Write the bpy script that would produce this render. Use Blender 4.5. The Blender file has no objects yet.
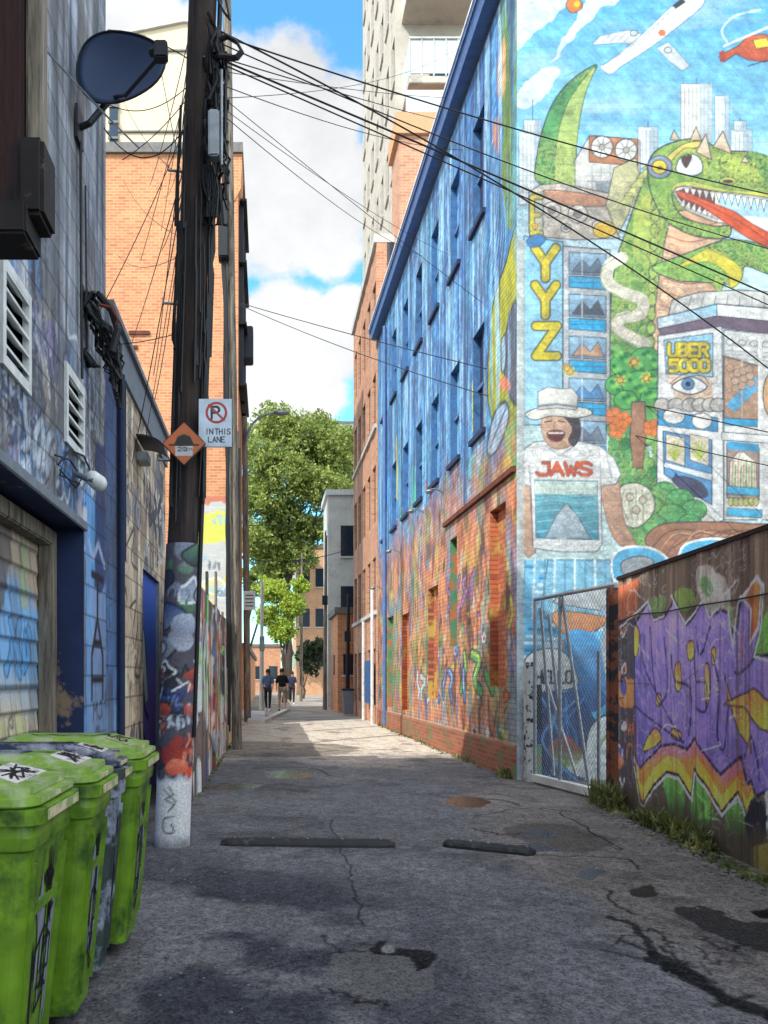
import bpy, bmesh, math, random
import numpy as np
from mathutils import Vector, Matrix
SC = bpy.context.scene
COL = SC.collection
R = math.radians
CX, CY, FL, CH = 268.0, 677.0, 800.0, 1.4      # vanishing point, focal length in pixels, eye height

def W(px, py, Y):                               # a photo direction at distance Y -> world point
    return Vector(((px-CX)/FL*Y, Y, CH-(py-CY)/FL*Y))
def WX(px, py, X):                              # ... on the plane x = X
    Y = X*FL/(px-CX)
    return Vector((X, Y, CH-(py-CY)/FL*Y))

def lin(c):
    c = np.asarray(c, float)/255.0
    return np.where(c <= 0.04045, c/12.92, ((c+0.055)/1.055)**2.4)
def L3(c, g=1.0):
    v = np.clip(lin(c)*g, 0, .9); return (float(v[0]), float(v[1]), float(v[2]), 1.0)

# ---------------------------------------------------------------- numpy noise
def vnoise(x, y, seed=0):
    xi = np.floor(x).astype(np.int64); yi = np.floor(y).astype(np.int64)
    xf = x-xi; yf = y-yi
    def h(a, b):
        n = (a*374761393 + b*668265263 + seed*974634777) & 0x7fffffff
        n = ((n ^ (n >> 13))*1274126177) & 0x7fffffff
        n = n ^ (n >> 16)
        return (n % 65536)/65535.0
    u = xf*xf*(3-2*xf); v = yf*yf*(3-2*yf)
    return (h(xi, yi)*(1-u)+h(xi+1, yi)*u)*(1-v) + (h(xi, yi+1)*(1-u)+h(xi+1, yi+1)*u)*v
def fbm(x, y, oct=4, seed=0):
    s = 0; a = .5; t = 0
    for i in range(oct):
        s = s + a*vnoise(x*2**i, y*2**i, seed+i*17); t += a; a *= .5
    return s/t

# ---------------------------------------------------------------- objects
ORG = {}
def empty(name, loc, label=None, cat=None, group=None, kind=None):
    o = bpy.data.objects.new(name, None); COL.objects.link(o)
    o.location = loc; ORG[o.name] = Vector(loc); o.empty_display_size = .2
    tag(o, label, cat, group, kind); return o
def tag(o, label=None, cat=None, group=None, kind=None):
    if label: o['label'] = label
    if cat: o['category'] = cat
    if group: o['group'] = group
    if kind: o['kind'] = kind
    return o
def link(name, me, parent=None):
    o = bpy.data.objects.new(name, me); COL.objects.link(o)
    if parent is not None:
        o.parent = parent; ORG[o.name] = ORG[parent.name]
    else: ORG[o.name] = Vector((0, 0, 0))
    return o

class MB:
    def __init__(s): s.v = []; s.f = []; s.m = []
    def add(s, vs, fs, mi=0):
        n = len(s.v); s.v += [tuple(v) for v in vs]; s.f += [tuple(i+n for i in f) for f in fs]; s.m += [mi]*len(fs); return s
    def box(s, a, b, mi=0, bev=0, rot=None):
        a, b = Vector(a), Vector(b); lo = Vector([min(a[i], b[i]) for i in range(3)]); hi = Vector([max(a[i], b[i]) for i in range(3)])
        bm = bmesh.new(); bmesh.ops.create_cube(bm, size=1)
        for v in bm.verts: v.co = Vector([lo[i]+(v.co[i]+.5)*(hi[i]-lo[i]) for i in range(3)])
        if bev: bmesh.ops.bevel(bm, geom=list(bm.edges), offset=bev, segments=2, affect='EDGES')
        if rot:
            c = (lo+hi)/2
            for v in bm.verts: v.co = rot @ (v.co-c) + c
        bm.verts.index_update()
        s.add([v.co.copy() for v in bm.verts], [[v.index for v in f.verts] for f in bm.faces], mi); bm.free(); return s
    def prism(s, pts, vec, mi=0):               # closed outline (3d points) extruded by vec
        n = len(pts); vec = Vector(vec); pts = [Vector(p) for p in pts]
        s.add(pts+[p+vec for p in pts], [list(range(n))[::-1], list(range(n, 2*n))]+[[i, (i+1) % n, n+(i+1) % n, n+i] for i in range(n)], mi); return s
    def tube(s, pts, r, n=6, mi=0, cap=True):
        pts = [Vector(p) for p in pts]
        rs = r if isinstance(r, (list, tuple)) else [r]*len(pts)
        vs = []; up0 = None
        for i, p in enumerate(pts):
            d = (pts[min(i+1, len(pts)-1)]-pts[max(i-1, 0)])
            d = d.normalized() if d.length > 1e-9 else Vector((0, 0, 1))
            if up0 is None: up0 = Vector((0, 0, 1)) if abs(d.z) < .9 else Vector((1, 0, 0))
            a = d.cross(up0)
            if a.length < 1e-5: a = d.orthogonal()
            a.normalize(); b = a.cross(d).normalized(); up0 = b
            for k in range(n):
                t = 2*math.pi*k/n; vs.append(p+a*math.cos(t)*rs[i]+b*math.sin(t)*rs[i])
        fs = []
        for i in range(len(pts)-1):
            for k in range(n): fs.append((i*n+k, i*n+(k+1) % n, (i+1)*n+(k+1) % n, (i+1)*n+k))
        if cap: fs += [tuple(range(n))[::-1], tuple((len(pts)-1)*n+k for k in range(n))]
        s.add(vs, fs, mi); return s
    def ball(s, c, r, n=10, m=6, sc=(1, 1, 1), mi=0):
        c = Vector(c); vs = []; fs = []
        for i in range(m+1):
            th = math.pi*i/m
            for k in range(n):
                t = 2*math.pi*k/n
                vs.append(c+Vector((math.sin(th)*math.cos(t)*r*sc[0], math.sin(th)*math.sin(t)*r*sc[1], math.cos(th)*r*sc[2])))
        for i in range(m):
            for k in range(n): fs.append((i*n+k, (i+1)*n+k, (i+1)*n+(k+1) % n, i*n+(k+1) % n))
        s.add(vs, fs, mi); return s
    def quad(s, a, b, c, d, mi=0): return s.add([a, b, c, d], [(0, 1, 2, 3)], mi)
    def build(s, name, mat, parent=None, smooth=False):
        me = bpy.data.meshes.new(name)
        o = link(name, me, parent); off = ORG[o.name]
        me.from_pydata([(v[0]-off[0], v[1]-off[1], v[2]-off[2]) for v in s.v], [], s.f)
        for m in (mat if isinstance(mat, (list, tuple)) else [mat]): me.materials.append(m)
        me.polygons.foreach_set('material_index', s.m)
        bm = bmesh.new(); bm.from_mesh(me); bmesh.ops.recalc_face_normals(bm, faces=bm.faces); bm.to_mesh(me); bm.free()
        if smooth:
            me.polygons.foreach_set('use_smooth', [True]*len(me.polygons))
        me.update(); return o

# ---------------------------------------------------------------- materials
MATS = {}
def _nt(name):
    m = bpy.data.materials.new(name); m.use_nodes = True
    nt = m.node_tree; b = nt.nodes['Principled BSDF']; return m, nt, b
def N(nt, t, **kw):
    n = nt.nodes.new(t)
    for k, v in kw.items(): setattr(n, k, v)
    return n
def mixc(nt, fac, a, b, typ='MIX'):
    n = N(nt, 'ShaderNodeMix', data_type='RGBA', blend_type=typ)
    for i, x in ((0, fac), (6, a), (7, b)):
        if isinstance(x, bpy.types.NodeSocket): nt.links.new(x, n.inputs[i])
        else: n.inputs[i].default_value = x
    return n.outputs[2]
def noise(nt, scale, detail=5, rough=.6, vec=None, stretch=None):
    tc = N(nt, 'ShaderNodeTexCoord'); n = N(nt, 'ShaderNodeTexNoise')
    n.inputs['Scale'].default_value = scale; n.inputs['Detail'].default_value = detail; n.inputs['Roughness'].default_value = rough
    mp = N(nt, 'ShaderNodeMapping'); nt.links.new(tc.outputs['Object'], mp.inputs[0]); nt.links.new(mp.outputs[0], n.inputs['Vector'])
    if stretch: mp.inputs['Scale'].default_value = stretch
    return n.outputs['Fac']
def ramp(nt, fac, lo, hi, a=0, b=1):
    n = N(nt, 'ShaderNodeMapRange'); nt.links.new(fac, n.inputs[0])
    n.inputs[1].default_value = lo; n.inputs[2].default_value = hi; n.inputs[3].default_value = a; n.inputs[4].default_value = b
    return n.outputs[0]
def bump(nt, b, h, strength, dist=.01, prev=None):
    n = N(nt, 'ShaderNodeBump'); n.inputs['Strength'].default_value = strength; n.inputs['Distance'].default_value = dist
    nt.links.new(h, n.inputs['Height'])
    if prev is not None: nt.links.new(prev, n.inputs['Normal'])
    nt.links.new(n.outputs[0], b.inputs['Normal']); return n.outputs[0]
def simple(name, c, rough=.7, metal=0, var=.35, scale=8, bmp=.15, stretch=None, dirt=None, dscale=3, dlo=.5, dhi=.7, g=1.0, spec=.4):
    if name in MATS: return MATS[name]
    m, nt, b = _nt(name)
    base = L3(c, g); dark = tuple([x*(1-var) for x in base[:3]]+[1])
    f = noise(nt, scale, stretch=stretch)
    col = mixc(nt, ramp(nt, f, .3, .7), dark, base)
    if dirt:
        f2 = noise(nt, dscale, 8, .7, stretch=stretch)
        col = mixc(nt, ramp(nt, f2, dlo, dhi), col, L3(dirt))
    nt.links.new(col, b.inputs['Base Color'])
    b.inputs['Roughness'].default_value = rough; b.inputs['Metallic'].default_value = metal
    b.inputs['Specular IOR Level'].default_value = spec
    if bmp: bump(nt, b, noise(nt, scale*4, stretch=stretch), bmp)
    MATS[name] = m; return m
def brickvec(nt, axis):
    tc = N(nt, 'ShaderNodeTexCoord'); sp = N(nt, 'ShaderNodeSeparateXYZ'); cb = N(nt, 'ShaderNodeCombineXYZ')
    nt.links.new(tc.outputs['Object'], sp.inputs[0])
    if axis == 'b':
        a = N(nt, 'ShaderNodeMath', operation='ADD'); nt.links.new(sp.outputs[0], a.inputs[0]); nt.links.new(sp.outputs[1], a.inputs[1]); u = a.outputs[0]
    else: u = sp.outputs[0 if axis == 'x' else 1]
    nt.links.new(u, cb.inputs[0]); nt.links.new(sp.outputs[2], cb.inputs[1])
    return cb.outputs[0]
def bricktex(nt, axis, bw, bh, mort=.012, c1=(1, 1, 1, 1), c2=(.7, .7, .7, 1), cm=(0, 0, 0, 1), off=.5):
    n = N(nt, 'ShaderNodeTexBrick', offset=off); nt.links.new(brickvec(nt, axis), n.inputs['Vector'])
    n.inputs['Scale'].default_value = 1; n.inputs['Brick Width'].default_value = bw; n.inputs['Row Height'].default_value = bh
    n.inputs['Mortar Size'].default_value = mort; n.inputs['Mortar Smooth'].default_value = .3
    n.inputs['Color1'].default_value = c1; n.inputs['Color2'].default_value = c2; n.inputs['Mortar'].default_value = cm
    return n
def brick(name, c1, c2, cm, axis='b', bw=.21, bh=.072, dirt=None, dlo=.5, dhi=.75, dscale=.8, mort=.009):
    if name in MATS: return MATS[name]
    m, nt, b = _nt(name)
    t = bricktex(nt, axis, bw, bh, mort, L3(c1), L3(c2), L3(cm))
    col = t.outputs['Color']
    col = mixc(nt, ramp(nt, noise(nt, 1.5, 8), .3, .8, 0, .5), col, mixc(nt, 1, col, (.55, .5, .48, 1), 'MULTIPLY'))
    if dirt: col = mixc(nt, ramp(nt, noise(nt, dscale, 9, .7), dlo, dhi), col, L3(dirt))
    nt.links.new(col, b.inputs['Base Color']); b.inputs['Roughness'].default_value = .85
    p = bump(nt, b, t.outputs['Fac'], -.6, .01); bump(nt, b, noise(nt, 40), .25, .01, p)
    MATS[name] = m; return m
def paintmat(name, brk=None, axis='b', mortdark=.75, grime=(.5, .48, .45), gl=.45, gh=.8, gamt=.5, fine=60, fineamt=.12, rough=.75, bmp=.35, stretch=None, wet=False):
    """material that shows the paint stored on the mesh, over a real masonry / board relief"""
    m, nt, b = _nt(name)
    at = N(nt, 'ShaderNodeAttribute', attribute_name='paint'); col = at.outputs['Color']
    prev = None
    if brk:
        t = bricktex(nt, axis, brk[0], brk[1], brk[2], (1, 1, 1, 1), (.86, .86, .86, 1), (mortdark,)*3+(1,))
        col = mixc(nt, 1, col, t.outputs['Color'], 'MULTIPLY')
    col = mixc(nt, ramp(nt, noise(nt, 1.3, 9, .72, stretch=stretch), gl, gh, 0, gamt), col, mixc(nt, 1, col, grime+(1,), 'MULTIPLY'))
    col = mixc(nt, ramp(nt, noise(nt, fine, 3, .6), .35, .65, 0, fineamt), col, (0, 0, 0, 1))
    nt.links.new(col, b.inputs['Base Color']); b.inputs['Roughness'].default_value = rough
    if brk: prev = bump(nt, b, t.outputs['Fac'], -.5, .008)
    bump(nt, b, noise(nt, 50, stretch=stretch), bmp, .006, prev)
    if wet:
        tc = N(nt, 'ShaderNodeTexCoord'); vo = N(nt, 'ShaderNodeTexVoronoi'); vo.inputs['Scale'].default_value = 75; nt.links.new(tc.outputs['Object'], vo.inputs['Vector'])
        sx = N(nt, 'ShaderNodeSeparateXYZ'); nt.links.new(vo.outputs['Color'], sx.inputs[0])
        inv = N(nt, 'ShaderNodeMath', operation='SUBTRACT'); inv.inputs[0].default_value = 1; nt.links.new(at.outputs['Alpha'], inv.inputs[1])
        def spk(lo, hi, amt, c, sock):
            f = N(nt, 'ShaderNodeMath', operation='MULTIPLY'); nt.links.new(ramp(nt, sock, lo, hi, 0, amt), f.inputs[0]); nt.links.new(inv.outputs[0], f.inputs[1]); return mixc(nt, f.outputs[0], col, mixc(nt, 1, col, c, 'MULTIPLY') if c[0] < 1 else mixc(nt, 1, col, (.05, .05, .052, 1), 'ADD'))
        col = spk(.72, .92, .45, (2, 2, 2, 1), sx.outputs[0]); col = spk(.6, .88, .6, (.22, .22, .25, 1), sx.outputs[1]); nt.links.new(col, b.inputs['Base Color'])
        mr = N(nt, 'ShaderNodeMapRange'); nt.links.new(at.outputs['Alpha'], mr.inputs[0])
        mr.inputs[3].default_value = rough; mr.inputs[4].default_value = .04
        nt.links.new(mr.outputs[0], b.inputs['Roughness'])
        ms = N(nt, 'ShaderNodeMapRange'); nt.links.new(at.outputs['Alpha'], ms.inputs[0]); ms.inputs[3].default_value = .12; ms.inputs[4].default_value = .9; nt.links.new(ms.outputs[0], b.inputs['Specular IOR Level'])
    return m

# ---------------------------------------------------------------- paint canvas on a real plane
def spline(pts, closed=True, k=6):
    P = np.asarray(pts, float); n = len(P); out = []
    rng = range(n) if closed else range(n-1)
    for i in rng:
        if closed: p0, p1, p2, p3 = P[(i-1) % n], P[i], P[(i+1) % n], P[(i+2) % n]
        else: p0, p1, p2, p3 = P[max(i-1, 0)], P[i], P[i+1], P[min(i+2, n-1)]
        for t in np.linspace(0, 1, k, endpoint=False):
            out.append(.5*((2*p1)+(-p0+p2)*t+(2*p0-5*p1+4*p2-p3)*t*t+(-p0+3*p1-3*p2+p3)*t**3))
    if not closed: out.append(P[-1])
    return np.array(out)

FONT = {  # strokes on a 4 x 6 cell
 'A': [[(0,0),(2,6),(4,0)],[(1,2),(3,2)]], 'B': [[(0,0),(0,6),(3,6),(4,5),(3,3),(0,3)],[(3,3),(4,1.5),(3,0),(0,0)]],
 'C': [[(4,5),(3,6),(1,6),(0,5),(0,1),(1,0),(3,0),(4,1)]], 'D': [[(0,0),(0,6),(2.5,6),(4,4),(4,2),(2.5,0),(0,0)]],
 'E': [[(4,6),(0,6),(0,0),(4,0)],[(0,3),(3,3)]], 'F': [[(4,6),(0,6),(0,0)],[(0,3),(3,3)]],
 'G': [[(4,5),(3,6),(1,6),(0,5),(0,1),(1,0),(3,0),(4,1),(4,3),(2,3)]], 'H': [[(0,0),(0,6)],[(4,0),(4,6)],[(0,3),(4,3)]],
 'I': [[(2,0),(2,6)]], 'J': [[(4,6),(4,1),(3,0),(1,0),(0,1)],[(2,6),(4,6)]], 'K': [[(0,0),(0,6)],[(4,6),(0,3),(4,0)]],
 'L': [[(0,6),(0,0),(4,0)]], 'M': [[(0,0),(0,6),(2,3),(4,6),(4,0)]], 'N': [[(0,0),(0,6),(4,0),(4,6)]],
 'O': [[(1,0),(0,1),(0,5),(1,6),(3,6),(4,5),(4,1),(3,0),(1,0)]], 'P': [[(0,0),(0,6),(3,6),(4,5),(4,4),(3,3),(0,3)]],
 'R': [[(0,0),(0,6),(3,6),(4,5),(4,4),(3,3),(0,3)],[(2,3),(4,0)]], 'S': [[(4,5),(3,6),(1,6),(0,5),(0,4),(4,2),(4,1),(3,0),(1,0),(0,1)]],
 'T': [[(0,6),(4,6)],[(2,6),(2,0)]], 'U': [[(0,6),(0,1),(1,0),(3,0),(4,1),(4,6)]], 'V': [[(0,6),(2,0),(4,6)]],
 'W': [[(0,6),(1,0),(2,4),(3,0),(4,6)]], 'X': [[(0,6),(4,0)],[(4,6),(0,0)]], 'Y': [[(0,6),(2,3),(4,6)],[(2,3),(2,0)]],
 'Z': [[(0,6),(4,6),(0,0),(4,0)]], '5': [[(4,6),(0,6),(0,3.4),(3,3.6),(4,2.5),(4,1),(3,0),(0,0)]],
 '0': [[(1,0),(0,1),(0,5),(1,6),(3,6),(4,5),(4,1),(3,0),(1,0)]], '2': [[(0,5),(1,6),(3,6),(4,5),(4,4),(0,0),(4,0)]],
 '3': [[(0,6),(4,6),(2,3.5),(4,2.5),(4,1),(3,0),(0,0)]], '4': [[(3,0),(3,6),(0,2),(4,2)]], '6': [[(4,6),(1,5),(0,3),(0,1),(1,0),(3,0),(4,1),(3,3),(0,2.6)]],
 '<': [[(2,0),(0,3.6),(.4,5),(1.3,5.2),(2,4.2),(2.7,5.2),(3.6,5),(4,3.6),(2,0)]], ' ': [] }

class Canvas:
    def __init__(s, O, U, V, w, h, res, base=(200, 200, 200), gain=1.0):
        s.O, s.U, s.V = Vector(O), Vector(U).normalized(), Vector(V).normalized(); s.N = s.U.cross(s.V)
        s.w, s.h, s.res = w, h, res; s.nx = int(round(w/res))+1; s.ny = int(round(h/res))+1
        s.du = w/(s.nx-1); s.dv = h/(s.ny-1); s.gain = gain
        s.img = np.zeros((s.ny, s.nx, 3)); s.a = np.zeros((s.ny, s.nx)); s.img[:] = lin(base)
        s.holes = []; s.disp = None
        s.UU, s.VV = np.meshgrid(np.linspace(0, w, s.nx), np.linspace(0, h, s.ny))
    def uv(s, px, py):
        d = Vector(((px-CX)/FL, 1, -(py-CY)/FL)); C = Vector((0, 0, CH))
        t = (s.O-C).dot(s.N)/d.dot(s.N); p = C+d*t-s.O
        return (p.dot(s.U), p.dot(s.V))
    def conv(s, pts, m): return np.array(pts, float) if m else np.array([s.uv(*p) for p in pts])
    def _win(s, P, pad):
        i0 = max(0, int((P[:, 0].min()-pad)/s.du)); i1 = min(s.nx, int((P[:, 0].max()+pad)/s.du)+2)
        j0 = max(0, int((P[:, 1].min()-pad)/s.dv)); j1 = min(s.ny, int((P[:, 1].max()+pad)/s.dv)+2)
        return i0, i1, j0, j1
    def _put(s, j0, j1, i0, i1, A, col, col2, P, wet):
        c = lin(col)
        if col2 is not None:
            t = np.clip((s.VV[j0:j1, i0:i1]-P[:, 1].min())/max(1e-6, P[:, 1].max()-P[:, 1].min()), 0, 1)[..., None]
            c = lin(col2)*(1-t)+c*t          # col = top, col2 = bottom
        if getattr(s, 'brush', 0) and (j1-j0)*(i1-i0) > 250:
            X, Y = s.UU[j0:j1, i0:i1], s.VV[j0:j1, i0:i1]; a = (X-P[:, 0].min())/max(1e-6, np.ptp(P[:, 0])); b = (Y-P[:, 1].min())/max(1e-6, np.ptp(P[:, 1]))
            a = np.clip(a, 0, 1); b = np.clip(b, 0, 1); k = 1+s.brush*(.55*(b-a)+1.5*(fbm(X*7+Y*3, Y*7, 3, 7)-.5)+1.1*(fbm((X+Y)*26, (X-Y)*5, 3, 5)-.5)); c = c*k[..., None]
        s.img[j0:j1, i0:i1] = s.img[j0:j1, i0:i1]*(1-A[..., None])+c*A[..., None]
        if wet is not None: s.a[j0:j1, i0:i1] = s.a[j0:j1, i0:i1]*(1-A)+wet*A
    def inside(s, X, Y, P):
        ins = np.zeros(X.shape, bool); n = len(P)
        for k in range(n):
            x1, y1 = P[k]; x2, y2 = P[(k+1) % n]
            if y1 == y2: continue
            c = ((y1 > Y) != (y2 > Y)) & (X < (x2-x1)*(Y-y1)/(y2-y1)+x1); ins ^= c
        return ins
    def poly(s, pts, col, col2=None, alpha=1, sm=False, m=False, line=None, lw=.03, rough=0, wet=None, rs=5, seed=1):
        P = s.conv(pts, m)
        if sm: P = spline(P)
        i0, i1, j0, j1 = s._win(P, .02+rough)
        if i1 <= i0 or j1 <= j0: return s
        X, Y = s.UU[j0:j1, i0:i1], s.VV[j0:j1, i0:i1]
        if rough:
            X = X+(fbm(X*rs, Y*rs, 4, seed)-.5)*2*rough; Y = Y+(fbm(X*rs+9, Y*rs+7, 4, seed+3)-.5)*2*rough
        A = sum(s.inside(X+a*s.du, Y+b*s.dv, P).astype(float) for a, b in ((-.25, -.25), (.25, -.25), (-.25, .25), (.25, .25)))/4*alpha
        s._put(j0, j1, i0, i1, A, col, col2, P, wet)
        if line is not None: s.stroke(np.vstack([P, P[:1]]), line, lw, m=True)
        return s
    def stroke(s, pts, col, w, m=False, sm=False, alpha=1, closed=False, wet=None, soft=0):
        P = s.conv(pts, m)
        if sm: P = spline(P, closed)
        if closed: P = np.vstack([P, P[:1]])
        i0, i1, j0, j1 = s._win(P, w)
        if i1 <= i0 or j1 <= j0: return s
        X, Y = s.UU[j0:j1, i0:i1], s.VV[j0:j1, i0:i1]; D = np.full(X.shape, 1e9)
        for k in range(len(P)-1):
            a, b = P[k], P[k+1]; d = b-a; L = d@d
            lo = np.minimum(a, b)-w-s.res; hi = np.maximum(a, b)+w+s.res
            ii0 = max(0, int(lo[0]/s.du)-i0); ii1 = max(ii0, int(hi[0]/s.du)+2-i0); jj0 = max(0, int(lo[1]/s.dv)-j0); jj1 = max(jj0, int(hi[1]/s.dv)+2-j0)
            x = X[jj0:jj1, ii0:ii1]; y = Y[jj0:jj1, ii0:ii1]
            if x.size == 0: continue
            t = np.clip(((x-a[0])*d[0]+(y-a[1])*d[1])/(L+1e-12), 0, 1)
            D[jj0:jj1, ii0:ii1] = np.minimum(D[jj0:jj1, ii0:ii1], np.hypot(x-a[0]-t*d[0], y-a[1]-t*d[1]))
        A = np.clip((w/2-D)/(s.res+soft)+.5, 0, 1)*alpha
        s._put(j0, j1, i0, i1, A, col, None, P, wet); return s
    def ell(s, cx, cy, rx, ry, col, col2=None, m=False, line=None, lw=.03, alpha=1, rot=0, a0=0, a1=360):
        pts = [(cx+rx*math.cos(t)*math.cos(rot)-ry*math.sin(t)*math.sin(rot), cy+rx*math.cos(t)*math.sin(rot)+ry*math.sin(t)*math.cos(rot)) for t in np.radians(np.linspace(a0, a1, 25)[:-1 if a1-a0 == 360 else None])]
        return s.poly(pts, col, col2, alpha, m=m, line=line, lw=lw)
    def text(s, txt, x, y, cw, ch, col, w, m=False, gap=1.4, outline=None, ow=0, slope=0, down=False):
        # photo-space (or metric) text; x, y = lower left
        for pas in ([(outline, w+ow)] if outline is not None else [])+[(col, w)]:
            for i, ch_ in enumerate(txt):
                for st in FONT.get(ch_, []):
                    sg = 1 if m else -1
                    if down: pts = [(x+p[0]/4*cw, y+sg*(p[1]/6*ch-i*ch*gap)) for p in st]
                    else: pts = [(x+(i*gap+p[0]/4)*cw, y+sg*p[1]/6*ch+slope*(i*gap+p[0]/4)*cw) for p in st]
                    s.stroke(pts, pas[0], pas[1], m=m)
        return s
    def streaks(s, amt, sx, sy, seed=0, col=(0, 0, 0), lo=.5, hi=.75, box=None):
        n = fbm(s.UU*sx, s.VV*sy, 5, seed); A = np.clip((n-lo)/(hi-lo), 0, 1)*amt
        if box is not None:
            u0, v0, u1, v1 = box; e = .15
            A = A*np.clip((s.UU-u0)/e+.5, 0, 1)*np.clip((u1-s.UU)/e+.5, 0, 1)*np.clip((s.VV-v0)/e+.5, 0, 1)*np.clip((v1-s.VV)/e+.5, 0, 1)
        s.img = s.img*(1-A[..., None])+lin(col)*A[..., None]; return s
    def graffiti(s, box, pal, n, seed=1, size=(.25, .7), lw=.03, density_v=1.0, letters=True, dark=(25, 25, 35)):
        """loose throw-ups and tags sprayed inside box (metres)"""
        rd = random.Random(seed); u0, v0, u1, v1 = box
        for i in range(n):
            cu = rd.uniform(u0, u1); cv = v0+(v1-v0)*rd.random()**density_v; r = rd.uniform(*size); k = rd.randint(5, 9)
            kind = rd.random(); c = rd.choice(pal)
            if kind < .45:
                pts = [(cu+r*rd.uniform(.45, 1)*math.cos(2*math.pi*j/k), cv+r*rd.uniform(.45, 1)*.8*math.sin(2*math.pi*j/k)) for j in range(k)]
                s.poly(pts, c, rd.choice(pal) if rd.random() < .5 else None, .85, sm=True, m=True, line=rd.choice([dark, (235, 235, 235), None, None]) , lw=lw)
            elif kind < .75 and letters:
                nl = rd.randint(2, 4); cw = r*.45
                for j in range(nl):
                    x0 = cu+j*cw*1.1-nl*cw/2; pts = [(x0+rd.uniform(0, cw), cv+rd.uniform(-r*.5, r*.5)) for q in range(rd.randint(4, 6))]
                    s.stroke(pts, c, r*.13, m=True, sm=True); 
                    if rd.random() < .4: s.stroke([(a+.02, b-.02) for a, b in pts], dark, r*.03, m=True, sm=True)
            elif kind < .9:
                pts = [(cu+rd.uniform(-r, r)*.6, cv+rd.uniform(-r, r)*.4) for q in range(rd.randint(4, 8))]
                s.stroke(pts, rd.choice([dark, dark, (240, 240, 240), c]), lw*rd.uniform(.5, 1.1), m=True, sm=True)
            else:
                x = cu; L = r*rd.uniform(.8, 2); s.stroke([(x, cv), (x+rd.uniform(-.02, .02), cv-L)], c, lw*rd.uniform(.5, 1), m=True)
        return s
    def linework(s, sc, levels, w, col, alpha, mask=None, seed=1, ax=1.0, ay=1.0):
        f = fbm(s.UU*sc*ax, s.VV*sc*ay, 3, seed); gy, gx = np.gradient(f, s.dv, s.du); gm = np.hypot(gx, gy)+1e-4
        A = np.zeros_like(f)
        for l in levels: A = np.maximum(A, np.clip((w/2-np.abs(f-l)/gm)/s.res+.5, 0, 1))
        A = A*alpha*np.clip((fbm(s.UU*1.3, s.VV*1.3, 3, seed+50)-.38)*5, 0, 1)
        if mask is not None: A = A*mask
        s.img = s.img*(1-A[..., None])+lin(col)*A[..., None]; return s
    def throwup(s, cu, cv, size, fill, edge, seed, n=4, hi=None, sx=1.0):
        rd = random.Random(seed); gl = []
        for j in range(n):
            x0 = cu+(j-(n-1)/2)*size*.62; pts = [(x0+rd.uniform(-.25, .25)*size, cv+size*(.5-k/3.)+rd.uniform(-.1, .1)*size) for k in range(4)]
            if rd.random() < .6: pts.append((x0+rd.uniform(-.3, .3)*size, cv+rd.uniform(-.2, .3)*size))
            gl.append(pts)
        gl = [[(cu+(a-cu)*sx, b) for a, b in pts] for pts in gl]
        for pts in gl: s.stroke(pts, edge, size*.36, m=True, sm=True)
        for pts in gl:
            s.stroke(pts, edge, size*.31, m=True, sm=True); s.stroke(pts, fill, size*.25, m=True, sm=True)
            if hi is not None: s.stroke([(a-.05*size, b+.05*size) for a, b in pts[:3]], hi, size*.04, m=True, sm=True)
        for k in range(5):
            x = cu+rd.uniform(-1, 1)*size*n*.3; y = cv-size*.5; s.stroke([(x, y), (x, y-rd.uniform(.1, .6)*size)], fill, size*.035, m=True)
        return s
    def cells(s, bw, bh, amt, seed=1, peel=None, pth=.8, pmask=None):
        r = np.floor(s.VV/bh).astype(int); q = np.floor(s.UU/bw+.5*(r % 2)).astype(int)
        h = vnoise(q*1.0, r*1.0, seed); s.img = s.img*(1-amt/2+amt*h)[..., None]
        if peel is not None:
            h2 = vnoise(q*1.0, r*1.0, seed+5)*.6+fbm(s.UU*2.2, s.VV*2.2, 4, seed+9)*.55; A = (h2 > pth)*.85
            if pmask is not None: A = A*pmask
            s.img = s.img*(1-A[..., None])+lin(peel)*A[..., None]
        return s
    def build(s, name, mat, parent=None, flip=False):
        img = s.img*s.gain; img = np.clip(img, .003, .9)
        keep = np.ones((s.ny-1, s.nx-1), bool)
        if s.holes:
            cu = (s.UU[:-1, :-1]+s.UU[1:, 1:])/2; cv = (s.VV[:-1, :-1]+s.VV[1:, 1:])/2
            for (a, b, c, d) in s.holes: keep &= ~((cu > a) & (cu < c) & (cv > b) & (cv < d))
        me = bpy.data.meshes.new(name); o = link(name, me, parent); off = ORG[o.name]
        O = np.array(s.O-off); P = O+s.UU[..., None]*np.array(s.U)+s.VV[..., None]*np.array(s.V)
        if s.disp is not None: P = P+s.disp[..., None]*np.array(s.N)
        idx = np.arange(s.nx*s.ny).reshape(s.ny, s.nx)
        F = np.stack([idx[:-1, :-1], idx[:-1, 1:], idx[1:, 1:], idx[1:, :-1]], -1)[keep]
        if flip: F = F[:, ::-1]
        nf = len(F); me.vertices.add(s.nx*s.ny); me.vertices.foreach_set('co', P.reshape(-1).astype(np.float32))
        me.loops.add(nf*4); me.loops.foreach_set('vertex_index', F.reshape(-1).astype(np.int32))
        me.polygons.add(nf); me.polygons.foreach_set('loop_start', (np.arange(nf)*4).astype(np.int32))
        me.polygons.foreach_set('loop_total', np.full(nf, 4, np.int32))
        me.polygons.foreach_set('use_smooth', np.ones(nf, bool))
        me.update(calc_edges=True); me.validate()
        at = me.color_attributes.new('paint', 'FLOAT_COLOR', 'POINT')
        at.data.foreach_set('color', np.concatenate([img, s.a[..., None]], -1).reshape(-1).astype(np.float32))
        me.materials.append(mat); return o
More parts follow.
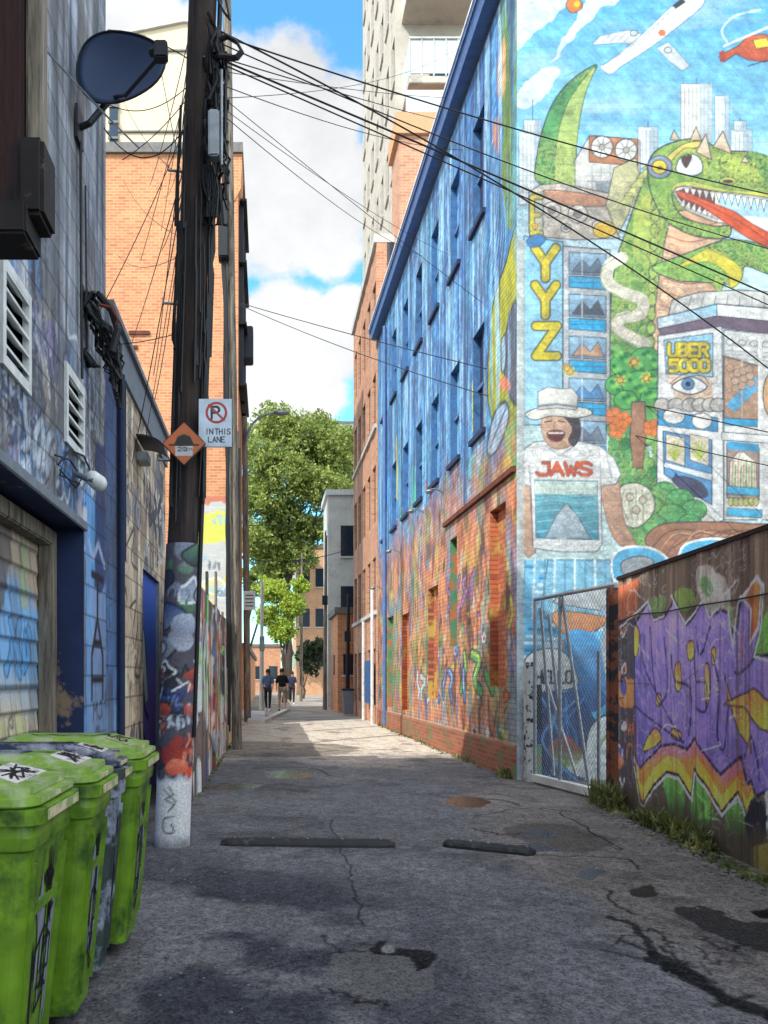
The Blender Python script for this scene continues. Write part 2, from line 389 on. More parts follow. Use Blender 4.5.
# ================================================================= the big mural on the wall that faces the camera
MX0, MY = 3.38, 10.87
OUT = (45, 55, 70)
def paint_mural():
    c = Canvas((MX0, MY, 0), (1, 0, 0), (0, 0, 1), 5.0, 11.2, .0135, (150, 212, 235), gain=.80); c.brush = .34
    p = .0136
    c.poly([(510, -90), (900, -90), (900, 130), (510, 130)], (48, 160, 220), (140, 206, 234))
    c.poly([(510, 130), (900, 130), (900, 260), (510, 260)], (140, 206, 234), (196, 220, 226))
    c.poly([(510, 260), (900, 260), (900, 800), (510, 800)], (190, 215, 215))
    c.streaks(.35, .8, 3.5, 5, (235, 245, 250), .5, .8, (0, 8.2, 5, 11.2)); c.streaks(.3, 1, 5, 8, (40, 150, 215), .55, .8, (0, 8.4, 5, 11.2))
    for pts in ([(505, 55), (575, -10), (530, -25), (505, -5)], [(553, 62), (600, 12), (640, -12), (600, -20), (575, 22), (560, 45)], [(512, 95), (545, 70), (560, 75), (525, 110)], [(700, -40), (790, -60), (800, -10), (740, -5)]):
        c.poly(pts, (240, 246, 248), (225, 240, 246), .85, sm=True, rough=.06, rs=6)
    c.poly([(566, 5), (572, -4), (580, 0), (582, 8), (572, 13)], (225, 130, 60), sm=True, line=OUT, lw=.012); c.ell(577, 4, 3, 3, (235, 205, 60))
    # aeroplane
    c.poly([(592, 45), (600, 36), (628, 30), (642, 34), (634, 44), (615, 43)], (232, 236, 236), line=(120, 150, 170), lw=.012)
    c.poly([(657, 48), (668, 42), (680, 54), (690, 66), (682, 71), (668, 60)], (215, 222, 224), line=(110, 140, 160), lw=.012)
    c.poly([(600, 66), (608, 62), (640, 36), (672, 6), (690, -6), (704, -4), (702, 6), (684, 22), (650, 48), (622, 66), (612, 74), (606, 73)], (244, 245, 242), (226, 232, 236), sm=True, line=(110, 150, 175), lw=.014)
    c.ell(662, 33, 4, 3.4, (210, 120, 70)); c.stroke([(615, 58), (646, 34), (680, 4)], (150, 180, 200), .01); c.poly([(672, 6), (682, -2), (686, 2), (676, 9)], (50, 60, 75))
    for k in range(7): c.ell(640+k*4.6, 45-k*5-1, .9, .9, (120, 150, 175))
    for k in range(4): c.stroke([(603+k*7, 42), (612+k*7, 33)], (150, 165, 180), .01)
    c.ell(634, 33, 4, 3, (190, 200, 205), line=OUT, lw=.01); c.ell(668, 50, 4, 3, (190, 200, 205), line=OUT, lw=.01)
    # helicopter
    c.poly([(719, 57), (722, 54), (738, 46), (748, 36), (762, 34), (790, 40), (792, 58), (764, 62), (748, 60), (736, 54), (724, 62)], (214, 106, 66), (190, 84, 60), line=OUT, lw=.012)
    c.poly([(753, 40), (766, 38), (772, 46), (756, 49)], (238, 212, 70), line=OUT, lw=.01); c.stroke([(724, 46), (790, 18)], (235, 240, 240), .03); c.stroke([(748, 66), (775, 58)], OUT, .015)
    c.stroke([(727, 42), (722, 30), (735, 16), (760, 10)], (205, 230, 240), .03, sm=True); c.poly([(719, 52), (724, 50), (725, 62), (720, 62)], (170, 70, 50))
    # skyline
    def tower(x0, y0, x1, y1, col=(226, 230, 228), sh=(178, 196, 206), n=5, ant=0):
        c.poly([(x0, y0), (x1, y0), (x1, y1), (x0, y1)], col, line=(120, 140, 158), lw=.012)
        c.poly([(x0+(x1-x0)*.62, y0), (x1, y0), (x1, y1), (x0+(x1-x0)*.62, y1)], sh)
        for k in range(1, n): c.stroke([(x0+(x1-x0)*k/n, y0+4), (x0+(x1-x0)*k/n, y1)], (150, 168, 182), .01)
        for k in range(int((y1-y0)/5)): c.stroke([(x0+1, y0+5*k+3), (x1-1, y0+5*k+3)], (190, 202, 208), .007)
        if ant: c.stroke([((x0+x1)/2, y0), ((x0+x1)/2, y0-ant)], (80, 100, 120), .012)
    tower(519, 132, 543, 205, n=6, ant=0); tower(524, 120, 541, 133, ant=20)
    tower(681, 84, 712, 142, (232, 228, 216), (196, 206, 208), 8, 6); tower(715, 96, 729, 148, n=4); tower(731, 130, 752, 158); tower(734, 121, 746, 131, ant=3)
    tower(638, 127, 658, 168, n=5, ant=5); tower(775, 100, 800, 160); tower(815, 80, 850, 160); tower(620, 150, 640, 172)
    # green tail
    c.poly([(536, 180), (538, 150), (545, 122), (556, 98), (574, 78), (597, 65), (584, 90), (578, 120), (576, 150), (575, 188), (556, 186)], (86, 158, 96), sm=True, line=OUT, lw=.018)
    c.poly([(556, 186), (556, 150), (562, 118), (574, 92), (595, 67), (585, 95), (579, 125), (576, 155), (575, 187)], (176, 200, 120), sm=True, line=(60, 90, 60), lw=.012)
    for k in range(14): c.stroke([(556+k*.6, 180-k*8), (577, 183-k*8.6)], (130, 165, 95), .009)
    for k in range(12): c.stroke([(539+k*1.6, 176-k*7), (554+k*1.3, 178-k*8)], (60, 130, 80), .008)
    # building with two fans
    c.poly([(575, 160), (590, 135), (640, 140), (640, 215), (575, 215)], (216, 214, 208), line=OUT, lw=.012)
    c.poly([(589, 136), (638, 139), (638, 166), (589, 162)], (196, 132, 92), line=OUT, lw=.012)
    for x, y in ((602, 147), (626, 150)):
        c.ell(x, y, 11, 11, (232, 230, 222), line=OUT, lw=.016)
        for a in range(8): c.stroke([(x, y), (x+10*math.cos(a*.785+.2), y+10*math.sin(a*.785+.2))], (120, 120, 125), .013)
        c.ell(x, y, 3, 3, (190, 180, 170), line=OUT, lw=.01)
    for k in range(6): c.stroke([(592+k*9, 166), (592+k*9, 205)], (150, 158, 162), .012)
    for k in range(4): c.stroke([(588, 172+9*k), (640, 174+9*k)], (160, 168, 170), .011)
    c.poly([(596, 182), (612, 180), (612, 200), (596, 200)], (150, 160, 165)); c.poly([(618, 176), (632, 176), (632, 200), (618, 200)], (190, 180, 165), line=OUT, lw=.01)
    # machine roof of the tower sign
    c.poly([(529, 192), (540, 185), (560, 183), (622, 196), (628, 212), (612, 224), (620, 238), (575, 240), (530, 236)], (206, 196, 182), line=OUT, lw=.015)
    for a in ([(545, 190), (600, 196), (606, 206), (560, 204)],): c.poly(a, (204, 146, 112), sm=True, line=OUT, lw=.012)
    for x, y, r in ((552, 210, 9), (578, 214, 10), (598, 226, 6), (566, 228, 5), (540, 224, 4)): c.ell(x, y, r, r*.9, (214, 206, 194), line=OUT, lw=.014); c.ell(x, y, r*.45, r*.4, (150, 140, 135), line=OUT, lw=.01)
    c.poly([(596, 224), (610, 222), (616, 232), (604, 238), (594, 234)], (226, 186, 56), sm=True, line=OUT, lw=.012)
    # green dragon body
    G, GL, GD = (122, 160, 82), (190, 196, 96), (60, 108, 62)
    c.poly([(657, 158), (640, 190), (628, 225), (616, 262), (611, 300), (610, 350), (606, 400), (612, 440), (660, 440), (656, 380), (660, 330), (668, 280), (676, 240), (700, 214), (680, 180)], G, (96, 158, 96), sm=True, line=OUT, lw=.02)
    c.poly([(655, 185), (640, 205), (632, 240), (640, 265), (655, 262), (662, 235), (668, 205)], GL, (150, 185, 96), .9, sm=True, rough=.05)
    c.streaks(.0, 1, 1, 1)
    for k in range(26): 
        x = 617+((k*37) % 30)+k*.3; y = 228+k*7; c.stroke([(x, y), (x+7, y+6), (x+12, y-2)], GD, .012, sm=True)
    c.poly([(614, 168), (636, 158), (640, 180), (628, 215), (618, 235), (606, 205)], (200, 196, 150), line=OUT, lw=.012)
    for k in range(5): c.poly([(618+k*6, 205-k*9), (636+k*5, 182-k*6), (632+k*5, 205-k*9)], (205, 205, 130), line=GD, lw=.012)
    # belly scales
    c.poly([(672, 212), (725, 205), (722, 235), (718, 300), (690, 345), (656, 372), (652, 330), (658, 285), (664, 245)], (226, 178, 142), (232, 196, 162), line=OUT, lw=.016)
    for k in range(11): y = 222+k*14; c.stroke([(670-k*1.4, y), (690, y+6), (724-k*3, y-1)], (170, 112, 88), .018, sm=True); c.stroke([(668-k*1.4, y+5), (690, y+10), (722-k*3, y+4)], (246, 220, 190), .012, sm=True)
    for k in range(13): c.ell(656-k*.5, 188+k*14, 4.2, 6.5, (158, 190, 100), line=OUT, lw=.014)
    # head
    c.poly([(648, 165), (660, 148), (688, 139), (706, 142), (722, 150), (748, 152), (768, 158), (800, 150), (840, 165), (850, 200), (840, 214), (768, 198), (735, 194), (705, 190), (680, 186), (672, 196), (682, 216), (712, 226), (730, 226), (726, 238), (696, 236), (668, 222), (652, 196)], G, (120, 172, 84), sm=True, line=OUT, lw=.022)
    c.poly([(664, 160), (682, 145), (700, 141), (698, 147), (680, 153), (668, 165)], (226, 204, 112), sm=True, line=OUT, lw=.012)
    c.poly([(672, 187), (690, 181), (730, 190), (768, 192), (840, 205), (840, 212), (768, 199), (730, 195), (690, 188), (678, 196)], GL, (214, 204, 80), sm=True, line=GD, lw=.01)
    c.poly([(726, 153), (745, 156), (760, 170), (764, 182), (735, 180), (720, 165)], (166, 192, 88), sm=True, line=GD, lw=.015)
    c.poly([(748, 154), (768, 156), (800, 172), (800, 184), (770, 183)], (90, 150, 76), sm=True, line=GD, lw=.015)
    for k in range(40):
        x = 704+((k*29) % 62); y = 158+((k*17) % 24); c.ell(x, y, 1.6, 1.1, GD if k % 3 else (214, 210, 100))
    # mouth
    c.poly([(674, 192), (684, 186), (708, 190), (740, 194), (768, 198), (850, 212), (850, 262), (768, 236), (742, 226), (716, 222), (700, 216), (684, 208)], (228, 226, 216), sm=True, line=OUT, lw=.016)
    c.poly([(676, 193), (688, 188), (712, 191), (714, 208), (700, 212), (684, 204)], (120, 66, 62), sm=True)
    c.poly([(716, 194), (768, 199), (850, 213), (850, 225), (768, 218), (740, 216), (720, 206)], (176, 214, 232))
    for k in range(17):
        x = 684+k*6.4; y = 187.5+k*.95; c.poly([(x, y), (x+5.6, y+.8), (x+3, y+9+k*.35)], (244, 242, 232), line=OUT, lw=.01)
        if k < 7: c.poly([(680+k*5.4, 205+k*2), (685+k*5.4, 208+k*2), (684.5+k*5.4, 198+k*2.2)], (244, 242, 232), line=OUT, lw=.01)
    c.poly([(676, 191), (690, 194), (712, 203), (735, 212), (768, 232), (850, 262), (850, 290), (768, 248), (745, 236), (720, 219), (700, 206), (682, 198)], (216, 96, 58), (196, 78, 46), sm=True, line=(130, 40, 30), lw=.014)
    c.stroke([(686, 195), (712, 207), (740, 222), (768, 241)], (160, 50, 36), .012, sm=True)
    # goggle, eye, horns, nostril
    c.ell(660, 167, 12.5, 11.5, (138, 152, 170), line=OUT, lw=.016); c.ell(659.5, 167, 7.5, 7, (232, 206, 66), line=OUT, lw=.014); c.ell(660, 168, 3, 2, (90, 90, 60))
    c.poly([(676, 170), (680, 158), (692, 154), (701, 160), (702, 172), (692, 176), (682, 174)], (236, 240, 244), sm=True, line=OUT, lw=.018); c.poly([(681, 158), (692, 155), (689, 165), (685, 168)], (92, 66, 60), sm=True)
    c.stroke([(674, 158), (688, 150), (702, 155), (706, 168)], GL, .03, sm=True); c.stroke([(672, 160), (686, 148), (704, 153), (709, 168)], OUT, .01, sm=True)
    for t in ([(696, 152), (706, 134), (712, 160)], [(713, 147), (723, 131), (732, 154)], [(690, 140), (696, 127), (702, 141)], [(741, 162), (745, 156), (750, 163)], [(670, 140), (674, 130), (680, 140)]): c.poly(t, (232, 214, 190), (214, 186, 154), line=OUT, lw=.014)
    c.ell(728, 181, 8.5, 4.2, GL, line=OUT, lw=.014); c.ell(728, 181.5, 5.5, 2, (86, 66, 56))
    # arm and claw
    c.poly([(652, 268), (680, 256), (706, 246), (726, 240), (752, 242), (775, 252), (800, 268), (800, 282), (768, 274), (746, 266), (742, 276), (736, 284), (724, 284), (700, 282), (676, 280)], (96, 164, 84), (120, 176, 92), sm=True, line=OUT, lw=.018)
    c.poly([(676, 268), (700, 252), (712, 248), (730, 258), (742, 270), (740, 282), (730, 288), (728, 276), (714, 264), (700, 262)], (218, 206, 76), sm=True, line=GD, lw=.014)
    for k in range(4): c.stroke([(706+k*8, 247+k*1.5), (736+k*8, 262+k*2)], GD, .013)
    c.poly([(716, 274), (724, 282), (720, 294), (712, 284)], (150, 190, 90), line=OUT, lw=.012)
    # YYZ tower
    c.poly([(524, 236), (563, 242), (563, 425), (524, 425)], (142, 206, 240), (168, 218, 240), line=OUT, lw=.015)
    c.poly([(529, 192), (543, 196), (543, 236), (529, 233)], (196, 204, 190), line=OUT, lw=.01)
    c.text('E', 532, 233, 9, 36, (222, 208, 60), .055, outline=OUT, ow=.03)
    for t, y in (('Y', 278), ('Y', 315), ('Z', 356)): c.text(t, 535+(y > 340), y, 21, 30, (222, 206, 52), .1, outline=(96, 92, 60), ow=.045)
    c.poly([(527, 240), (538, 234), (546, 238), (540, 246), (530, 247)], (58, 132, 190), sm=True, line=OUT, lw=.01)
    c.poly([(563, 246), (610, 250), (610, 425), (563, 425)], (190, 196, 200), line=OUT, lw=.016)
    for k in range(5):
        y = 252+k*42
        c.poly([(569, y), (606, y+2), (606, y+24), (569, y+22)], (150, 190, 214), (120, 150, 176), line=OUT, lw=.013)
        c.poly([(572, y+20), (582, y+7), (590, y+16), (598, y+6), (604, y+21)], ((96, 120, 140), (80, 90, 105), (190, 150, 120), (84, 140, 190), (120, 130, 150))[k], line=OUT, lw=.01)
        c.poly([(569, y+24), (606, y+26), (606, y+38), (569, y+35)], (44, 172, 220), line=OUT, lw=.013); c.stroke([(570, y+30), (606, y+31)], (20, 110, 170), .01)
        c.stroke([(582, y), (582, y+23)], (220, 230, 235), .012); c.stroke([(593, y+24), (593, y+37)], (20, 110, 170), .01)
    # white smoke curve
    c.stroke([(622, 258), (609, 266), (608, 282), (622, 292), (642, 300), (640, 314), (622, 318), (618, 328), (632, 338), (645, 343)], (232, 226, 206), .16, sm=True)
    c.stroke([(616, 258), (602, 268), (603, 286), (620, 297), (634, 304), (630, 312), (613, 318), (612, 330), (628, 342), (644, 347)], (150, 160, 140), .014, sm=True)
    # candle / flower bits and round tree
    for x, y, r in ((625, 365, 15), (646, 360, 16), (655, 380, 13), (618, 385, 13), (640, 385, 18), (626, 400, 12), (652, 398, 12)): c.ell(x, y, r, r*.8, (74, 156, 88), (92, 168, 92), line=(30, 80, 50), lw=.014)
    for k in range(60):
        c.ell(612+((k*31) % 50), 352+((k*23) % 56), 2.4, 2, (120, 190, 96) if k % 2 else (40, 118, 66))
    for x, y, q in ((634, 362, (226, 132, 60)), (620, 380, (230, 206, 60)), (646, 378, (230, 206, 60)), (570, 372, (214, 206, 60)), (567, 368, (190, 180, 70)), (535, 226, (222, 206, 60))):
        for a in range(6): c.poly([(x, y), (x+8*math.cos(a*1.05), y+7*math.sin(a*1.05)), (x+5*math.cos(a*1.05+.5), y+4*math.sin(a*1.05+.5))], q)
        c.ell(x, y, 3, 3, (240, 190, 80), line=OUT, lw=.008)
    c.poly([(632, 402), (630, 438), (633, 470), (643, 470), (646, 438), (645, 402)], (150, 112, 90), (132, 96, 76), line=OUT, lw=.014)
    for k in range(5): c.stroke([(634+k*2.3, 404), (635+k*1.8, 468)], (96, 70, 58), .01)
    c.poly([(610, 425), (628, 415), (630, 470), (650, 470), (650, 415), (668, 430), (672, 500), (640, 560), (612, 520), (606, 470)], (84, 158, 96), sm=True, rough=.06)
    for k in range(26): c.ell(615+((k*23) % 55), 425+((k*19) % 85), 6, 7, ((92, 172, 104), (60, 136, 80), (120, 184, 104))[k % 3], line=(30, 90, 56), lw=.011)
    c.poly([(632, 402), (630, 438), (633, 468), (643, 468), (646, 438), (645, 402)], (158, 118, 94), line=OUT, lw=.012)
    for x, y in ((617, 430), (623, 420), (652, 428), (614, 416)): 
        for a in range(5): c.ell(x+5*math.cos(a*1.26), y+5*math.sin(a*1.26), 4, 4, (224, 130, 70), line=(160, 70, 40), lw=.008)
    # shop: roof, sign, windows
    c.poly([(672, 300), (700, 292), (740, 290), (900, 300), (900, 330), (668, 318)], (206, 206, 200), line=OUT, lw=.015)
    for k in range(9): c.stroke([(680+k*12, 296), (674+k*13, 310)], (130, 134, 140), .014)
    c.poly([(657, 318), (717, 304), (900, 318), (900, 330), (717, 316), (658, 329)], (120, 190, 224), (232, 236, 234), line=OUT, lw=.016)
    c.poly([(717, 304), (900, 320), (900, 334), (717, 316)], (230, 232, 228), line=OUT, lw=.014)
    c.poly([(658, 329), (717, 316), (900, 334), (900, 350), (720, 328), (662, 338)], (110, 90, 110), line=OUT, lw=.01)
    c.poly([(658, 336), (722, 326), (724, 520), (700, 530), (657, 485)], (226, 228, 226), line=OUT, lw=.015)
    c.poly([(724, 330), (900, 345), (900, 520), (724, 520)], (208, 208, 204), line=OUT, lw=.013)
    for k in range(12): c.ell(730+k*12, 342+k*.8, 4, 3, (222, 222, 216), line=(110, 115, 120), lw=.012)
    for k in range(3): c.stroke([(724, 350+k*4), (900, 362+k*4)], (150, 154, 158), .012)
    c.poly([(664, 340), (713, 333), (713, 377), (666, 374)], (156, 208, 232), line=OUT, lw=.012)
    c.text('UBER', 669, 356, 8, 12, (224, 204, 40), .045, gap=1.28, outline=(70, 66, 50), ow=.035); c.text('5000', 670, 371, 8, 11, (224, 204, 40), .045, gap=1.28, outline=(70, 66, 50), ow=.035)
    c.poly([(667, 376), (712, 378), (714, 402), (690, 404), (676, 398)], (228, 200, 172))
    c.poly([(672, 387), (680, 380), (690, 377), (700, 380), (707, 387), (698, 393), (686, 394)], (238, 240, 240), sm=True, line=OUT, lw=.02); c.ell(688, 384, 6.5, 6, (86, 140, 190), line=OUT, lw=.014); c.ell(688, 384, 2.6, 2.6, (20, 25, 40)); c.stroke([(670, 384), (680, 376), (692, 373), (704, 377), (709, 384)], OUT, .012, sm=True)
    for x in (662, 676, 690, 700, 710, 718): c.ell(x, 405, 8, 7, (196, 190, 182), line=OUT, lw=.014)
    c.poly([(658, 410), (718, 418), (718, 432), (658, 425)], (60, 150, 200), line=OUT, lw=.012); c.ell(674, 416, 11, 8, (226, 222, 216), line=OUT, lw=.012); c.ell(702, 421, 10, 8, (226, 222, 216), line=OUT, lw=.012)
    c.poly([(663, 431), (712, 440), (712, 505), (690, 492), (664, 474)], (90, 150, 196), line=OUT, lw=.016)
    for x in (666, 690): 
        c.poly([(x, 434), (x+19, 438), (x+19, 466), (x, 460)], (224, 212, 190), line=OUT, lw=.01)
        for a in range(7): c.stroke([(x+9, 460), (x+9+7*math.cos(a*.5+.1), 452-11*math.sin(a*.5+.1))], (190, 186, 50) if a % 2 else (110, 160, 70), .02)
    c.poly([(664, 462), (712, 474), (712, 481), (664, 467)], (214, 224, 228), line=OUT, lw=.01)
    c.poly([(672, 480), (682, 476), (700, 482), (708, 494), (700, 498), (684, 492)], (66, 70, 96), sm=True, line=OUT, lw=.012); c.poly([(673, 478), (676, 472), (680, 479)], (66, 70, 96))
    c.poly([(657, 484), (668, 486), (715, 520), (712, 530), (690, 528)], (226, 222, 210), line=OUT, lw=.012)
    c.poly([(724, 356), (759, 366), (759, 420), (724, 418)], (186, 150, 122), line=OUT, lw=.018); c.poly([(726, 405), (756, 375), (757, 390), (735, 412)], (90, 180, 226)); c.stroke([(742, 360), (742, 419)], (222, 210, 190), .016)
    for k in range(10): c.ell(730+(k*7) % 22, 368+(k*5) % 22, 4, 4, (196, 166, 140), line=(110, 80, 66), lw=.009)
    c.poly([(724, 418), (760, 420), (760, 427), (724, 425)], (40, 160, 206), line=OUT, lw=.01); c.stroke([(760, 340), (760, 520)], (232, 232, 228), .05)
    c.ell(772, 395, 9, 22, (210, 166, 120), line=OUT, lw=.016)
    c.poly([(722, 432), (900, 445), (900, 452), (722, 440)], (214, 216, 214), line=OUT, lw=.012)
    c.poly([(727, 444), (759, 448), (759, 500), (727, 498)], (160, 140, 130), line=OUT, lw=.018); c.poly([(727, 441), (759, 444), (759, 452), (727, 449)], (60, 160, 206))
    c.poly([(730, 462), (738, 452), (744, 452), (756, 462), (757, 490), (729, 490)], (222, 214, 200), line=OUT, lw=.01)
    for k in range(9): c.stroke([(732+k*2.8, 490), (733+k*2.7, 458+((k*7) % 11))], (96, 160, 66) if k % 2 else (190, 150, 120), .02)
    c.poly([(727, 486), (759, 488), (759, 496), (727, 494)], (70, 176, 214), line=OUT, lw=.01); c.poly([(727, 508), (762, 510), (762, 518), (727, 516)], (70, 176, 214), line=OUT, lw=.01)
    for k in range(6): c.ell(731+k*5, 502, 3, 4, (190, 190, 110), line=OUT, lw=.009)
    for k in range(5): x = 776+k*22; c.poly([(x, 372), (x+16, 374), (x+16, 425), (x, 423)], (150, 180, 196), line=OUT, lw=.014); c.poly([(x, 455), (x+16, 456), (x+16, 505), (x, 504)], (150, 150, 140), line=OUT, lw=.014)
    # bushes, mushroom, brown fur
    for x, y, r in ((664, 492, 13), (680, 500, 14), (694, 510, 13), (650, 505, 12), (672, 515, 14), (640, 515, 13), (655, 525, 12), (690, 524, 12)): c.ell(x, y, r, r*.8, (96, 170, 104), line=(40, 100, 60), lw=.015)
    c.poly([(617, 500), (622, 486), (636, 483), (650, 490), (655, 506), (648, 520), (634, 528), (620, 520)], (226, 224, 202), sm=True, line=OUT, lw=.016)
    for k in range(4): c.stroke([(624+k*6, 490), (622+k*7, 505), (628+k*5, 520)], (140, 150, 120), .014, sm=True)
    for x, y in ((630, 497), (643, 500), (636, 510)): c.ell(x, y, 4, 4, (196, 186, 160), line=OUT, lw=.01)
    c.poly([(645, 540), (660, 525), (690, 522), (730, 522), (768, 524), (900, 520), (900, 600), (640, 600), (655, 560)], (160, 112, 84), sm=True, line=OUT, lw=.016)
    for k in range(26): c.stroke([(652+k*7, 548+(k % 3)*4), (668+k*7, 532+(k % 4)*2), (690+k*7, 530+(k % 3)*5), (712+k*7, 536)], ((100, 66, 50), (200, 156, 120), (126, 84, 62))[k % 3], .016, sm=True)
    c.poly([(680, 552), (700, 540), (730, 540), (760, 548), (760, 600), (680, 600)], (80, 176, 216), sm=True, line=(235, 240, 240), lw=.03)
    # water and lower picture
    c.poly([(515, 560), (660, 560), (700, 800), (515, 800)], (126, 196, 228), (70, 168, 214))
    for k in range(46):
        x = 517+((k*41) % 95); y = 566+((k*29) % 105); c.stroke([(x, y), (x+16+(k % 5)*5, y+1)], (226, 240, 244) if k % 3 else (50, 150, 206), .04)
    # man in hat and printed shirt
    SK = (208, 168, 140); SKD = (160, 116, 94)
    c.poly([(519, 480), (530, 485), (532, 530), (536, 552), (528, 558), (520, 545)], SK, line=SKD, lw=.012)
    c.poly([(600, 480), (617, 478), (624, 520), (634, 540), (636, 550), (624, 548), (610, 530)], SK, (196, 152, 124), sm=True, line=SKD, lw=.014)
    c.poly([(548, 560), (610, 560), (616, 615), (585, 640), (540, 615)], (130, 190, 216), line=OUT, lw=.014)
    for k in range(9): c.stroke([(525+k*10, 560), (522+k*10.6, 618)], (214, 234, 242) if k % 2 else (96, 160, 196), .03)
    c.poly([(520, 452), (534, 442), (552, 440), (562, 448), (574, 440), (600, 446), (614, 458), (621, 474), (616, 484), (601, 486), (602, 545), (596, 552), (560, 552), (533, 548), (531, 486), (518, 484)], (234, 234, 230), (222, 226, 226), line=(110, 120, 132), lw=.016)
    for a in ([(531, 486), (529, 466)], [(601, 486), (600, 462)], [(546, 446), (560, 456), (574, 446)], [(606, 452), (612, 480)]): c.stroke(a, (176, 184, 190), .018)
    c.text('JAWS', 537, 475, 12, 12, (206, 92, 56), .042, gap=1.17, outline=(150, 60, 40), ow=.015)
    c.poly([(535, 480), (597, 481), (599, 540), (536, 538)], (120, 190, 206), (64, 150, 176), line=(90, 120, 130), lw=.012)
    c.poly([(535, 481), (597, 482), (597, 495), (535, 494)], (206, 224, 214)); c.streaks(0, 1, 1)
    for k in range(8): c.stroke([(537, 497+k*5), (556, 495+k*5), (576, 498+k*5), (597, 496+k*5)], (150, 208, 214) if k % 2 else (70, 150, 150), .014, sm=True)
    c.poly([(545, 538), (556, 516), (566, 503), (577, 515), (591, 539)], (196, 208, 210), (150, 176, 190), line=(90, 110, 124), lw=.014)       # plain pale rock in the sea
    c.poly([(566, 503), (572, 522), (566, 539), (556, 539)], (170, 188, 196))
    c.poly([(541, 424), (548, 412), (566, 412), (576, 420), (577, 436), (570, 446), (556, 449), (546, 442)], SK, sm=True, line=SKD, lw=.014)
    c.poly([(562, 414), (578, 416), (581, 434), (574, 447), (568, 440), (572, 428)], (66, 56, 60), sm=True)
    c.poly([(547, 433), (556, 430), (565, 433), (560, 441), (551, 440)], (110, 40, 36), sm=True, line=OUT, lw=.012); c.stroke([(549, 433), (563, 433)], (240, 236, 230), .02)
    c.stroke([(545, 422), (551, 421)], OUT, .02); c.stroke([(558, 421), (565, 422)], OUT, .02); c.stroke([(555, 422), (553, 429), (557, 430)], SKD, .014)
    c.poly([(525, 414), (538, 408), (560, 406), (585, 408), (592, 414), (576, 418), (552, 416), (534, 420)], (226, 224, 214), sm=True, line=OUT, lw=.014)
    c.poly([(538, 410), (538, 392), (548, 387), (562, 389), (572, 388), (578, 396), (577, 410), (556, 408)], (232, 230, 222), (212, 210, 204), line=(120, 120, 120), lw=.014); c.stroke([(539, 406), (557, 404), (577, 407)], (120, 130, 140), .03)
    # car / ring shape near the fence corner
    c.poly([(612, 560), (624, 548), (650, 548), (668, 560), (664, 575), (640, 580), (616, 582)], (86, 180, 220), sm=True, line=(235, 240, 240), lw=.03); c.poly([(622, 562), (640, 556), (654, 562), (640, 574), (624, 574)], (150, 160, 164), sm=True, line=OUT, lw=.014)
    # lower strip behind the gate
    c.poly([(555, 600), (565, 592), (600, 588), (625, 592), (625, 612), (560, 604)], (190, 196, 200), sm=True, line=OUT, lw=.014)
    c.poly([(552, 610), (600, 605), (605, 640), (612, 690), (640, 700), (640, 600)], (150, 164, 176), rough=.05)
    for k, (x, y, w) in enumerate(((554, 612, 50), (562, 640, 44), (566, 660, 40))): c.poly([(x, y), (x+w, y+5), (x+w-8, y+18), (x+10, y+22)], (214, 152, 104), (190, 124, 84), sm=True, line=(110, 80, 66), lw=.014)
    c.poly([(564, 636), (600, 640), (606, 700), (580, 712), (568, 690)], (70, 150, 204), (60, 100, 160), sm=True, rough=.05)
    c.poly([(523, 672), (526, 658), (538, 650), (556, 649), (568, 656), (576, 672), (574, 688), (522, 692)], (232, 232, 226), (206, 206, 204), sm=True, line=OUT, lw=.018)
    c.text('HELLO', 536, 683, 5.6, 12, (24, 26, 34), .032, gap=1.34)
    c.poly([(520, 692), (580, 690), (600, 730), (596, 800), (520, 800)], (52, 76, 130), (40, 60, 112), rough=.05)
    for k in range(10): c.stroke([(530+k*6, 698), (526+(k*17) % 60, 740), (534+k*6, 785)], ((70, 130, 200), (30, 40, 84), (110, 160, 210))[k % 3], .03, sm=True)
    c.poly([(585, 760), (590, 728), (606, 715), (622, 720), (640, 740), (640, 800), (590, 800)], (226, 228, 226), sm=True, line=OUT, lw=.03)
    c.poly([(600, 640), (640, 600), (660, 640), (660, 720), (612, 720)], (120, 140, 164), (190, 196, 196))
    c.stroke([(600, 745), (612, 730), (622, 745)], (120, 160, 80), .03, sm=True)
    c.poly([(517, 240), (525, 240), (524, 800), (517, 800)], (200, 206, 204), alpha=.8)
    c.graffiti((.15, .1, 3, 1.0), [(230, 230, 225), (90, 150, 60), (200, 60, 50)], 8, 4, (.15, .4), .02)
    mk = np.clip((8.35-c.VV)/.3, 0, 1); r_ = c.img[..., 0]; gmask = ((c.img[..., 1] > r_*1.15) & (c.img[..., 1] > c.img[..., 2]*1.3)).astype(float)
    c.linework(7, (.35, .42, .5, .58, .65), .014, (58, 78, 70), .6, gmask, 3); c.linework(16, (.4, .5, .6), .010, (210, 214, 120), .6, gmask, 13)
    c.linework(5, (.3, .38, .46, .54, .62, .7), .011, (84, 92, 108), .5, mk*(1-gmask), 5, 1, 1.4); c.linework(12, (.4, .52, .62), .009, (110, 96, 96), .4, mk*(1-gmask), 6)
    # plank-like weathering of the painted courses
    n = fbm(c.UU*9, c.VV*14, 4, 3)[..., None]; c.img = c.img*(.8+.4*n)
    n2 = fbm(c.UU*45, c.VV*60, 2, 9)[..., None]; c.img = c.img*(.87+.26*n2)+(.012*(n2 > .6))
    return c

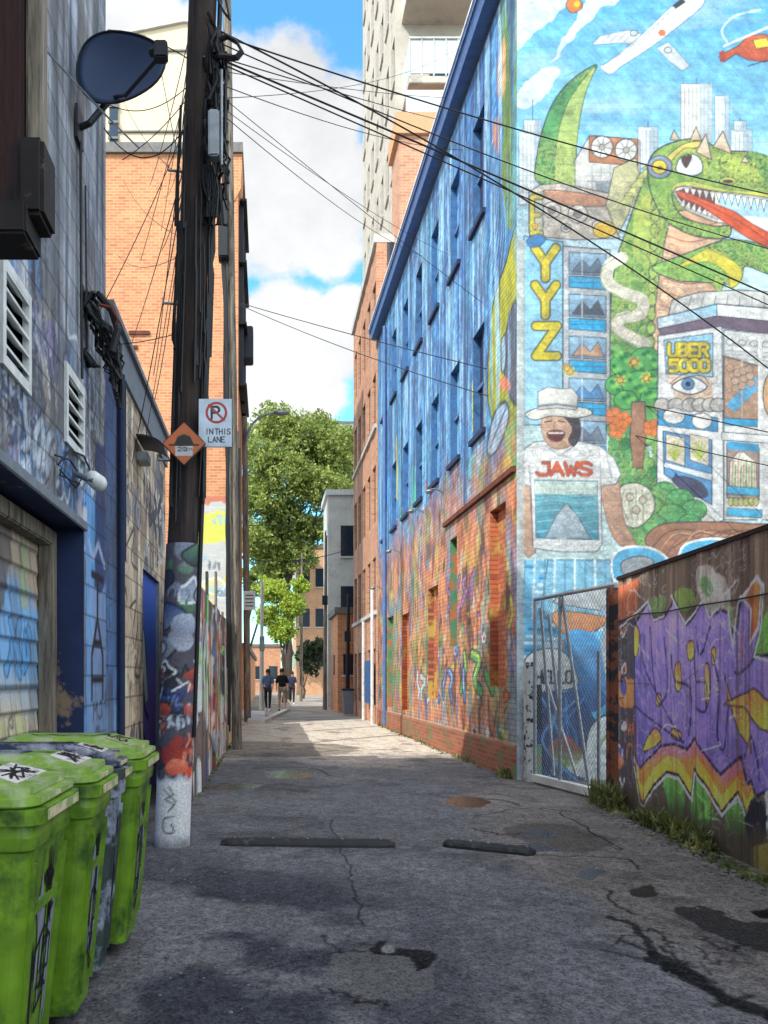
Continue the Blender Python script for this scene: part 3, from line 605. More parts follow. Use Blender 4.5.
# ================================================================= the long painted wall on the right of the lane
AO = Vector((3.23, 23.5, 0)); AU = Vector((.15, -12.63, 0)); AW = AU.length
WCOLS = [12.75, 14.3, 15.9, 17.5, 19.1, 20.7, 22.3]
def paint_side():
    c = Canvas(AO, AU, (0, 0, 1), AW, 11.2, .03, (196, 108, 70), gain=1.2)
    Y = lambda y: (23.5-y)/12.63*AW
    X, V = c.UU, c.VV
    # brick with smoke-like blue fade upward
    n = fbm(X*.5, V*.35, 5, 2); t = np.clip((V-3.4+(n-.5)*3.5)/2.0, 0, 1)[..., None]
    n2 = fbm(X*6, V*.45, 4, 5)[..., None]; n3 = fbm(X*2.2, V*1.3, 4, 8)[..., None]
    blue = lin((52, 122, 196))*(1-n2)+lin((112, 180, 226))*n2
    k = np.clip((n3-.52)*6, 0, 1); blue = blue*(1-k*.55)+lin((62, 98, 150))*k*.55
    c.img = c.img*(1-t)+blue*t
    for sd, col, lo in ((11, (196, 108, 70), .5), (12, (148, 70, 46), .56), (13, (120, 76, 130), .62), (14, (206, 128, 80), .6)):
        A = np.clip((fbm(X*1.6, V*1.1, 5, sd)-lo)*7, 0, 1)*.75*(1-t[..., 0]); c.img = c.img*(1-A[..., None])+lin(col)*A[..., None]
    c.graffiti((.4, 2.6, AW-.6, 5.4), [(70, 140, 200), (90, 160, 80), (120, 80, 110), (150, 80, 60), (80, 180, 190), (120, 150, 70), (176, 96, 64)], 190, 21, (.12, .42), .02, letters=False)
    c.graffiti((.2, .2, AW-.3, 3.4), [(192, 104, 66), (170, 84, 56), (70, 150, 90), (196, 190, 60), (90, 130, 180), (150, 170, 186), (214, 120, 60), (110, 70, 60)], 300, 22, (.08, .34), .018)
    c.streaks(.9, 2.2, 1.6, 31, (190, 98, 62), .42, .62, (0, 0, AW, 3.9)); c.streaks(.8, 3, 2, 35, (150, 76, 54), .5, .62, (0, 0, AW, 4.6)); c.streaks(.45, 5, .5, 33, (60, 50, 60), .55, .75)
    # long vertical drips
    rd = random.Random(8)
    for i in range(170):
        u = rd.uniform(0, AW-.9); v = rd.uniform(4.4, 11); L = rd.uniform(.5, 3.2)
        c.stroke([(u, v), (u, max(v-L, 3.2))], rd.choice([(180, 220, 240), (50, 110, 180), (100, 180, 226), (40, 80, 140), (150, 205, 235)]), rd.uniform(.03, .1), m=True, alpha=.7)
    c.graffiti((.3, .5, AW-.3, 4.0), [(226, 128, 74), (150, 70, 50), (90, 140, 80), (196, 190, 90), (80, 120, 180), (220, 214, 196), (60, 50, 56), (110, 170, 170)], 420, 88, (.05, .17), .016)
    c.cells(.21, .074, .5, 4, (204, 118, 78), .74, np.clip((4.6-V)/1.2, 0, 1)); c.cells(.5, 5, .22, 9)
    c.linework(3, (.35, .45, .55, .65), .035, (60, 50, 56), .55, None, 4, 2.0, .9); c.linework(6, (.4, .5, .6), .025, (230, 210, 170), .5, np.clip((5-V)/2, 0, 1), 14, 1.6, .8); c.linework(2.5, (.4, .5, .6), .04, (30, 60, 120), .6, np.clip((V-4.5)/2, 0, 1), 24, 2.4, .5)
    # near end: dark blue ribs, green and yellow figure
    c.poly([(498, 0), (517, -70), (517, 190), (508, 230), (500, 200), (503, 120)], (96, 130, 70), (110, 132, 62), sm=True, rough=.08)
    c.poly([(499, 50), (505, 40), (506, 80), (501, 100), (497, 90)], (206, 152, 86), sm=True); c.poly([(493, 125), (500, 118), (499, 150), (494, 155)], (190, 140, 120), sm=True)
    for k in range(14): c.stroke([(484+k*1.1, 120+k*3), (494+k*.9, 190+k*3), (486+k*1.1, 260+k*2)], (110, 170, 210) if k % 2 else (60, 100, 150), .05, sm=True)
    c.poly([(517, 225), (506, 262), (494, 300), (489, 345), (488, 400), (496, 430), (506, 430), (517, 420), (519, 300)], (178, 176, 46), (150, 158, 52), sm=True, line=(60, 76, 40), lw=.06, rough=.06)
    c.poly([(517, 305), (509, 318), (504, 350), (506, 385), (518, 400)], (92, 96, 110), sm=True, line=OUT, lw=.05); c.poly([(501, 345), (505, 335), (506, 360), (502, 372)], (150, 180, 200), sm=True, line=OUT, lw=.04)
    c.poly([(499, 382), (504, 376), (511, 384), (508, 392), (500, 388)], (206, 126, 84), sm=True)
    c.poly([(472, 382), (477, 378), (477, 428), (472, 432)], (196, 196, 60)); c.poly([(484, 375), (486, 374), (486, 430), (484, 432)], (110, 120, 60))
    c.poly([(487, 450), (494, 415), (504, 402), (509, 412), (505, 432), (494, 454)], (160, 186, 206), sm=True, line=OUT, lw=.06); c.stroke([(490, 448), (499, 425), (506, 408)], (60, 80, 110), .05)
    c.poly([(505, 430), (517, 418), (517, 480), (506, 486)], (82, 176, 96), (70, 150, 90)); c.poly([(500, 462), (510, 456), (512, 476), (502, 482)], (196, 190, 70), sm=True)
    c.poly([(517, 480), (511, 482), (508, 600), (510, 775), (517, 778)], (196, 92, 58), (176, 88, 60)); c.poly([(486, 530), (500, 520), (502, 640), (488, 640)], (84, 150, 88), (180, 110, 60), .8, rough=.1)
    for (a, b, cc, d), q in (((447, 545, 456, 600), (90, 200, 180)), ((478, 470, 484, 520), (80, 150, 96)), ((400, 560, 405, 640), (206, 130, 70)), ((425, 610, 440, 690), (206, 92, 52)), ((394, 440, 398, 500), (190, 190, 70)), ((411, 470, 417, 510), (80, 190, 150)), ((380, 600, 386, 690), (206, 110, 80))):
        c.poly([(a, b), (cc, b-6), (cc, d), (a, d)], q, alpha=.85, rough=.08)
    c.graffiti((8.6, .45, 12.3, 2.4), [(66, 120, 60), (196, 190, 60), (70, 100, 160), (140, 110, 170), (230, 226, 210), (200, 90, 50)], 110, 44, (.08, .28), .018)
    for sd, col, lo, fx, fy in ((60, (196, 116, 80), .44, 2, 1.5), (59, (214, 148, 108), .52, 5, 3), (61, (196, 186, 160), .62, 3, 1.6), (62, (120, 136, 120), .57, 3.4, 1.8), (63, (130, 140, 160), .57, 3, 2), (64, (206, 140, 96), .52, 4, 3), (65, (90, 66, 64), .6, 5, 2), (69, (120, 70, 56), .57, 6, 2.5), (66, (96, 150, 90), .6, 1.6, 1), (67, (206, 196, 80), .66, 1.8, 1.4), (68, (76, 120, 176), .64, 1.6, 1.2)):
        A = np.clip((fbm(X*fx, V*fy, 6, sd)-lo)*14, 0, 1)*(.85 if sd < 66 else .45)*np.clip((5.2-V)/1.6, 0, 1); c.img = c.img*(1-A[..., None])+lin(col)*A[..., None]
    for sd, col, lo in ((81, (40, 86, 150), .55), (82, (170, 214, 236), .56), (83, (70, 70, 110), .62), (84, (96, 170, 200), .57)):
        A = np.clip((fbm(X*7, V*.5, 5, sd)-lo)*9, 0, 1)*.7*np.clip((V-4.6)/1.5, 0, 1); c.img = c.img*(1-A[..., None])+lin(col)*A[..., None]
    c.graffiti((7.5, .3, 12.5, 2.6), [(60, 110, 60), (206, 196, 70), (66, 100, 170), (40, 50, 60), (220, 220, 210), (200, 90, 50)], 60, 97, (.06, .22), .025)
    for i, (u, v, sz, fi, ed, hi) in enumerate(((10.6, 1.5, .62, (96, 160, 90), (40, 40, 60), (220, 214, 90)), (8.7, 1.25, .55, (90, 130, 190), (30, 30, 50), (220, 225, 230)), (11.8, 2.3, .4, (210, 196, 80), (60, 50, 40), None), (6.7, 1.2, .5, (190, 200, 206), (60, 50, 60), None), (2.8, 1.4, .5, (110, 160, 100), (40, 50, 50), None), (9.6, 2.9, .45, (150, 110, 150), (50, 40, 60), None), (1.4, 1.3, .45, (200, 190, 110), (70, 60, 50), None))):
        c.throwup(u, v, sz, fi, ed, 50+i, 4 if i % 2 else 3, hi, 1.9)
    # plinth line
    A = ((V < .47).astype(float)*.6)[..., None]; c.img = c.img*(1-A)+lin((168, 92, 66))*A
    c.stroke([(0, .47), (AW, .46)], (196, 176, 160), .04, m=True); c.streaks(.6, 3, 6, 51, (120, 110, 90), .5, .7, (0, 0, AW, .3))
    c.graffiti((0, .05, AW, .45), [(90, 140, 80), (190, 180, 80), (90, 90, 120)], 30, 61, (.1, .3), .02)
    n = fbm(X*12, V*7, 4, 3)[..., None]; c.img = c.img*(.45+1.1*n)
    return c

# ================================================================= purple throw-up on the board fence
FO = Vector((3.80, 8.68, 0)); FE = Vector((3.176, 1.0, 0)); FU = FE-FO; FW = FU.length; FH = 2.46
def cc(x, y): return (500+x/2.866, 540+y/2.866)
def paint_fence():
    c = Canvas(FO, FU, (0, 0, 1), FW, FH, .012, (104, 84, 70), gain=2.55); c.brush = .34
    X, V = c.UU, c.VV; T = lambda pts: [cc(*p) for p in pts]
    bw = .125; bi = np.floor(X/bw).astype(int)
    rnd = np.array([random.Random(i).random() for i in range(90)])
    g = rnd[bi][..., None]; c.img = c.img*(.6+.7*g)
    n = fbm(X*22, V*1.3, 5, 3)[..., None]; c.img = c.img*(.45+1.1*n)
    # board top left reddish, lower dark
    c.poly(T([(335, 130), (395, 110), (395, 240), (335, 240)]), (170, 86, 50), (120, 70, 50), .9, rough=.05)
    c.poly(T([(335, 230), (390, 225), (385, 760), (335, 780)]), (58, 56, 66), alpha=.85)
    c.poly(T([(345, 410), (390, 400), (385, 470), (345, 475)]), (200, 110, 60), sm=True, rough=.04)
    c.graffiti((0, .2, .35, 2.0), [(230, 230, 230), (190, 100, 60), (80, 80, 150), (30, 30, 40)], 22, 9, (.06, .2), .015)
    for q, col in (([(560, 90), (610, 80), (660, 150), (640, 230), (590, 200)], (170, 158, 146)), ([(500, 150), (545, 140), (560, 185), (520, 200)], (110, 130, 60)), ([(575, 120), (600, 110), (612, 150), (588, 165)], (90, 130, 70)), ([(430, 170), (470, 160), (470, 205), (440, 215)], (96, 118, 66)), ([(735, 330), (750, 240), (800, 170), (830, 330), (800, 350)], (96, 150, 60)), ([(645, 200), (665, 190), (672, 280), (655, 300)], (120, 140, 80))):
        c.poly(T(q), col, sm=True, alpha=.85, rough=.03)
    # lower greens
    c.poly(T([(395, 700), (1000, 620), (1000, 1200), (395, 900)]), (70, 70, 62), alpha=.7)
    for q in ([(470, 680), (500, 665), (525, 700), (525, 780), (500, 800), (480, 750)], [(545, 660), (565, 655), (600, 730), (610, 790), (580, 830), (545, 780)], [(645, 780), (680, 735), (700, 800), (690, 840), (655, 830)], [(820, 800), (880, 700), (920, 900), (860, 980)]): c.poly(T(q), (96, 150, 66), (70, 120, 58), sm=True, rough=.03)
    # orange to yellow flame band with black and white edging
    band = [(384, 640), (400, 742), (412, 752), (440, 700), (478, 662), (512, 672), (548, 735), (556, 655), (592, 705), (634, 778), (684, 722), (706, 796), (735, 740), (768, 760), (830, 860), (900, 700), (960, 900), (1000, 820), (1000, 500), (384, 500)]
    c.poly(T(band), (196, 84, 50), (238, 196, 60)); b2 = [(x, y-45) for x, y in band[:18]]
    c.poly(T(b2+[(1000, 480), (384, 480)]), (196, 84, 50), (226, 128, 56), sm=False)
    c.stroke(T([(x, y+5) for x, y in band[:18]]), (30, 26, 30), .05); c.stroke(T([(x, y+12) for x, y in band[:18]]), (232, 232, 226), .022)
    # purple mass
    c.stroke(T([(384, 640), (460, 600), (540, 610), (560, 580), (640, 680), (700, 640), (768, 740)]), (120, 96, 170), .06, soft=.08, alpha=.6)
    pur = [(384, 300), (386, 240), (425, 178), (436, 232), (470, 222), (490, 190), (496, 165), (515, 215), (535, 245), (560, 210), (582, 178), (600, 222), (630, 200), (655, 208), (668, 280), (684, 240), (690, 165), (738, 108), (754, 130), (748, 250), (728, 336), (768, 330), (820, 250), (860, 330), (910, 260), (1000, 300), (1000, 640), (930, 780), (880, 640), (820, 800), (768, 720), (735, 735), (722, 690), (706, 700), (690, 622), (630, 672), (592, 622), (556, 568), (536, 600), (500, 585), (460, 590), (400, 655), (386, 620)]
    c.poly(T(pur), (140, 116, 182), (118, 98, 166), line=(34, 32, 60), lw=.03)
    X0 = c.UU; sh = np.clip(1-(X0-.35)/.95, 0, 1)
    A = sh*(np.abs(c.img-lin((120, 94, 168))).sum(-1) < .22)*.75; c.img = c.img*(1-A[..., None])+lin((62, 74, 128))*A[..., None]  # left part of the purple darkened to blue, shade put into the colour
    for q in ([(690, 165), (738, 108), (752, 130), (742, 250), (716, 300), (722, 200)],): c.poly(T(q), (214, 120, 62), (196, 70, 40), line=(240, 236, 226), lw=.022)
    for q in ([(640, 380), (655, 460), (690, 560), (722, 610), (716, 520), (700, 450), (668, 470)], [(640, 470), (730, 425), (768, 460), (800, 560), (745, 540), (700, 480)], [(384, 250), (398, 260), (395, 320), (384, 330)], [(410, 600), (440, 540), (462, 570), (430, 600)], [(495, 540), (520, 555), (512, 575), (490, 560)], [(535, 300), (552, 290), (556, 330), (540, 345)], [(606, 315), (618, 310), (616, 350), (608, 355)], [(500, 370), (515, 350), (520, 420), (505, 430)], [(585, 370), (598, 360), (600, 440), (590, 480)], [(448, 440), (462, 450), (458, 475), (446, 470)]):
        c.poly(T(q), (216, 120, 60), (232, 176, 64), line=(40, 30, 50), lw=.018, sm=len(q) < 6)
    for q in ([(398, 260), (420, 380), (520, 575)], [(430, 250), (440, 400), (455, 470), (480, 420), (470, 280)], [(490, 330), (500, 400), (545, 430), (540, 560)], [(555, 300), (560, 400), (590, 410), (588, 490), (560, 480)], [(610, 330), (625, 420), (622, 560), (640, 600), (655, 480)], [(675, 380), (690, 380), (740, 330)], [(560, 250), (575, 330), (600, 250)], [(700, 620), (720, 560), (740, 640), (745, 690)], [(385, 475), (440, 520), (525, 580)]):
        c.stroke(T(q), (44, 40, 84), .024, sm=True)
    for q in ([(345, 250), (425, 176), (437, 232), (470, 218)], [(490, 160), (515, 212), (530, 240), (582, 176), (600, 224), (628, 190)], [(655, 205), (668, 312), (684, 180), (738, 104), (757, 130), (750, 250), (730, 334), (768, 345)]): c.stroke(T(q), (232, 232, 226), .018)
    c.poly(T([(700, 800), (722, 740), (745, 722), (762, 760), (760, 850), (720, 880)]), (28, 28, 38), sm=True, rough=.03)
    c.poly(T([(762, 720), (800, 725), (800, 860), (766, 860)]), (206, 206, 206), alpha=.9, rough=.03); c.poly(T([(730, 880), (768, 860), (820, 900), (820, 1000), (730, 950)]), (206, 186, 70), alpha=.8, rough=.04)
    for k in range(8): c.stroke(T([(560+k*7, 720+k*8), (600-k*3, 760+k*5), (565+k*8, 800)]), (120, 190, 90), .012)
    rdf = random.Random(3)
    for i in range(46):
        x = rdf.uniform(390, 900); y = rdf.uniform(200, 720); L = rdf.uniform(20, 110); c.stroke(T([(x, y), (x+rdf.uniform(-2, 2), y+L)]), rdf.choice([(100, 84, 160), (60, 56, 100), (200, 110, 60), (150, 130, 190), (90, 140, 70)]), rdf.uniform(.005, .012), alpha=.8)
    for i in range(26):
        x = rdf.uniform(390, 900); y = rdf.uniform(60, 860); c.stroke(T([(x, y), (x+rdf.uniform(-40, 40), y+rdf.uniform(-30, 30)), (x+rdf.uniform(-50, 50), y+rdf.uniform(-30, 30))]), rdf.choice([(230, 230, 226), (30, 30, 40), (70, 60, 110)]), .007, sm=True, alpha=.85)
    c.linework(5, (.42, .58), .010, (40, 34, 60), .4, None, 5, 1, .7); c.linework(9, (.5,), .008, (226, 220, 210), .35, None, 9)
    # board joints: real grooves + grain
    fr = X/bw-bi; c.disp = -.012*np.exp(-((np.minimum(fr, 1-fr)*bw)/.006)**2)+(rnd[bi]-.5)*.012
    n = fbm(X*30, V*1.5, 4, 6)[..., None]; c.img = c.img*(.66+.62*n); n = fbm(X*14, V*.8, 4, 16); A = np.clip((n-.6)*5, 0, .6)[..., None]; c.img = c.img*(1-A)+lin((70, 52, 44))*A
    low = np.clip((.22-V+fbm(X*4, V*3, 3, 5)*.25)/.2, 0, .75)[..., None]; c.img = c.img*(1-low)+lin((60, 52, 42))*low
    return c

# ================================================================= the shaded walls on the left
LX = -1.40
def paint_left():
    c = Canvas((LX, 1.0, 0), (0, 1, 0), (0, 0, 1), 5.9, 9.7, .022, (118, 122, 130), gain=1.55)
    X, V = c.UU, c.VV
    n = fbm(X*2.2, V*.9, 5, 1)[..., None]; c.img = c.img*(.55+.9*n)
    low = np.clip((4.6-V)/1.2, 0, 1)
    for sd, col, lo, sc in ((3, (78, 128, 186), .54, .9), (4, (112, 108, 140), .57, .8), (5, (176, 176, 182), .52, 1), (6, (44, 54, 84), .55, 1), (7, (150, 140, 130), .56, .9), (8, (30, 34, 50), .6, 1)):
        A = np.clip((fbm(X*4.2, V*1.1, 5, sd)-lo)*7, 0, 1)*sc*low*.9; c.img = c.img*(1-A[..., None])+lin(col)*A[..., None]
    A = np.clip((fbm(X*3, V*1.0, 5, 44)-.58)*5, 0, .6)*(1-low); c.img = c.img*(1-A[..., None])+lin((160, 170, 190))*A[..., None]
    c.graffiti((2.6, 2.6, 5.8, 4.0), [(86, 136, 190), (100, 120, 150), (130, 120, 160), (190, 190, 190)], 40, 12, (.1, .4), .015)
    c.graffiti((3.2, 2.62, 5.8, 3.2), [(40, 44, 56), (60, 60, 70), (86, 136, 190)], 26, 13, (.1, .3), .015)
    c.streaks(.75, 9, .5, 15, (40, 44, 58), .5, .66); c.streaks(.5, 14, .9, 16, (190, 194, 204), .56, .7); c.streaks(.45, 2, 1.2, 17, (66, 70, 84), .5, .7)
    for i, (u, v, sz, fi) in enumerate(((3.3, 2.9, .3, (60, 70, 96)), (4.0, 2.85, .28, (150, 160, 176)), (4.75, 2.9, .26, (84, 130, 186)), (4.2, 3.5, .26, (96, 92, 120)), (5.3, 2.95, .22, (190, 196, 200)))): c.throwup(u, v, sz, fi, (28, 30, 40), 80+i, 4, None, 1.5)
    c.cells(.62, .235, .35, 3); c.linework(4, (.4, .5, .6), .02, (30, 32, 42), .7, low, 4, 1.3, .8); c.linework(9, (.45, .58), .012, (200, 204, 214), .6, low, 8); c.linework(7, (.42, .55), .014, (40, 44, 56), .6, None, 18, 1, .4); c.streaks(.6, 4, 2.2, 61, (84, 80, 78), .52, .68)
    c.poly([(5.1+.05, 0), (5.9, 0), (5.9, 2.7), (5.1+.05, 2.9)], (84, 140, 194), (110, 156, 198), m=True, alpha=.9, rough=.06)
    c.poly([(5.42, .0), (5.9, 0), (5.9, 3.4), (5.5, 3.3)], (34, 48, 92), (40, 60, 110), m=True, alpha=.9, rough=.05)
    c.poly([(5.25, -.1), (5.9, -.1), (5.9, 2.25), (5.6, 2.1), (5.3, 2.2)], (122, 146, 184), (112, 134, 166), m=True, alpha=.9, rough=.08)
    c.text('TAH', 5.36, 1.92, .42, .3, (22, 24, 36), .065, m=True, gap=1.15, down=True); c.stroke([(5.25, 2.45), (5.4, 2.35), (5.6, 2.5), (5.85, 2.35)], (150, 160, 190), .06, m=True)
    c.text('MJ', 5.42, 1.06, .13, .13, (22, 24, 36), .022, m=True); c.text('<', 5.5, .88, .14, .12, (22, 24, 36), .022, m=True); c.text('IMO', 5.36, .62, .12, .12, (22, 24, 36), .022, m=True, gap=1.35)
    n = fbm(X*30, V*12, 3, 7)[..., None]; c.img = c.img*(.75+.5*n)
    return c
def paint_low():
    c = Canvas((LX, 6.9, 0), (0, 1, 0), (0, 0, 1), 4.0, 4.6, .02, (178, 158, 136), gain=1.9)
    X, V = c.UU, c.VV
    n = fbm(X*9, V*.9, 5, 1)[..., None]; c.img = c.img*(.55+.9*n); c.streaks(.6, 7, .8, 15, (90, 80, 74), .5, .7)
    c.streaks(.5, 3, 2, 19, (206, 186, 160), .5, .7)
    c.poly([(-.1, -.1), (.78, -.1), (.74, 4.7), (-.1, 4.7)], (36, 46, 84), (84, 122, 170), m=True, rough=.05)
    c.poly([(-.1, -.1), (.8, -.1), (.8, 1.15), (-.1, 1.15)], (96, 134, 176), (120, 144, 176), m=True, rough=.08, alpha=.85)
    for q in ([(1.0, 2.7), (1.5, 2.95), (1.3, 2.6), (1.7, 2.55)], [(1.2, 2.1), (1.6, 2.2), (1.4, 1.9), (1.5, 1.7), (1.7, 1.95)], [(1.5, 1.6), (1.8, 1.7), (1.5, 1.45), (1.8, 1.4)], [(.9, 2.3), (1.3, 2.0)]): c.stroke(q, (28, 26, 30), .035, m=True, sm=True)
    c.streaks(.7, 3, 3, 23, (206, 180, 150), .42, .6, (.9, .1, 2.4, 2.4))
    c.graffiti((2.2, 2.4, 3.9, 4.2), [(150, 150, 150), (90, 94, 100), (50, 54, 62), (180, 170, 160)], 45, 31, (.1, .4), .02)
    c.linework(5, (.4, .5, .6), .018, (34, 32, 36), .75, None, 4); c.streaks(.7, 5, 1.6, 71, (72, 68, 70), .53, .68); c.cells(.4, .3, .35, 3)
    for i, (u, v, z, f_) in enumerate(((1.4, 3.2, .35, (120, 120, 126)), (3.0, 3.4, .4, (60, 64, 76)), (1.5, .7, .3, (90, 86, 90)), (3.7, 1.4, .3, (150, 60, 50)))): c.throwup(u, v, z, f_, (26, 26, 32), 300+i, 3, None, 1.5)
    n = fbm(X*25, V*10, 3, 7)[..., None]; c.img = c.img*(.75+.5*n)
    return c
def paint_hoarding():
    c = Canvas((-.85, 8.5, 0), (0.045/14, 1, 0), (0, 0, 1), 14.0, 2.5, .03, (84, 70, 66), gain=2.6)
    X, V = c.UU, c.VV
    c.graffiti((0, 0, 14, 2.5), [(190, 90, 60), (214, 130, 90), (60, 80, 140), (40, 44, 60), (200, 200, 200), (130, 70, 60), (90, 110, 140), (90, 150, 80), (214, 180, 160)], 330, 71, (.15, .6), .03)
    rdh = random.Random(9)
    for i in range(16): c.throwup(.7+i*.85, rdh.uniform(.7, 1.7), rdh.uniform(.4, .75), rdh.choice([(190, 84, 56), (206, 206, 206), (70, 100, 160), (214, 140, 90), (120, 160, 110), (40, 44, 60)]), rdh.choice([(24, 24, 32), (230, 230, 230)]), 200+i, 3)
    c.streaks(.8, 8, .8, 73, (28, 26, 32), .5, .65); n = fbm(X*14, V*5, 3, 7)[..., None]; c.img = c.img*(.6+.8*n)
    c.disp = .03*(np.floor(X/1.22).astype(int) % 2)
    return c
def paint_garage():
    c = Canvas((-1.72, 4.1, 0), (0, 1, 0), (0, 0, 1), 2.1, 2.6, .02, (188, 176, 150), gain=1.5)
    X, V = c.UU, c.VV
    t = np.clip((V-1.1+(fbm(X*1.5, V*1.5, 4, 2)-.5)*.8)/.4, 0, 1)[..., None]; c.img = c.img*(1-t)+lin((112, 158, 200))*t
    t = np.clip((V-1.95+(fbm(X*3, V*3, 4, 4)-.5)*.6)/.2, 0, 1)[..., None]; c.img = c.img*(1-t)+lin((170, 150, 130))*t
    for q, col in (([(.9, 1.9), (1.1, 1.9), (1.2, 2.4), (1.0, 2.5)], (90, 84, 84)), ([(1.4, 1.95), (1.6, 1.9), (1.6, 2.3), (1.45, 2.35)], (150, 160, 120)), ([(1.2, .5), (1.7, .4), (1.8, .8), (1.4, 1.0)], (196, 150, 176)), ([(1.0, .1), (1.3, .1), (1.2, .5), (1.0, .5)], (170, 190, 120))): c.poly(q, col, m=True, sm=True, alpha=.8, rough=.05)
    c.graffiti((.8, .1, 2, 1.1), [(190, 150, 150), (180, 180, 130), (90, 90, 90), (214, 200, 170)], 30, 8, (.08, .25), .012); c.throwup(1.3, .7, .3, (170, 130, 150), (70, 60, 70), 4, 4); c.throwup(1.4, 1.6, .3, (90, 150, 200), (50, 70, 100), 5, 3)
    c.streaks(.5, 14, 1.5, 9, (90, 86, 84), .5, .7)
    row = .165; fr = V/row-np.floor(V/row); c.disp = .018*(1-fr)
    seam = (fr < .13); c.img[seam] *= .35
    off = (np.floor(V/row).astype(int) % 2)*.11; fu = ((X+off)/.22) % 1; c.img[(fu < .06)] *= .6
    return c
# ================================================================= materials
M = {}
M['mural'] = paintmat('mural_paint', (.22, .076, .008), 'x', .86, fineamt=.1, gamt=.15)
M['side'] = paintmat('side_wall_paint', (.21, .074, .009), 'y', .55, fineamt=.3, gamt=.5, grime=(.5, .47, .45), stretch=(1, 1, .4))
M['fence'] = paintmat('fence_board_paint', None, fineamt=.22, stretch=(1, 1, .25), bmp=.5)
M['left'] = paintmat('left_wall_paint', (.62, .235, .012), 'y', .5, fineamt=.2, stretch=(1, 1, .5), bmp=.5)
M['low'] = paintmat('block_wall_paint', (.40, .30, .012), 'y', .45, fineamt=.3, stretch=(1, 1, .2), bmp=.7)
M['hoard'] = paintmat('hoarding_paint', None, fineamt=.35, stretch=(1, 1, .4), bmp=.8)
M['tile'] = paintmat('shingle_paint', None, fineamt=.2, bmp=.5)
M['asphalt'] = paintmat('asphalt', None, fineamt=.5, fine=90, rough=.85, bmp=1.0, grime=(.72, .70, .72), gl=.35, gh=.65, gamt=.6, wet=True)
M['dark'] = simple('dark_metal', (38, 40, 48), .5, .3)
M['black'] = simple('black_rubber', (24, 24, 27), .6, dirt=(90, 88, 86), dlo=.58, dhi=.8, dscale=6)
M['cable'] = simple('cable_jacket', (26, 26, 30), .6, bmp=0)
M['galv'] = simple('galvanised_steel', (150, 155, 160), .45, .6, dirt=(100, 84, 70), dlo=.6, dhi=.8)
M['white'] = simple('white_paint', (225, 226, 224), .5, dirt=(120, 110, 100), dlo=.58, dhi=.85)
M['bluefascia'] = simple('blue_fascia_paint', (84, 118, 170), .6)
M['paleblue'] = simple('pale_blue_paint', (118, 178, 216), .75, var=.45, scale=3, dirt=(60, 100, 160), dlo=.55, dhi=.65)
M['navy'] = simple('navy_paint', (34, 48, 82), .7)
M['orangepaint'] = simple('orange_door_paint', (196, 108, 66), .75, dirt=(196, 158, 84), dscale=2.2, dlo=.5, dhi=.64, scale=4)
M['greenpaint'] = simple('green_door_paint', (92, 140, 104), .75, dirt=(176, 100, 70), dscale=3, dlo=.5, dhi=.58, scale=4)
M['rust'] = simple('rusted_steel', (120, 62, 42), .85, .1, dirt=(60, 44, 40), dlo=.45, dhi=.7)
M['wood'] = simple('pole_wood', (70, 56, 50), .9, var=.6, scale=5, stretch=(6, 6, .5), bmp=.8, dirt=(30, 28, 34), dlo=.45, dhi=.65)
M['greywood'] = simple('grey_weathered_wood', (150, 138, 122), .9, var=.65, scale=5, stretch=(5, 5, .5), bmp=.8, dirt=(50, 44, 42), dlo=.5, dhi=.65)
M['redwood'] = simple('dark_red_boards', (66, 34, 32), .85, var=.6, scale=3, stretch=(3, 3, .7), bmp=.6, dirt=(20, 18, 22), dlo=.45, dhi=.6)
M['glassdark'] = simple('dark_window_glass', (40, 52, 66), .12, spec=.8, bmp=0)
M['concrete'] = simple('pale_concrete', (208, 206, 200), .85, var=.25, scale=1.5, dirt=(140, 138, 136), dscale=1, dlo=.5, dhi=.8)
M['brickorange'] = brick('orange_brick', (216, 146, 98), (190, 118, 78), (206, 172, 136), 'b', .24, .085, dlo=.6)
M['towerc'] = simple('tower_concrete', (204, 194, 180), .85, var=.3, scale=1.5, dirt=(110, 104, 100), dscale=1.5, dlo=.5, dhi=.8)
M['brickpink'] = brick('tower_brick', (206, 152, 116), (182, 122, 90), (196, 170, 150), 'b', .24, .085)
M['stucco'] = simple('cream_render', (226, 206, 174), .85, var=.12, scale=.8)
M['roofing'] = simple('grey_flashing', (120, 116, 112), .7)
M['sidinggrey'] = simple('grey_siding', (120, 126, 136), .7, var=.3)
M['dish'] = simple('dish_paint', (56, 70, 100), .45, var=.12, scale=4, bmp=.03)
M['binbody'] = simple('green_plastic', (122, 164, 40), .45, var=.55, scale=5, bmp=.12, dirt=(34, 58, 26), dscale=3.2, dlo=.50, dhi=.66, g=1.0)
M['binlid'] = simple('green_lid_plastic', (136, 174, 62), .42, var=.45, scale=4, bmp=.12, dirt=(170, 172, 150), dscale=5, dlo=.50, dhi=.64)
M['binblue'] = simple('blue_grey_lid_plastic', (40, 50, 76), .42, var=.5, scale=3, bmp=.1, dirt=(150, 150, 164), dscale=5, dlo=.48, dhi=.6)
M['binwear'] = simple('scuffed_green_plastic', (150, 176, 110), .5, var=.3, scale=6, dirt=(210, 190, 160), dscale=7, dlo=.48, dhi=.58)
M['ink'] = simple('black_spray_paint', (14, 15, 20), .6, bmp=0, var=.1)
M['silverpaint'] = simple('silver_grey_spray_paint', (150, 154, 176), .55, var=.5, scale=6, bmp=0)
M['label'] = simple('worn_paper_label', (214, 208, 204), .7, var=.25, scale=14, dirt=(120, 110, 120), dscale=16, dlo=.52, dhi=.62, bmp=0)
M['redpaint'] = simple('red_orange_spray_paint', (196, 80, 44), .6, bmp=0)
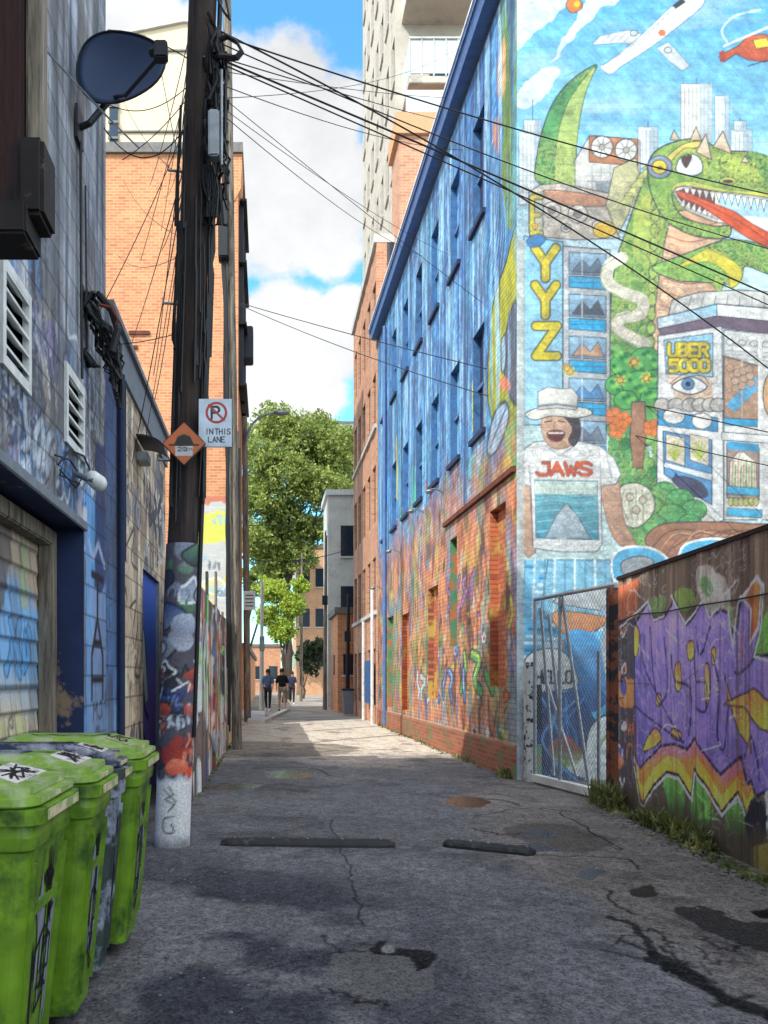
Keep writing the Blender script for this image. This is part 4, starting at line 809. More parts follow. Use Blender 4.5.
M['bluepaint'] = simple('blue_spray_paint', (60, 96, 150), .6, bmp=0)
M['foliage_dark'] = simple('dark_leaf', (64, 78, 52), .8, var=.5, scale=1.2, bmp=0)

def leafmat(name, a, b, c):
    m, nt, bs = _nt(name)
    f = noise(nt, .9, 5, .7); f2 = noise(nt, 6, 2, .5)
    col = mixc(nt, ramp(nt, f, .4, .6), L3(a), L3(b)); col = mixc(nt, ramp(nt, f2, .5, .7), col, L3(c))
    nt.links.new(col, bs.inputs['Base Color']); bs.inputs['Roughness'].default_value = .65
    tr = N(nt, 'ShaderNodeBsdfTranslucent'); nt.links.new(col, tr.inputs[0]); mx = N(nt, 'ShaderNodeMixShader'); mx.inputs[0].default_value = .35
    nt.links.new(bs.outputs[0], mx.inputs[1]); nt.links.new(tr.outputs[0], mx.inputs[2]); nt.links.new(mx.outputs[0], nt.nodes['Material Output'].inputs[0]); return m
M['leaf'] = leafmat('leaf', (104, 126, 56), (146, 162, 76), (200, 204, 124))
M['leaf2'] = leafmat('bright_leaf', (130, 160, 50), (170, 190, 70), (206, 214, 110))
M['leaf3'] = leafmat('weed_leaf', (70, 84, 44), (108, 116, 60), (160, 156, 96))
M['bark'] = simple('bark', (84, 74, 66), .9, var=.5, scale=4, stretch=(4, 4, .6))

def pebble():
    m = M['binbody']
# ================================================================= ground
def ground_canvas(x0, y0, w, h, res):
    c = Canvas((x0, y0, 0), (1, 0, 0), (0, 1, 0), w, h, res, (108, 107, 110), gain=1.3)
    X, Y = c.UU+x0, c.VV+y0
    n = fbm(X*1.1, Y*.8, 5, 1)[..., None]; c.img = c.img*(.72+.56*n)
    # browner worn apron by the right-hand fence
    e = 1.75+(fbm(X*.8, Y*.8, 4, 4)-.5)*1.2; k = np.clip((X-e-np.clip((Y-7)*.08, 0, 1))/.35, 0, 1)*np.clip((12-Y)/2, 0, 1)*.75
    c.img = c.img*(1-k[..., None])+lin((126, 118, 110))*k[..., None]*(.7+.6*n)
    # far end paler: dust, with the sunlit patch also put into the colour
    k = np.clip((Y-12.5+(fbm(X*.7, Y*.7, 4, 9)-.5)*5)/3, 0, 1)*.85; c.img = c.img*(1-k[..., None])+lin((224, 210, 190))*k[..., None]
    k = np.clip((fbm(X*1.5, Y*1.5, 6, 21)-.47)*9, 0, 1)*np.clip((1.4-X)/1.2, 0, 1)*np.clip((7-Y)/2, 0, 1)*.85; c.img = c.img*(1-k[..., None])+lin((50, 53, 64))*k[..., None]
    k = np.clip((fbm(X*2.4, Y*2.4, 5, 23)-.6)*9, 0, 1)*.5; c.img = c.img*(1-k[..., None])+lin((58, 58, 64))*k[..., None]
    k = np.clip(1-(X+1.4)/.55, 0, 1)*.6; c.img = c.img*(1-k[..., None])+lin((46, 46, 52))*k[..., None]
    # fine aggregate
    g = fbm(X*30, Y*30, 3, 31); c.img = c.img*(.5+1.0*g)[..., None]; g = fbm(X*7, Y*7, 3, 33); c.img = c.img*(.75+.5*g)[..., None]
    g = vnoise(X*60, Y*60, 77); c.img = c.img+(np.clip((g-.82)*4, 0, 1)*.09)[..., None]; c.img = c.img*(1-np.clip((.18-g)*3, 0, .5))[..., None]
    D = (16, 17, 20)
    def crack(pts, w, seed, col=D):
        P = spline(np.array([c.uv(*p) for p in pts]), False, 8); r = random.Random(seed)
        P = P+np.array([[r.gauss(0, .018), r.gauss(0, .022)] for _ in P]); c.stroke(P, col, w, m=True, alpha=.9)
        for i in range(0, len(P), 5):
            if r.random() < .5: q = P[i]; c.stroke([q, q+np.array([r.uniform(-.12, .12), r.uniform(-.12, .12)]), q+np.array([r.uniform(-.22, .22), r.uniform(-.2, .2)])], col, w*.5, m=True, alpha=.8)
    # repaired patch and pothole in the middle foreground
    c.poly([(332, 955), (370, 948), (430, 962), (428, 990), (380, 1004), (335, 990)], (104, 102, 102), sm=True, rough=.05, alpha=.7)
    c.poly([(366, 946), (384, 940), (400, 948), (432, 950), (430, 962), (420, 968), (396, 954), (372, 952)], D, sm=True, rough=.06, rs=9, alpha=.95)
    c.poly([(410, 962), (428, 958), (422, 968), (414, 972)], D, rough=.03, rs=9); c.poly([(382, 947), (392, 946), (394, 952), (384, 953)], (130, 128, 128), sm=True)
    crack([(330, 820), (345, 858), (352, 885), (360, 925)], .014, 1); crack([(318, 935), (345, 950), (370, 952)], .016, 2); crack([(332, 990), (360, 1000), (390, 1004)], .02, 7)
    crack([(230, 975), (300, 962), (340, 950)], .01, 12)
    # broken edge on the right
    crack([(612, 918), (640, 930), (655, 960), (690, 978), (730, 1005), (768, 1016)], .045, 3); crack([(655, 955), (690, 975), (740, 1003), (800, 1020)], .075, 4)
    crack([(640, 928), (660, 932), (668, 950), (690, 968)], .02, 5); crack([(700, 935), (725, 950), (740, 945), (768, 950)], .02, 6); crack([(700, 950), (715, 965), (745, 962)], .016, 8)
    c.poly([(675, 908), (700, 905), (740, 920), (775, 925), (775, 948), (735, 942), (705, 932), (680, 918)], (44, 42, 42), sm=True, rough=.08, rs=6, alpha=.9)
    c.poly([(660, 958), (680, 965), (690, 978), (668, 972)], D, rough=.04, rs=9)
    c.poly([(630, 890), (650, 885), (658, 896), (636, 896)], (54, 48, 42), sm=True, rough=.03, rs=8); c.poly([(752, 912), (768, 908), (775, 920), (760, 918)], D, rough=.03)
    c.poly([(505, 828), (560, 824), (610, 838), (600, 850), (540, 850)], (70, 64, 58), sm=True, rough=.1, rs=4, alpha=.6)
    for i, q in enumerate(([(470, 828), (500, 834), (530, 832)], [(500, 852), (560, 856), (620, 858), (640, 868)], [(560, 812), (600, 838), (625, 850)], [(480, 815), (530, 808), (575, 812)], [(606, 888), (615, 905), (640, 915)])): crack(q, .022, 30+i)
    # standing water
    def puddle(pts, col=(34, 40, 52)): c.poly(pts, col, sm=True, rough=.09, rs=5, wet=1)
    puddle([(522, 832), (548, 830), (552, 839), (523, 840)]); puddle([(522, 845), (540, 843), (558, 850), (524, 852)]); puddle([(572, 870), (588, 867), (606, 872), (590, 880), (576, 877)], (60, 62, 66))
    puddle([(448, 800), (465, 796), (492, 801), (480, 807), (456, 806)], (44, 38, 32)); puddle([(268, 772), (290, 770), (314, 774), (300, 779), (272, 777)], (44, 40, 34)); puddle([(205, 786), (255, 784), (250, 790), (200, 790)], (44, 44, 46))
    for q in ([(440, 797), (500, 800), (520, 806)], [(255, 768), (310, 768), (330, 776)], [(232, 752), (300, 748), (352, 752)], [(290, 786), (320, 788)]): c.stroke(q, (38, 34, 32), .06, sm=True, alpha=.7)
    c.poly([(180, 741), (240, 741), (345, 745), (350, 753), (280, 757), (190, 752)], (64, 60, 58), sm=True, rough=.15, rs=3, alpha=.55)
    dep = np.clip((.05-c.img.mean(-1))/.05, 0, 1); c.disp = -.012*np.clip(dep-.5, 0, .5)+.006*(fbm(X*2, Y*2, 3, 5)-.5)+.003*(fbm(X*22, Y*22, 2, 8)-.5)
    return c
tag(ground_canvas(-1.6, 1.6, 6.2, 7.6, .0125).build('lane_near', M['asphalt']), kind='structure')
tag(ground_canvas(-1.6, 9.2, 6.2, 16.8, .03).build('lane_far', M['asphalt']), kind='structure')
g = MB(); gm = simple('ground_dust', (150, 142, 132), .9, var=.4, scale=.5, dirt=(100, 96, 94), dscale=.3, dlo=.45, dhi=.6)
g.quad((-900, -300, -.03), (900, -300, -.03), (900, 1500, -.03), (-900, 1500, -.03)); tag(g.build('ground', gm), kind='structure')
g = MB(); g.quad((-1.6, 25.99, -.005), (4.6, 25.99, -.005), (4.6, 75, -.005), (-1.6, 75, -.005))
tag(g.build('lane_end', simple('dusty_lane', (168, 158, 146), .85, var=.35, scale=.8, dirt=(110, 104, 100), dscale=.6, dlo=.5, dhi=.62)), kind='structure')
k = MB(); k.box((-.62, 24, -.02), (-.1, 30, .12), bev=.015); k.prism([(-.1, 24, -.02), (.9, 33, -.02), (.9, 33, .1), (-.1, 24, .1)], (-.2, .02, 0))
tag(k.build('kerb', M['concrete']), kind='structure')

# ================================================================= mural building
B = empty('brick_building', (5, 15, 0), 'long three storey brick building with a dragon and city mural on its near end', 'building')
mc = paint_mural(); mc.build('mural', M['mural'], B)
sc_ = paint_side(); UD = AU.normalized(); ND = UD.cross(Vector((0, 0, 1)))
def S(u, z, d): return AO+UD*u+Vector((0, 0, z))-ND*d          # d > 0 goes into the wall
def uY(y): return (23.5-y)/12.63*AW
def snap(v, s): return round(v/s)*s
openings = []
for i, y in enumerate(WCOLS):
    for z0, z1 in ((8.66, 10.34), (5.25, 6.95)): openings.append((uY(y)-.33, uY(y)+.33, z0, z1, 'w', i))
for y, w, z0, z1, k in ((11.75, .78, 1.25, 3.9, 'o'), (14.4, .5, 1.95, 3.9, 'g'), (16.1, .95, .95, 3.2, 'o'), (19.1, .9, .6, 2.9, 'r'), (21.3, 1.0, .6, 3.0, 'g')):
    openings.append((uY(y)-w/2, uY(y)+w/2, z0, z1, k, 0))
op2 = []
for (a, b, z0, z1, k, i) in openings:
    a, b, z0, z1 = snap(a, sc_.du), snap(b, sc_.du), snap(z0, sc_.dv), snap(z1, sc_.dv); sc_.holes.append((a, z0, b, z1)); op2.append((a, b, z0, z1, k, i))
sc_.build('painted_wall', M['side'], B)
M['brickedup'] = brick('bricked_up_opening', (206, 116, 74), (170, 84, 56), (120, 84, 70), 'y', dirt=(176, 150, 74), dscale=2.4, dlo=.52, dhi=.6)
rv = simple('window_reveal_paint', (74, 120, 170), .8, var=.5)
for (a, b, z0, z1, k, i) in op2:
    d = .12 if k == 'w' else .12
    m = MB(); q = [(a, z0), (b, z0), (b, z1), (a, z1)]
    for j in range(4):
        p, r = q[j], q[(j+1) % 4]; m.quad(S(p[0], p[1], 0), S(r[0], r[1], 0), S(r[0], r[1], d+.05), S(p[0], p[1], d+.05))
    fr = m.build('window' if k == 'w' else 'door', {'w': rv, 'o': M['brickedup'], 'g': M['greenpaint'], 'r': M['brickedup']}[k], B)
    m = MB(); m.prism([S(a+.002, z0+.002, d), S(b-.002, z0+.002, d), S(b-.002, z1-.002, d), S(a+.002, z1-.002, d)], ND*-.04)
    m.build('pane' if k == 'w' else 'panel', {'w': M['paleblue'] if (i*7) % 3 else M['navy'], 'o': M['brickedup'], 'g': M['greenpaint'], 'r': M['brickedup']}[k], fr)
    if k == 'w':
        m = MB(); 
        for (zz0, zz1, pr) in ((z0-.07, z0+.01, .06),):
            m.prism([S(a-.08, zz0, -pr), S(b+.08, zz0, -pr), S(b+.08, zz1, -pr), S(a-.08, zz1, -pr)], ND*-(pr+.15))
        m.build('sill', M['navy'], fr)
        m = MB()
        m.prism([S((a+b)/2-.03, z0, d-.04), S((a+b)/2+.03, z0, d-.04), S((a+b)/2+.03, z1, d-.04), S((a+b)/2-.03, z1, d-.04)], ND*-.03)
        m.prism([S(a, (z0+z1)/2-.03, d-.05), S(b, (z0+z1)/2-.03, d-.05), S(b, (z0+z1)/2+.03, d-.05), S(a, (z0+z1)/2+.03, d-.05)], ND*-.03)
        m.build('frame', M['bluefascia'], fr)
# body, roof, cornice, beam, plinth
m = MB(); m.prism([(3.9, 11.3, .01), (13, 11.3, .01), (13, 23.3, .01), (3.9, 23.3, .01)], (0, 0, 11)); m.build('inner_wall', M['brickorange'], B)
m = MB(); m.quad((8.38, MY, 0), (13.2, MY, 0), (13.2, MY, 11.2), (8.38, MY, 11.2)); m.quad((13.2, MY, 0), (13.2, 23.5, 0), (13.2, 23.5, 11.2), (13.2, MY, 11.2)); m.quad((3.23, 23.5, 0), (13.2, 23.5, 0), (13.2, 23.5, 11.2), (3.23, 23.5, 11.2)); m.build('plain_wall', M['paleblue'], B)
m = MB(); m.prism([(3.40, MY+.02, 11.2), (13.2, MY+.02, 11.2), (13.2, 23.49, 11.2), (3.25, 23.49, 11.2)], (0, 0, .12)); m.build('roof', M['roofing'], B)
m = MB()
m.prism([S(0, 11.3, -.2), S(0, 11.48, -.24), S(0, 11.48, .1), S(0, 11.3, .1)], UD*AW)
m.prism([S(-.02, 11.48, -.27), S(-.02, 11.56, -.27), S(-.02, 11.56, .15), S(-.02, 11.48, .15)], UD*(AW+.04)); cn = m.build('cornice', M['bluefascia'], B)
m = MB(); m.prism([S(0, 11.56, -.29), S(0, 11.61, -.29), S(0, 11.61, .15), S(0, 11.56, .15)], UD*AW); m.build('coping', M['white'], cn)
m = MB(); m.prism([S(uY(15.0), 4.2, -.06), S(uY(15.0), 4.28, -.06), S(uY(15.0), 4.28, 0), S(uY(15.0), 4.2, 0)], UD*(uY(10.9)-uY(15.0))); m.build('steel_beam', M['rust'], B)
m = MB(); m.prism([S(0, 0, -.035), S(0, .45, -.035), S(0, .47, -.02), S(0, .47, 0), S(0, 0, 0)], UD*AW)
m.build('plinth', brick('plinth_brick', (176, 96, 66), (140, 74, 52), (150, 120, 100), 'y', dirt=(104, 116, 80), dscale=3, dlo=.5, dhi=.62), B)
m = MB(); m.tube([S(uY(21.9), 0.1, -.06), S(uY(21.9), 11.0, -.06)], .05, 8); m.tube([S(uY(13.5), 4.3, -.04), S(uY(13.5), 11.0, -.04)], .018, 6); m.build('drainpipe', M['bluefascia'], B)
for y, z in ((17.0, 4.9), (19.9, 4.5), (22.7, 3.9), (15.2, 4.9)):
    m = MB(); p = S(uY(y), z, 0); m.tube([p, p+ND*.15+Vector((0, 0, .08)), p+ND*.25+Vector((0, 0, .06))], .014, 6)
    m.ball(p+ND*.27+Vector((0, 0, .02)), .075, 12, 6, (1, 1, .6)); m.build('wall_lamp', M['galv'], B)

# ================================================================= chain link gate
GA, GB = Vector((3.52, 10.55, 0)), Vector((3.83, 8.8, 0)); GD_ = (GB-GA); GL_ = GD_.length; gd = GD_.normalized(); UPZ = Vector((0, 0, 1))
gt = empty('chain_link_gate', GA, 'chain link gate with slanting bracing pipes between the mural corner and the purple fence', 'gate')
def GP(u, z, o=0): return GA+gd*u+UPZ*z+Vector((-gd.y, gd.x, 0))*-o
m = MB()
for a, b in (((0, .12), (0, 2.42)), ((0, 2.42), (GL_, 2.42)), ((GL_, 2.42), (GL_, .12)), ((.62, .1), (.62, 2.42))): m.tube([GP(*a), GP(*b)], .024, 8)
m.build('frame', M['galv'], gt)
m = MB()
for a, b in (((.1, 2.3), (.42, .15)), ((.15, 1.5), (.95, .2)), ((.62, 2.4), (1.2, .15)), ((.3, 2.2), (.55, .9)), ((1.4, 1.7), (1.4, .12))): m.tube([GP(*a, -.03), GP(*b, -.03)], .02, 6)
m.build('brace', M['galv'], gt)
m = MB(); st = .062
for k in range(-60, 60):
    for sg in (1, -1):
        u0 = k*st; pts = []
        z0, z1 = .14, 2.4
        ua, ub = u0, u0+sg*(z1-z0)*.8
        def clip(ua, za, ub, zb):
            t0, t1 = 0, 1; du = ub-ua
            if abs(du) > 1e-9:
                for lim, s_ in ((0, 1), (GL_, -1)):
                    t = (lim-ua)/du
                    if (du > 0) == (s_ > 0): t0 = max(t0, t)
                    else: t1 = min(t1, t)
            return t0, t1
        t0, t1 = clip(ua, z0, ub, z1)
        if t1-t0 > .01:
            P = lambda t: GP(ua+(ub-ua)*t, z0+(z1-z0)*t, .004*sg)
            m.tube([P(t0), P(t1)], .0022, 3, cap=False)
m.build('wire_mesh', M['galv'], gt)
m = MB(); m.box((0, 0, 0), (1, 1, 1)); m = MB(); m.prism([GP(0, .03, -.05), GP(GL_, .03, -.05), GP(GL_, .12, -.05), GP(0, .12, -.05)], Vector((-gd.y, gd.x, 0))*-.1); m.build('bottom_rail', M['concrete'], gt)
m = MB(); m.box((3.43, 10.62, 0), (3.53, 10.74, 1.6), bev=.008); po = m.build('post', simple('tagged_post_paint', (190, 190, 186), .7, var=.3, scale=5, dirt=(30, 32, 36), dscale=7, dlo=.52, dhi=.56), gt)
m = MB(); m.box((3.535, 10.66, .7), (3.65, 10.72, 1.3), bev=.006); m.build('lock_box', M['ink'], gt)
m = MB(); m.box((3.535, 10.66, .05), (3.65, 10.72, .5), bev=.006); m.build('kick_plate', M['greenpaint'], gt)

# ================================================================= purple fence
F = empty('board_fence', FO, 'tall board fence with purple and flame orange graffiti along the right edge', 'fence')
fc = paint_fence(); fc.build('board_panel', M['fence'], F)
fn = (FU.normalized()).cross(UPZ)
m = MB(); a = FO-fn*.03; b = FE-fn*.03
m.prism([a, b, b+UPZ*FH, a+UPZ*FH], -fn*.04); m.build('backing', M['redwood'], F)
m = MB(); m.prism([FO+fn*.02+UPZ*(FH-.01), FE+fn*.02+UPZ*(FH-.01), FE-fn*.1+UPZ*(FH-.01), FO-fn*.1+UPZ*(FH-.01)], UPZ*.035); m.build('top_rail', M['redwood'], F)
m = MB(); q = FO-FU.normalized()*.07; m.box((q.x-.07, q.y-.0, 0), (q.x+.07, q.y+.1, FH-.08), bev=.01); m.build('end_post', simple('painted_post', (150, 84, 56), .8, var=.5, scale=4, dirt=(40, 38, 44), dscale=4, dlo=.45, dhi=.52), F)
def FP(px, py, o=.02): 
    u, v = fc.uv(px, py); return FO+FU.normalized()*u+UPZ*v+fn*o
m = MB(); m.tube([FP(*cc(*p)) for p in ((345, 235), (400, 212), (470, 208), (560, 190), (680, 172), (768, 155), (900, 135))], .007, 5); tag(m.build('fence_cable', M['cable']), 'thin dark cable strung across the top of the purple graffiti fence', 'cable')

# weeds
rd = random.Random(5); m = MB()
def weeds(m, path, n, hmax, spread):
    for i in range(n):
        t = rd.random()*(len(path)-1); k = int(t); f = t-k; x = path[k][0]*(1-f)+path[k+1][0]*f; y = path[k][1]*(1-f)+path[k+1][1]*f
        x -= abs(rd.gauss(0, spread)); y += rd.gauss(0, spread); h = hmax*rd.uniform(.25, 1)*max(.12, 2.2*float(vnoise(np.array(x*2.), np.array(y*2.6), 5))-.45); a = rd.uniform(0, 6.28); lean = rd.uniform(.1, .7)*h; w = rd.uniform(.004, .012)
        dx, dy = math.cos(a), math.sin(a); b0 = Vector((x, y, -.005)); px_ = Vector((-dy, dx, 0))*w
        mid = b0+Vector((dx*lean*.4, dy*lean*.4, h*.65)); tip = b0+Vector((dx*lean, dy*lean, h))
        m.add([b0-px_, b0+px_, mid+px_*1.2, mid-px_*1.2, tip], [(0, 1, 2, 3), (3, 2, 4)])
        if rd.random() < .5:
            for q in range(3):
                c = b0.lerp(mid, rd.uniform(.4, 1)); e = rd.uniform(0, 6.28); L = rd.uniform(.02, .05); d = Vector((math.cos(e), math.sin(e), rd.uniform(-.2, .5)))*L; s_ = d.orthogonal().normalized()*L*.35
                m.add([c, c+d*.5+s_, c+d, c+d*.5-s_], [(0, 1, 2, 3)])
weeds(m, [(3.72, 8.75), (3.69, 7.8), (3.6, 6.8), (3.5, 5.9), (3.42, 5.0), (3.36, 4.2)], 2000, .15, .07)
weeds(m, [(3.74, 8.9), (3.68, 8.2)], 350, .22, .07); weeds(m, [(3.34, 11.0), (3.33, 11.5)], 160, .14, .04); weeds(m, [(3.25, 23), (3.3, 12)], 300, .12, .05)
weeds(m, [(-.79, 9), (-.76, 15), (-.74, 21)], 160, .09, .01)
tag(m.build('weeds', M['leaf3']), 'low green weeds and grass growing along the foot of the walls and fence', 'weeds', kind='stuff')
m = MB()
for i in range(420):
    r = rd.uniform(.006, .022); 
    if i < 220: t = rd.random(); x = 3.6-t*.3-abs(rd.gauss(0, .12)); y = 8.6-t*4.5
    elif i < 340: x = rd.uniform(-1.0, .1); y = rd.uniform(3.3, 6.8); r *= .6
    else: x = rd.uniform(-.8, 3.2); y = rd.uniform(3.2, 12); r *= .5
    m.ball((x, y, r*.3), r, 6, 4, (1, rd.uniform(.6, 1.2), .6))
tag(m.build('gravel', simple('gravel_stone', (120, 116, 112), .9)), 'loose grit and small stones scattered on the lane', 'gravel', kind='stuff')
m = MB()
for i, (y, L) in enumerate(((5.3, .55), (6.1, .5), (6.9, .6))): x = 3.42+(y-4)*.055; m.box((x-.06, y, -.03), (x+.05, y+L, .012+.006*i), bev=.012, rot=Matrix.Rotation(-.05, 3, 'Z'))
tag(m.build('kerb', simple('old_kerb', (116, 108, 98), .9, var=.4, dirt=(70, 66, 58), dscale=5)), kind='structure')

# ================================================================= left buildings
L1 = empty('painted_building', (-3, 4, 0), 'blue grey painted block building with louvred vents and a recessed garage, left foreground', 'building')
lc = paint_left(); g0, g1, gz = 4.1-1.0, 6.09-1.0, 2.53
lc.holes = [(snap(g0, lc.du), -1, snap(g1, lc.du), snap(gz, lc.dv))]
vents = [(4.20, 4.66, 3.07, 3.58), (5.52, 6.02, 3.05, 3.55)]
for a, b, z0, z1 in vents: lc.holes.append((snap(a-1, lc.du), snap(z0, lc.dv), snap(b-1, lc.du), snap(z1, lc.dv)))
lc.build('wall', M['left'], L1)
gA, gB, gZ = 1+snap(g0, lc.du), 1+snap(g1, lc.du), snap(gz, lc.dv)
m = MB(); m.quad((LX, gB, 0), (-1.75, gB, 0), (-1.75, gB, gZ), (LX, gB, gZ)); m.quad((LX, gA, 0), (-1.75, gA, 0), (-1.75, gA, gZ), (LX, gA, gZ)); m.quad((LX, gA, gZ), (-1.75, gA, gZ), (-1.75, gB, gZ), (LX, gB, gZ))
dr = m.build('door_reveal', simple('navy_reveal_paint', (36, 50, 90), .8, var=.5, scale=3, dirt=(130, 110, 90), dscale=2.5, dlo=.56, dhi=.62), L1)
paint_garage().build('garage_door', M['tile'], L1)
m = MB(); m.box((-1.71, 5.93, 0), (-1.6, 6.07, 2.4), bev=.01); m.box((-1.71, 4.1, 2.38), (-1.6, 6.07, 2.5), bev=.01); m.build('door_frame', M['greywood'], L1)
m = MB(); m.box((-1.69, 5.7, .0), (-1.65, 5.92, .5)); m.build('red_board', M['redpaint'], L1)
m = MB(); m.box((LX, gA-.1, gZ-.02), (LX+.025, gB+.03, gZ+.05), bev=.006); m.build('lintel', M['sidinggrey'], L1)
for a, b, z0, z1 in vents:
    m = MB(); a, b, z0, z1 = 1+snap(a-1, lc.du), 1+snap(b-1, lc.du), snap(z0, lc.dv), snap(z1, lc.dv)
    for (ya, za, yb, zb) in ((a-.02, z0-.04, b+.02, z0+.02), (a-.02, z1-.02, b+.02, z1+.03), (a-.02, z0+.02, a+.03, z1-.02), (b-.03, z0+.02, b+.02, z1-.02)): m.box((LX-.02, ya, za), (LX+.02, yb, zb))
    v = m.build('vent', M['white'], L1)
    m = MB(); n_ = 5
    for i in range(n_):
        z = z0+(z1-z0)*(i+.6)/n_; m.prism([(LX+.02, a+.03, z), (LX-.07, a+.03, z+.07), (LX-.07, a+.03, z+.085), (LX+.02, a+.03, z+.018)], (0, b-a-.06, 0))
    m.build('louvre', M['white'], v)
    m = MB(); m.box((LX-.2, a-.02, z0-.02), (LX-.16, b+.02, z1+.02)); m.build('backing', M['ink'], v)
m = MB(); m.box((-9, 1.0, 0), (-1.78, 6.86, 9.68)); m.build('inner_wall', M['sidinggrey'], L1)
m = MB(); m.quad((LX, 6.9, 0), (-9, 6.9, 0), (-9, 6.9, 9.7), (LX, 6.9, 9.7)); m.quad((LX, 1.0, 9.7), (LX, 6.9, 9.7), (-9, 6.9, 9.7), (-9, 1.0, 9.7)); m.build('end_wall', M['sidinggrey'], L1)
L0 = MB(); L0.box((-12, -14, 0), (LX-.02, .98, 12.2)); tag(L0.build('tall_building', brick('dark_brown_brick', (120, 84, 70), (96, 66, 56), (120, 110, 100))), 'tall brick building behind the viewer on the left that shades the lane', 'building')  # walls in dark brown brick
# overhanging bay at the top left
bay = empty('wooden_bay', (-1.1, 2.9, 2.9), 'dark red boarded overhang with a weathered post, top left corner', 'bay')
m = MB(); m.box((-1.39, 2.9, 3.12), (-.885, 3.0, 5.6))
for i in range(6): m.box((-1.385+i*.083, 2.88, 3.1), (-1.31+i*.083, 2.9, 5.6))
m.build('boarding', M['redwood'], bay)
m = MB(); m.box((-.88, 2.9, 3.3), (-.83, 3.02, 5.6), bev=.01); m.build('post', M['greywood'], bay)
m = MB(); m.box((-.9, 2.86, 3.06), (-.805, 3.04, 3.34), bev=.015); m.box((-1.39, 2.84, 2.98), (-.86, 3.04, 3.1), bev=.01); m.build('bracket', simple('old_dark_timber', (44, 38, 38), .9, var=.5, scale=6, dirt=(110, 100, 92), dscale=8, dlo=.6, dhi=.72), bay)

LB = empty('block_shed', (-3, 9, 0), 'low grey cinder block building with tagged wall and purple doorway behind the green bins', 'building')
lw = paint_low(); dh = (snap(2.06, lw.du), -1, snap(3.42, lw.du), snap(2.62, lw.dv)); lw.holes = [dh]; lw.build('wall', M['low'], LB)
y0, y1, zt = 6.9+dh[0], 6.9+dh[2], dh[3]
m = MB(); m.quad((LX, y0, 0), (-1.62, y0, 0), (-1.62, y0, zt), (LX, y0, zt)); m.quad((LX, y1, 0), (-1.62, y1, 0), (-1.62, y1, zt), (LX, y1, zt)); m.quad((LX, y0, zt), (-1.62, y0, zt), (-1.62, y1, zt), (LX, y1, zt)); dw = m.build('doorway', M['sidinggrey'], LB)
dc = Canvas((-1.45, y0, 0), (0, 1, 0), (0, 0, 1), y1-y0, zt, .02, (84, 76, 150), gain=1.6)
t = np.clip((dc.VV-1.0)/.8, 0, 1)[..., None]; dc.img = lin((104, 80, 164))*(1-t)+lin((40, 72, 150))*t
for q in ([(.1, 2.0), (.4, 1.9), (.6, 1.5), (.4, 1.1), (.7, .9)], [(.1, .9), (.5, .6), (.3, .3), (.7, .1)], [(.05, 1.5), (.3, 1.3), (.2, .9)]): dc.stroke(q, (20, 22, 44), .08, m=True, sm=True)
dc.poly([(.2, 1.9), (.35, 1.4), (.5, 1.1), (.7, 1.15), (.65, 1.3), (.4, 1.9)], (150, 160, 160), m=True, sm=True, line=(30, 50, 50), lw=.02)
dc.build('door', M['tile'], dw)
m = MB(); m.box((-9, 6.95, 0), (-1.66, 10.86, 4.5)); m.build('inner_wall', M['sidinggrey'], LB)
m = MB(); m.quad((LX, 10.9, 0), (-9, 10.9, 0), (-9, 10.9, 4.6), (LX, 10.9, 4.6)); m.quad((LX, 6.9, 4.6), (LX, 10.9, 4.6), (-9, 10.9, 4.6), (-9, 6.9, 4.6)); m.build('end_wall', M['sidinggrey'], LB)
m = MB(); m.box((-1.5, 6.905, 4.26), (LX+.03, 10.93, 4.6)); m.box((-1.5, 6.905, 4.6), (LX+.07, 10.95, 4.66)); m.build('fascia', M['sidinggrey'], LB)
m = MB(); m.tube([(LX+.04, 7.42, 0), (LX+.04, 7.42, 4.2)], .035, 8); m.tube([(LX+.04, 7.6, 2.5), (LX+.04, 7.6, 4.2)], .015, 6); m.build('drainpipe', M['navy'], LB)

lamp = empty('cowl_lamp', (LX+.03, 8.6, 3.8), 'black hooded wall lamp under the fascia of the block building', 'lamp')
m = MB(); hp = [(LX+.02+.3*math.cos(t), 0, 3.78+.16*math.sin(t)) for t in np.linspace(0, math.pi/2, 7)]
for i in range(6):
    a, b = hp[i], hp[i+1]; m.prism([(a[0], 8.35, a[2]), (b[0], 8.35, b[2]), (b[0], 8.35, b[2]-.02), (a[0], 8.35, a[2]-.02)], (0, .55, 0))
m.build('hood', M['dark'], lamp); m = MB(); m.box((LX, 8.5, 3.7), (LX+.12, 8.75, 3.8), bev=.01); m.build('fitting', M['galv'], lamp)
cam = empty('floodlight', (LX+.1, 5.85, 2.8), 'small white floodlight on the corner above the garage recess', 'lamp')
m = MB(); m.tube([(LX+.02, 5.75, 2.86), (LX+.1, 5.72, 2.82), (LX+.16, 5.7, 2.8)], .022, 8); m.build('bracket', M['galv'], cam)
m = MB(); d = Vector((.5, .75, -.35)).normalized(); p = Vector((LX+.12, 5.7, 2.84)); m.tube([p, p+d*.03, p+d*.12, p+d*.15], [.03, .055, .06, .045], 12); m.build('housing', M['white'], cam, smooth=True)

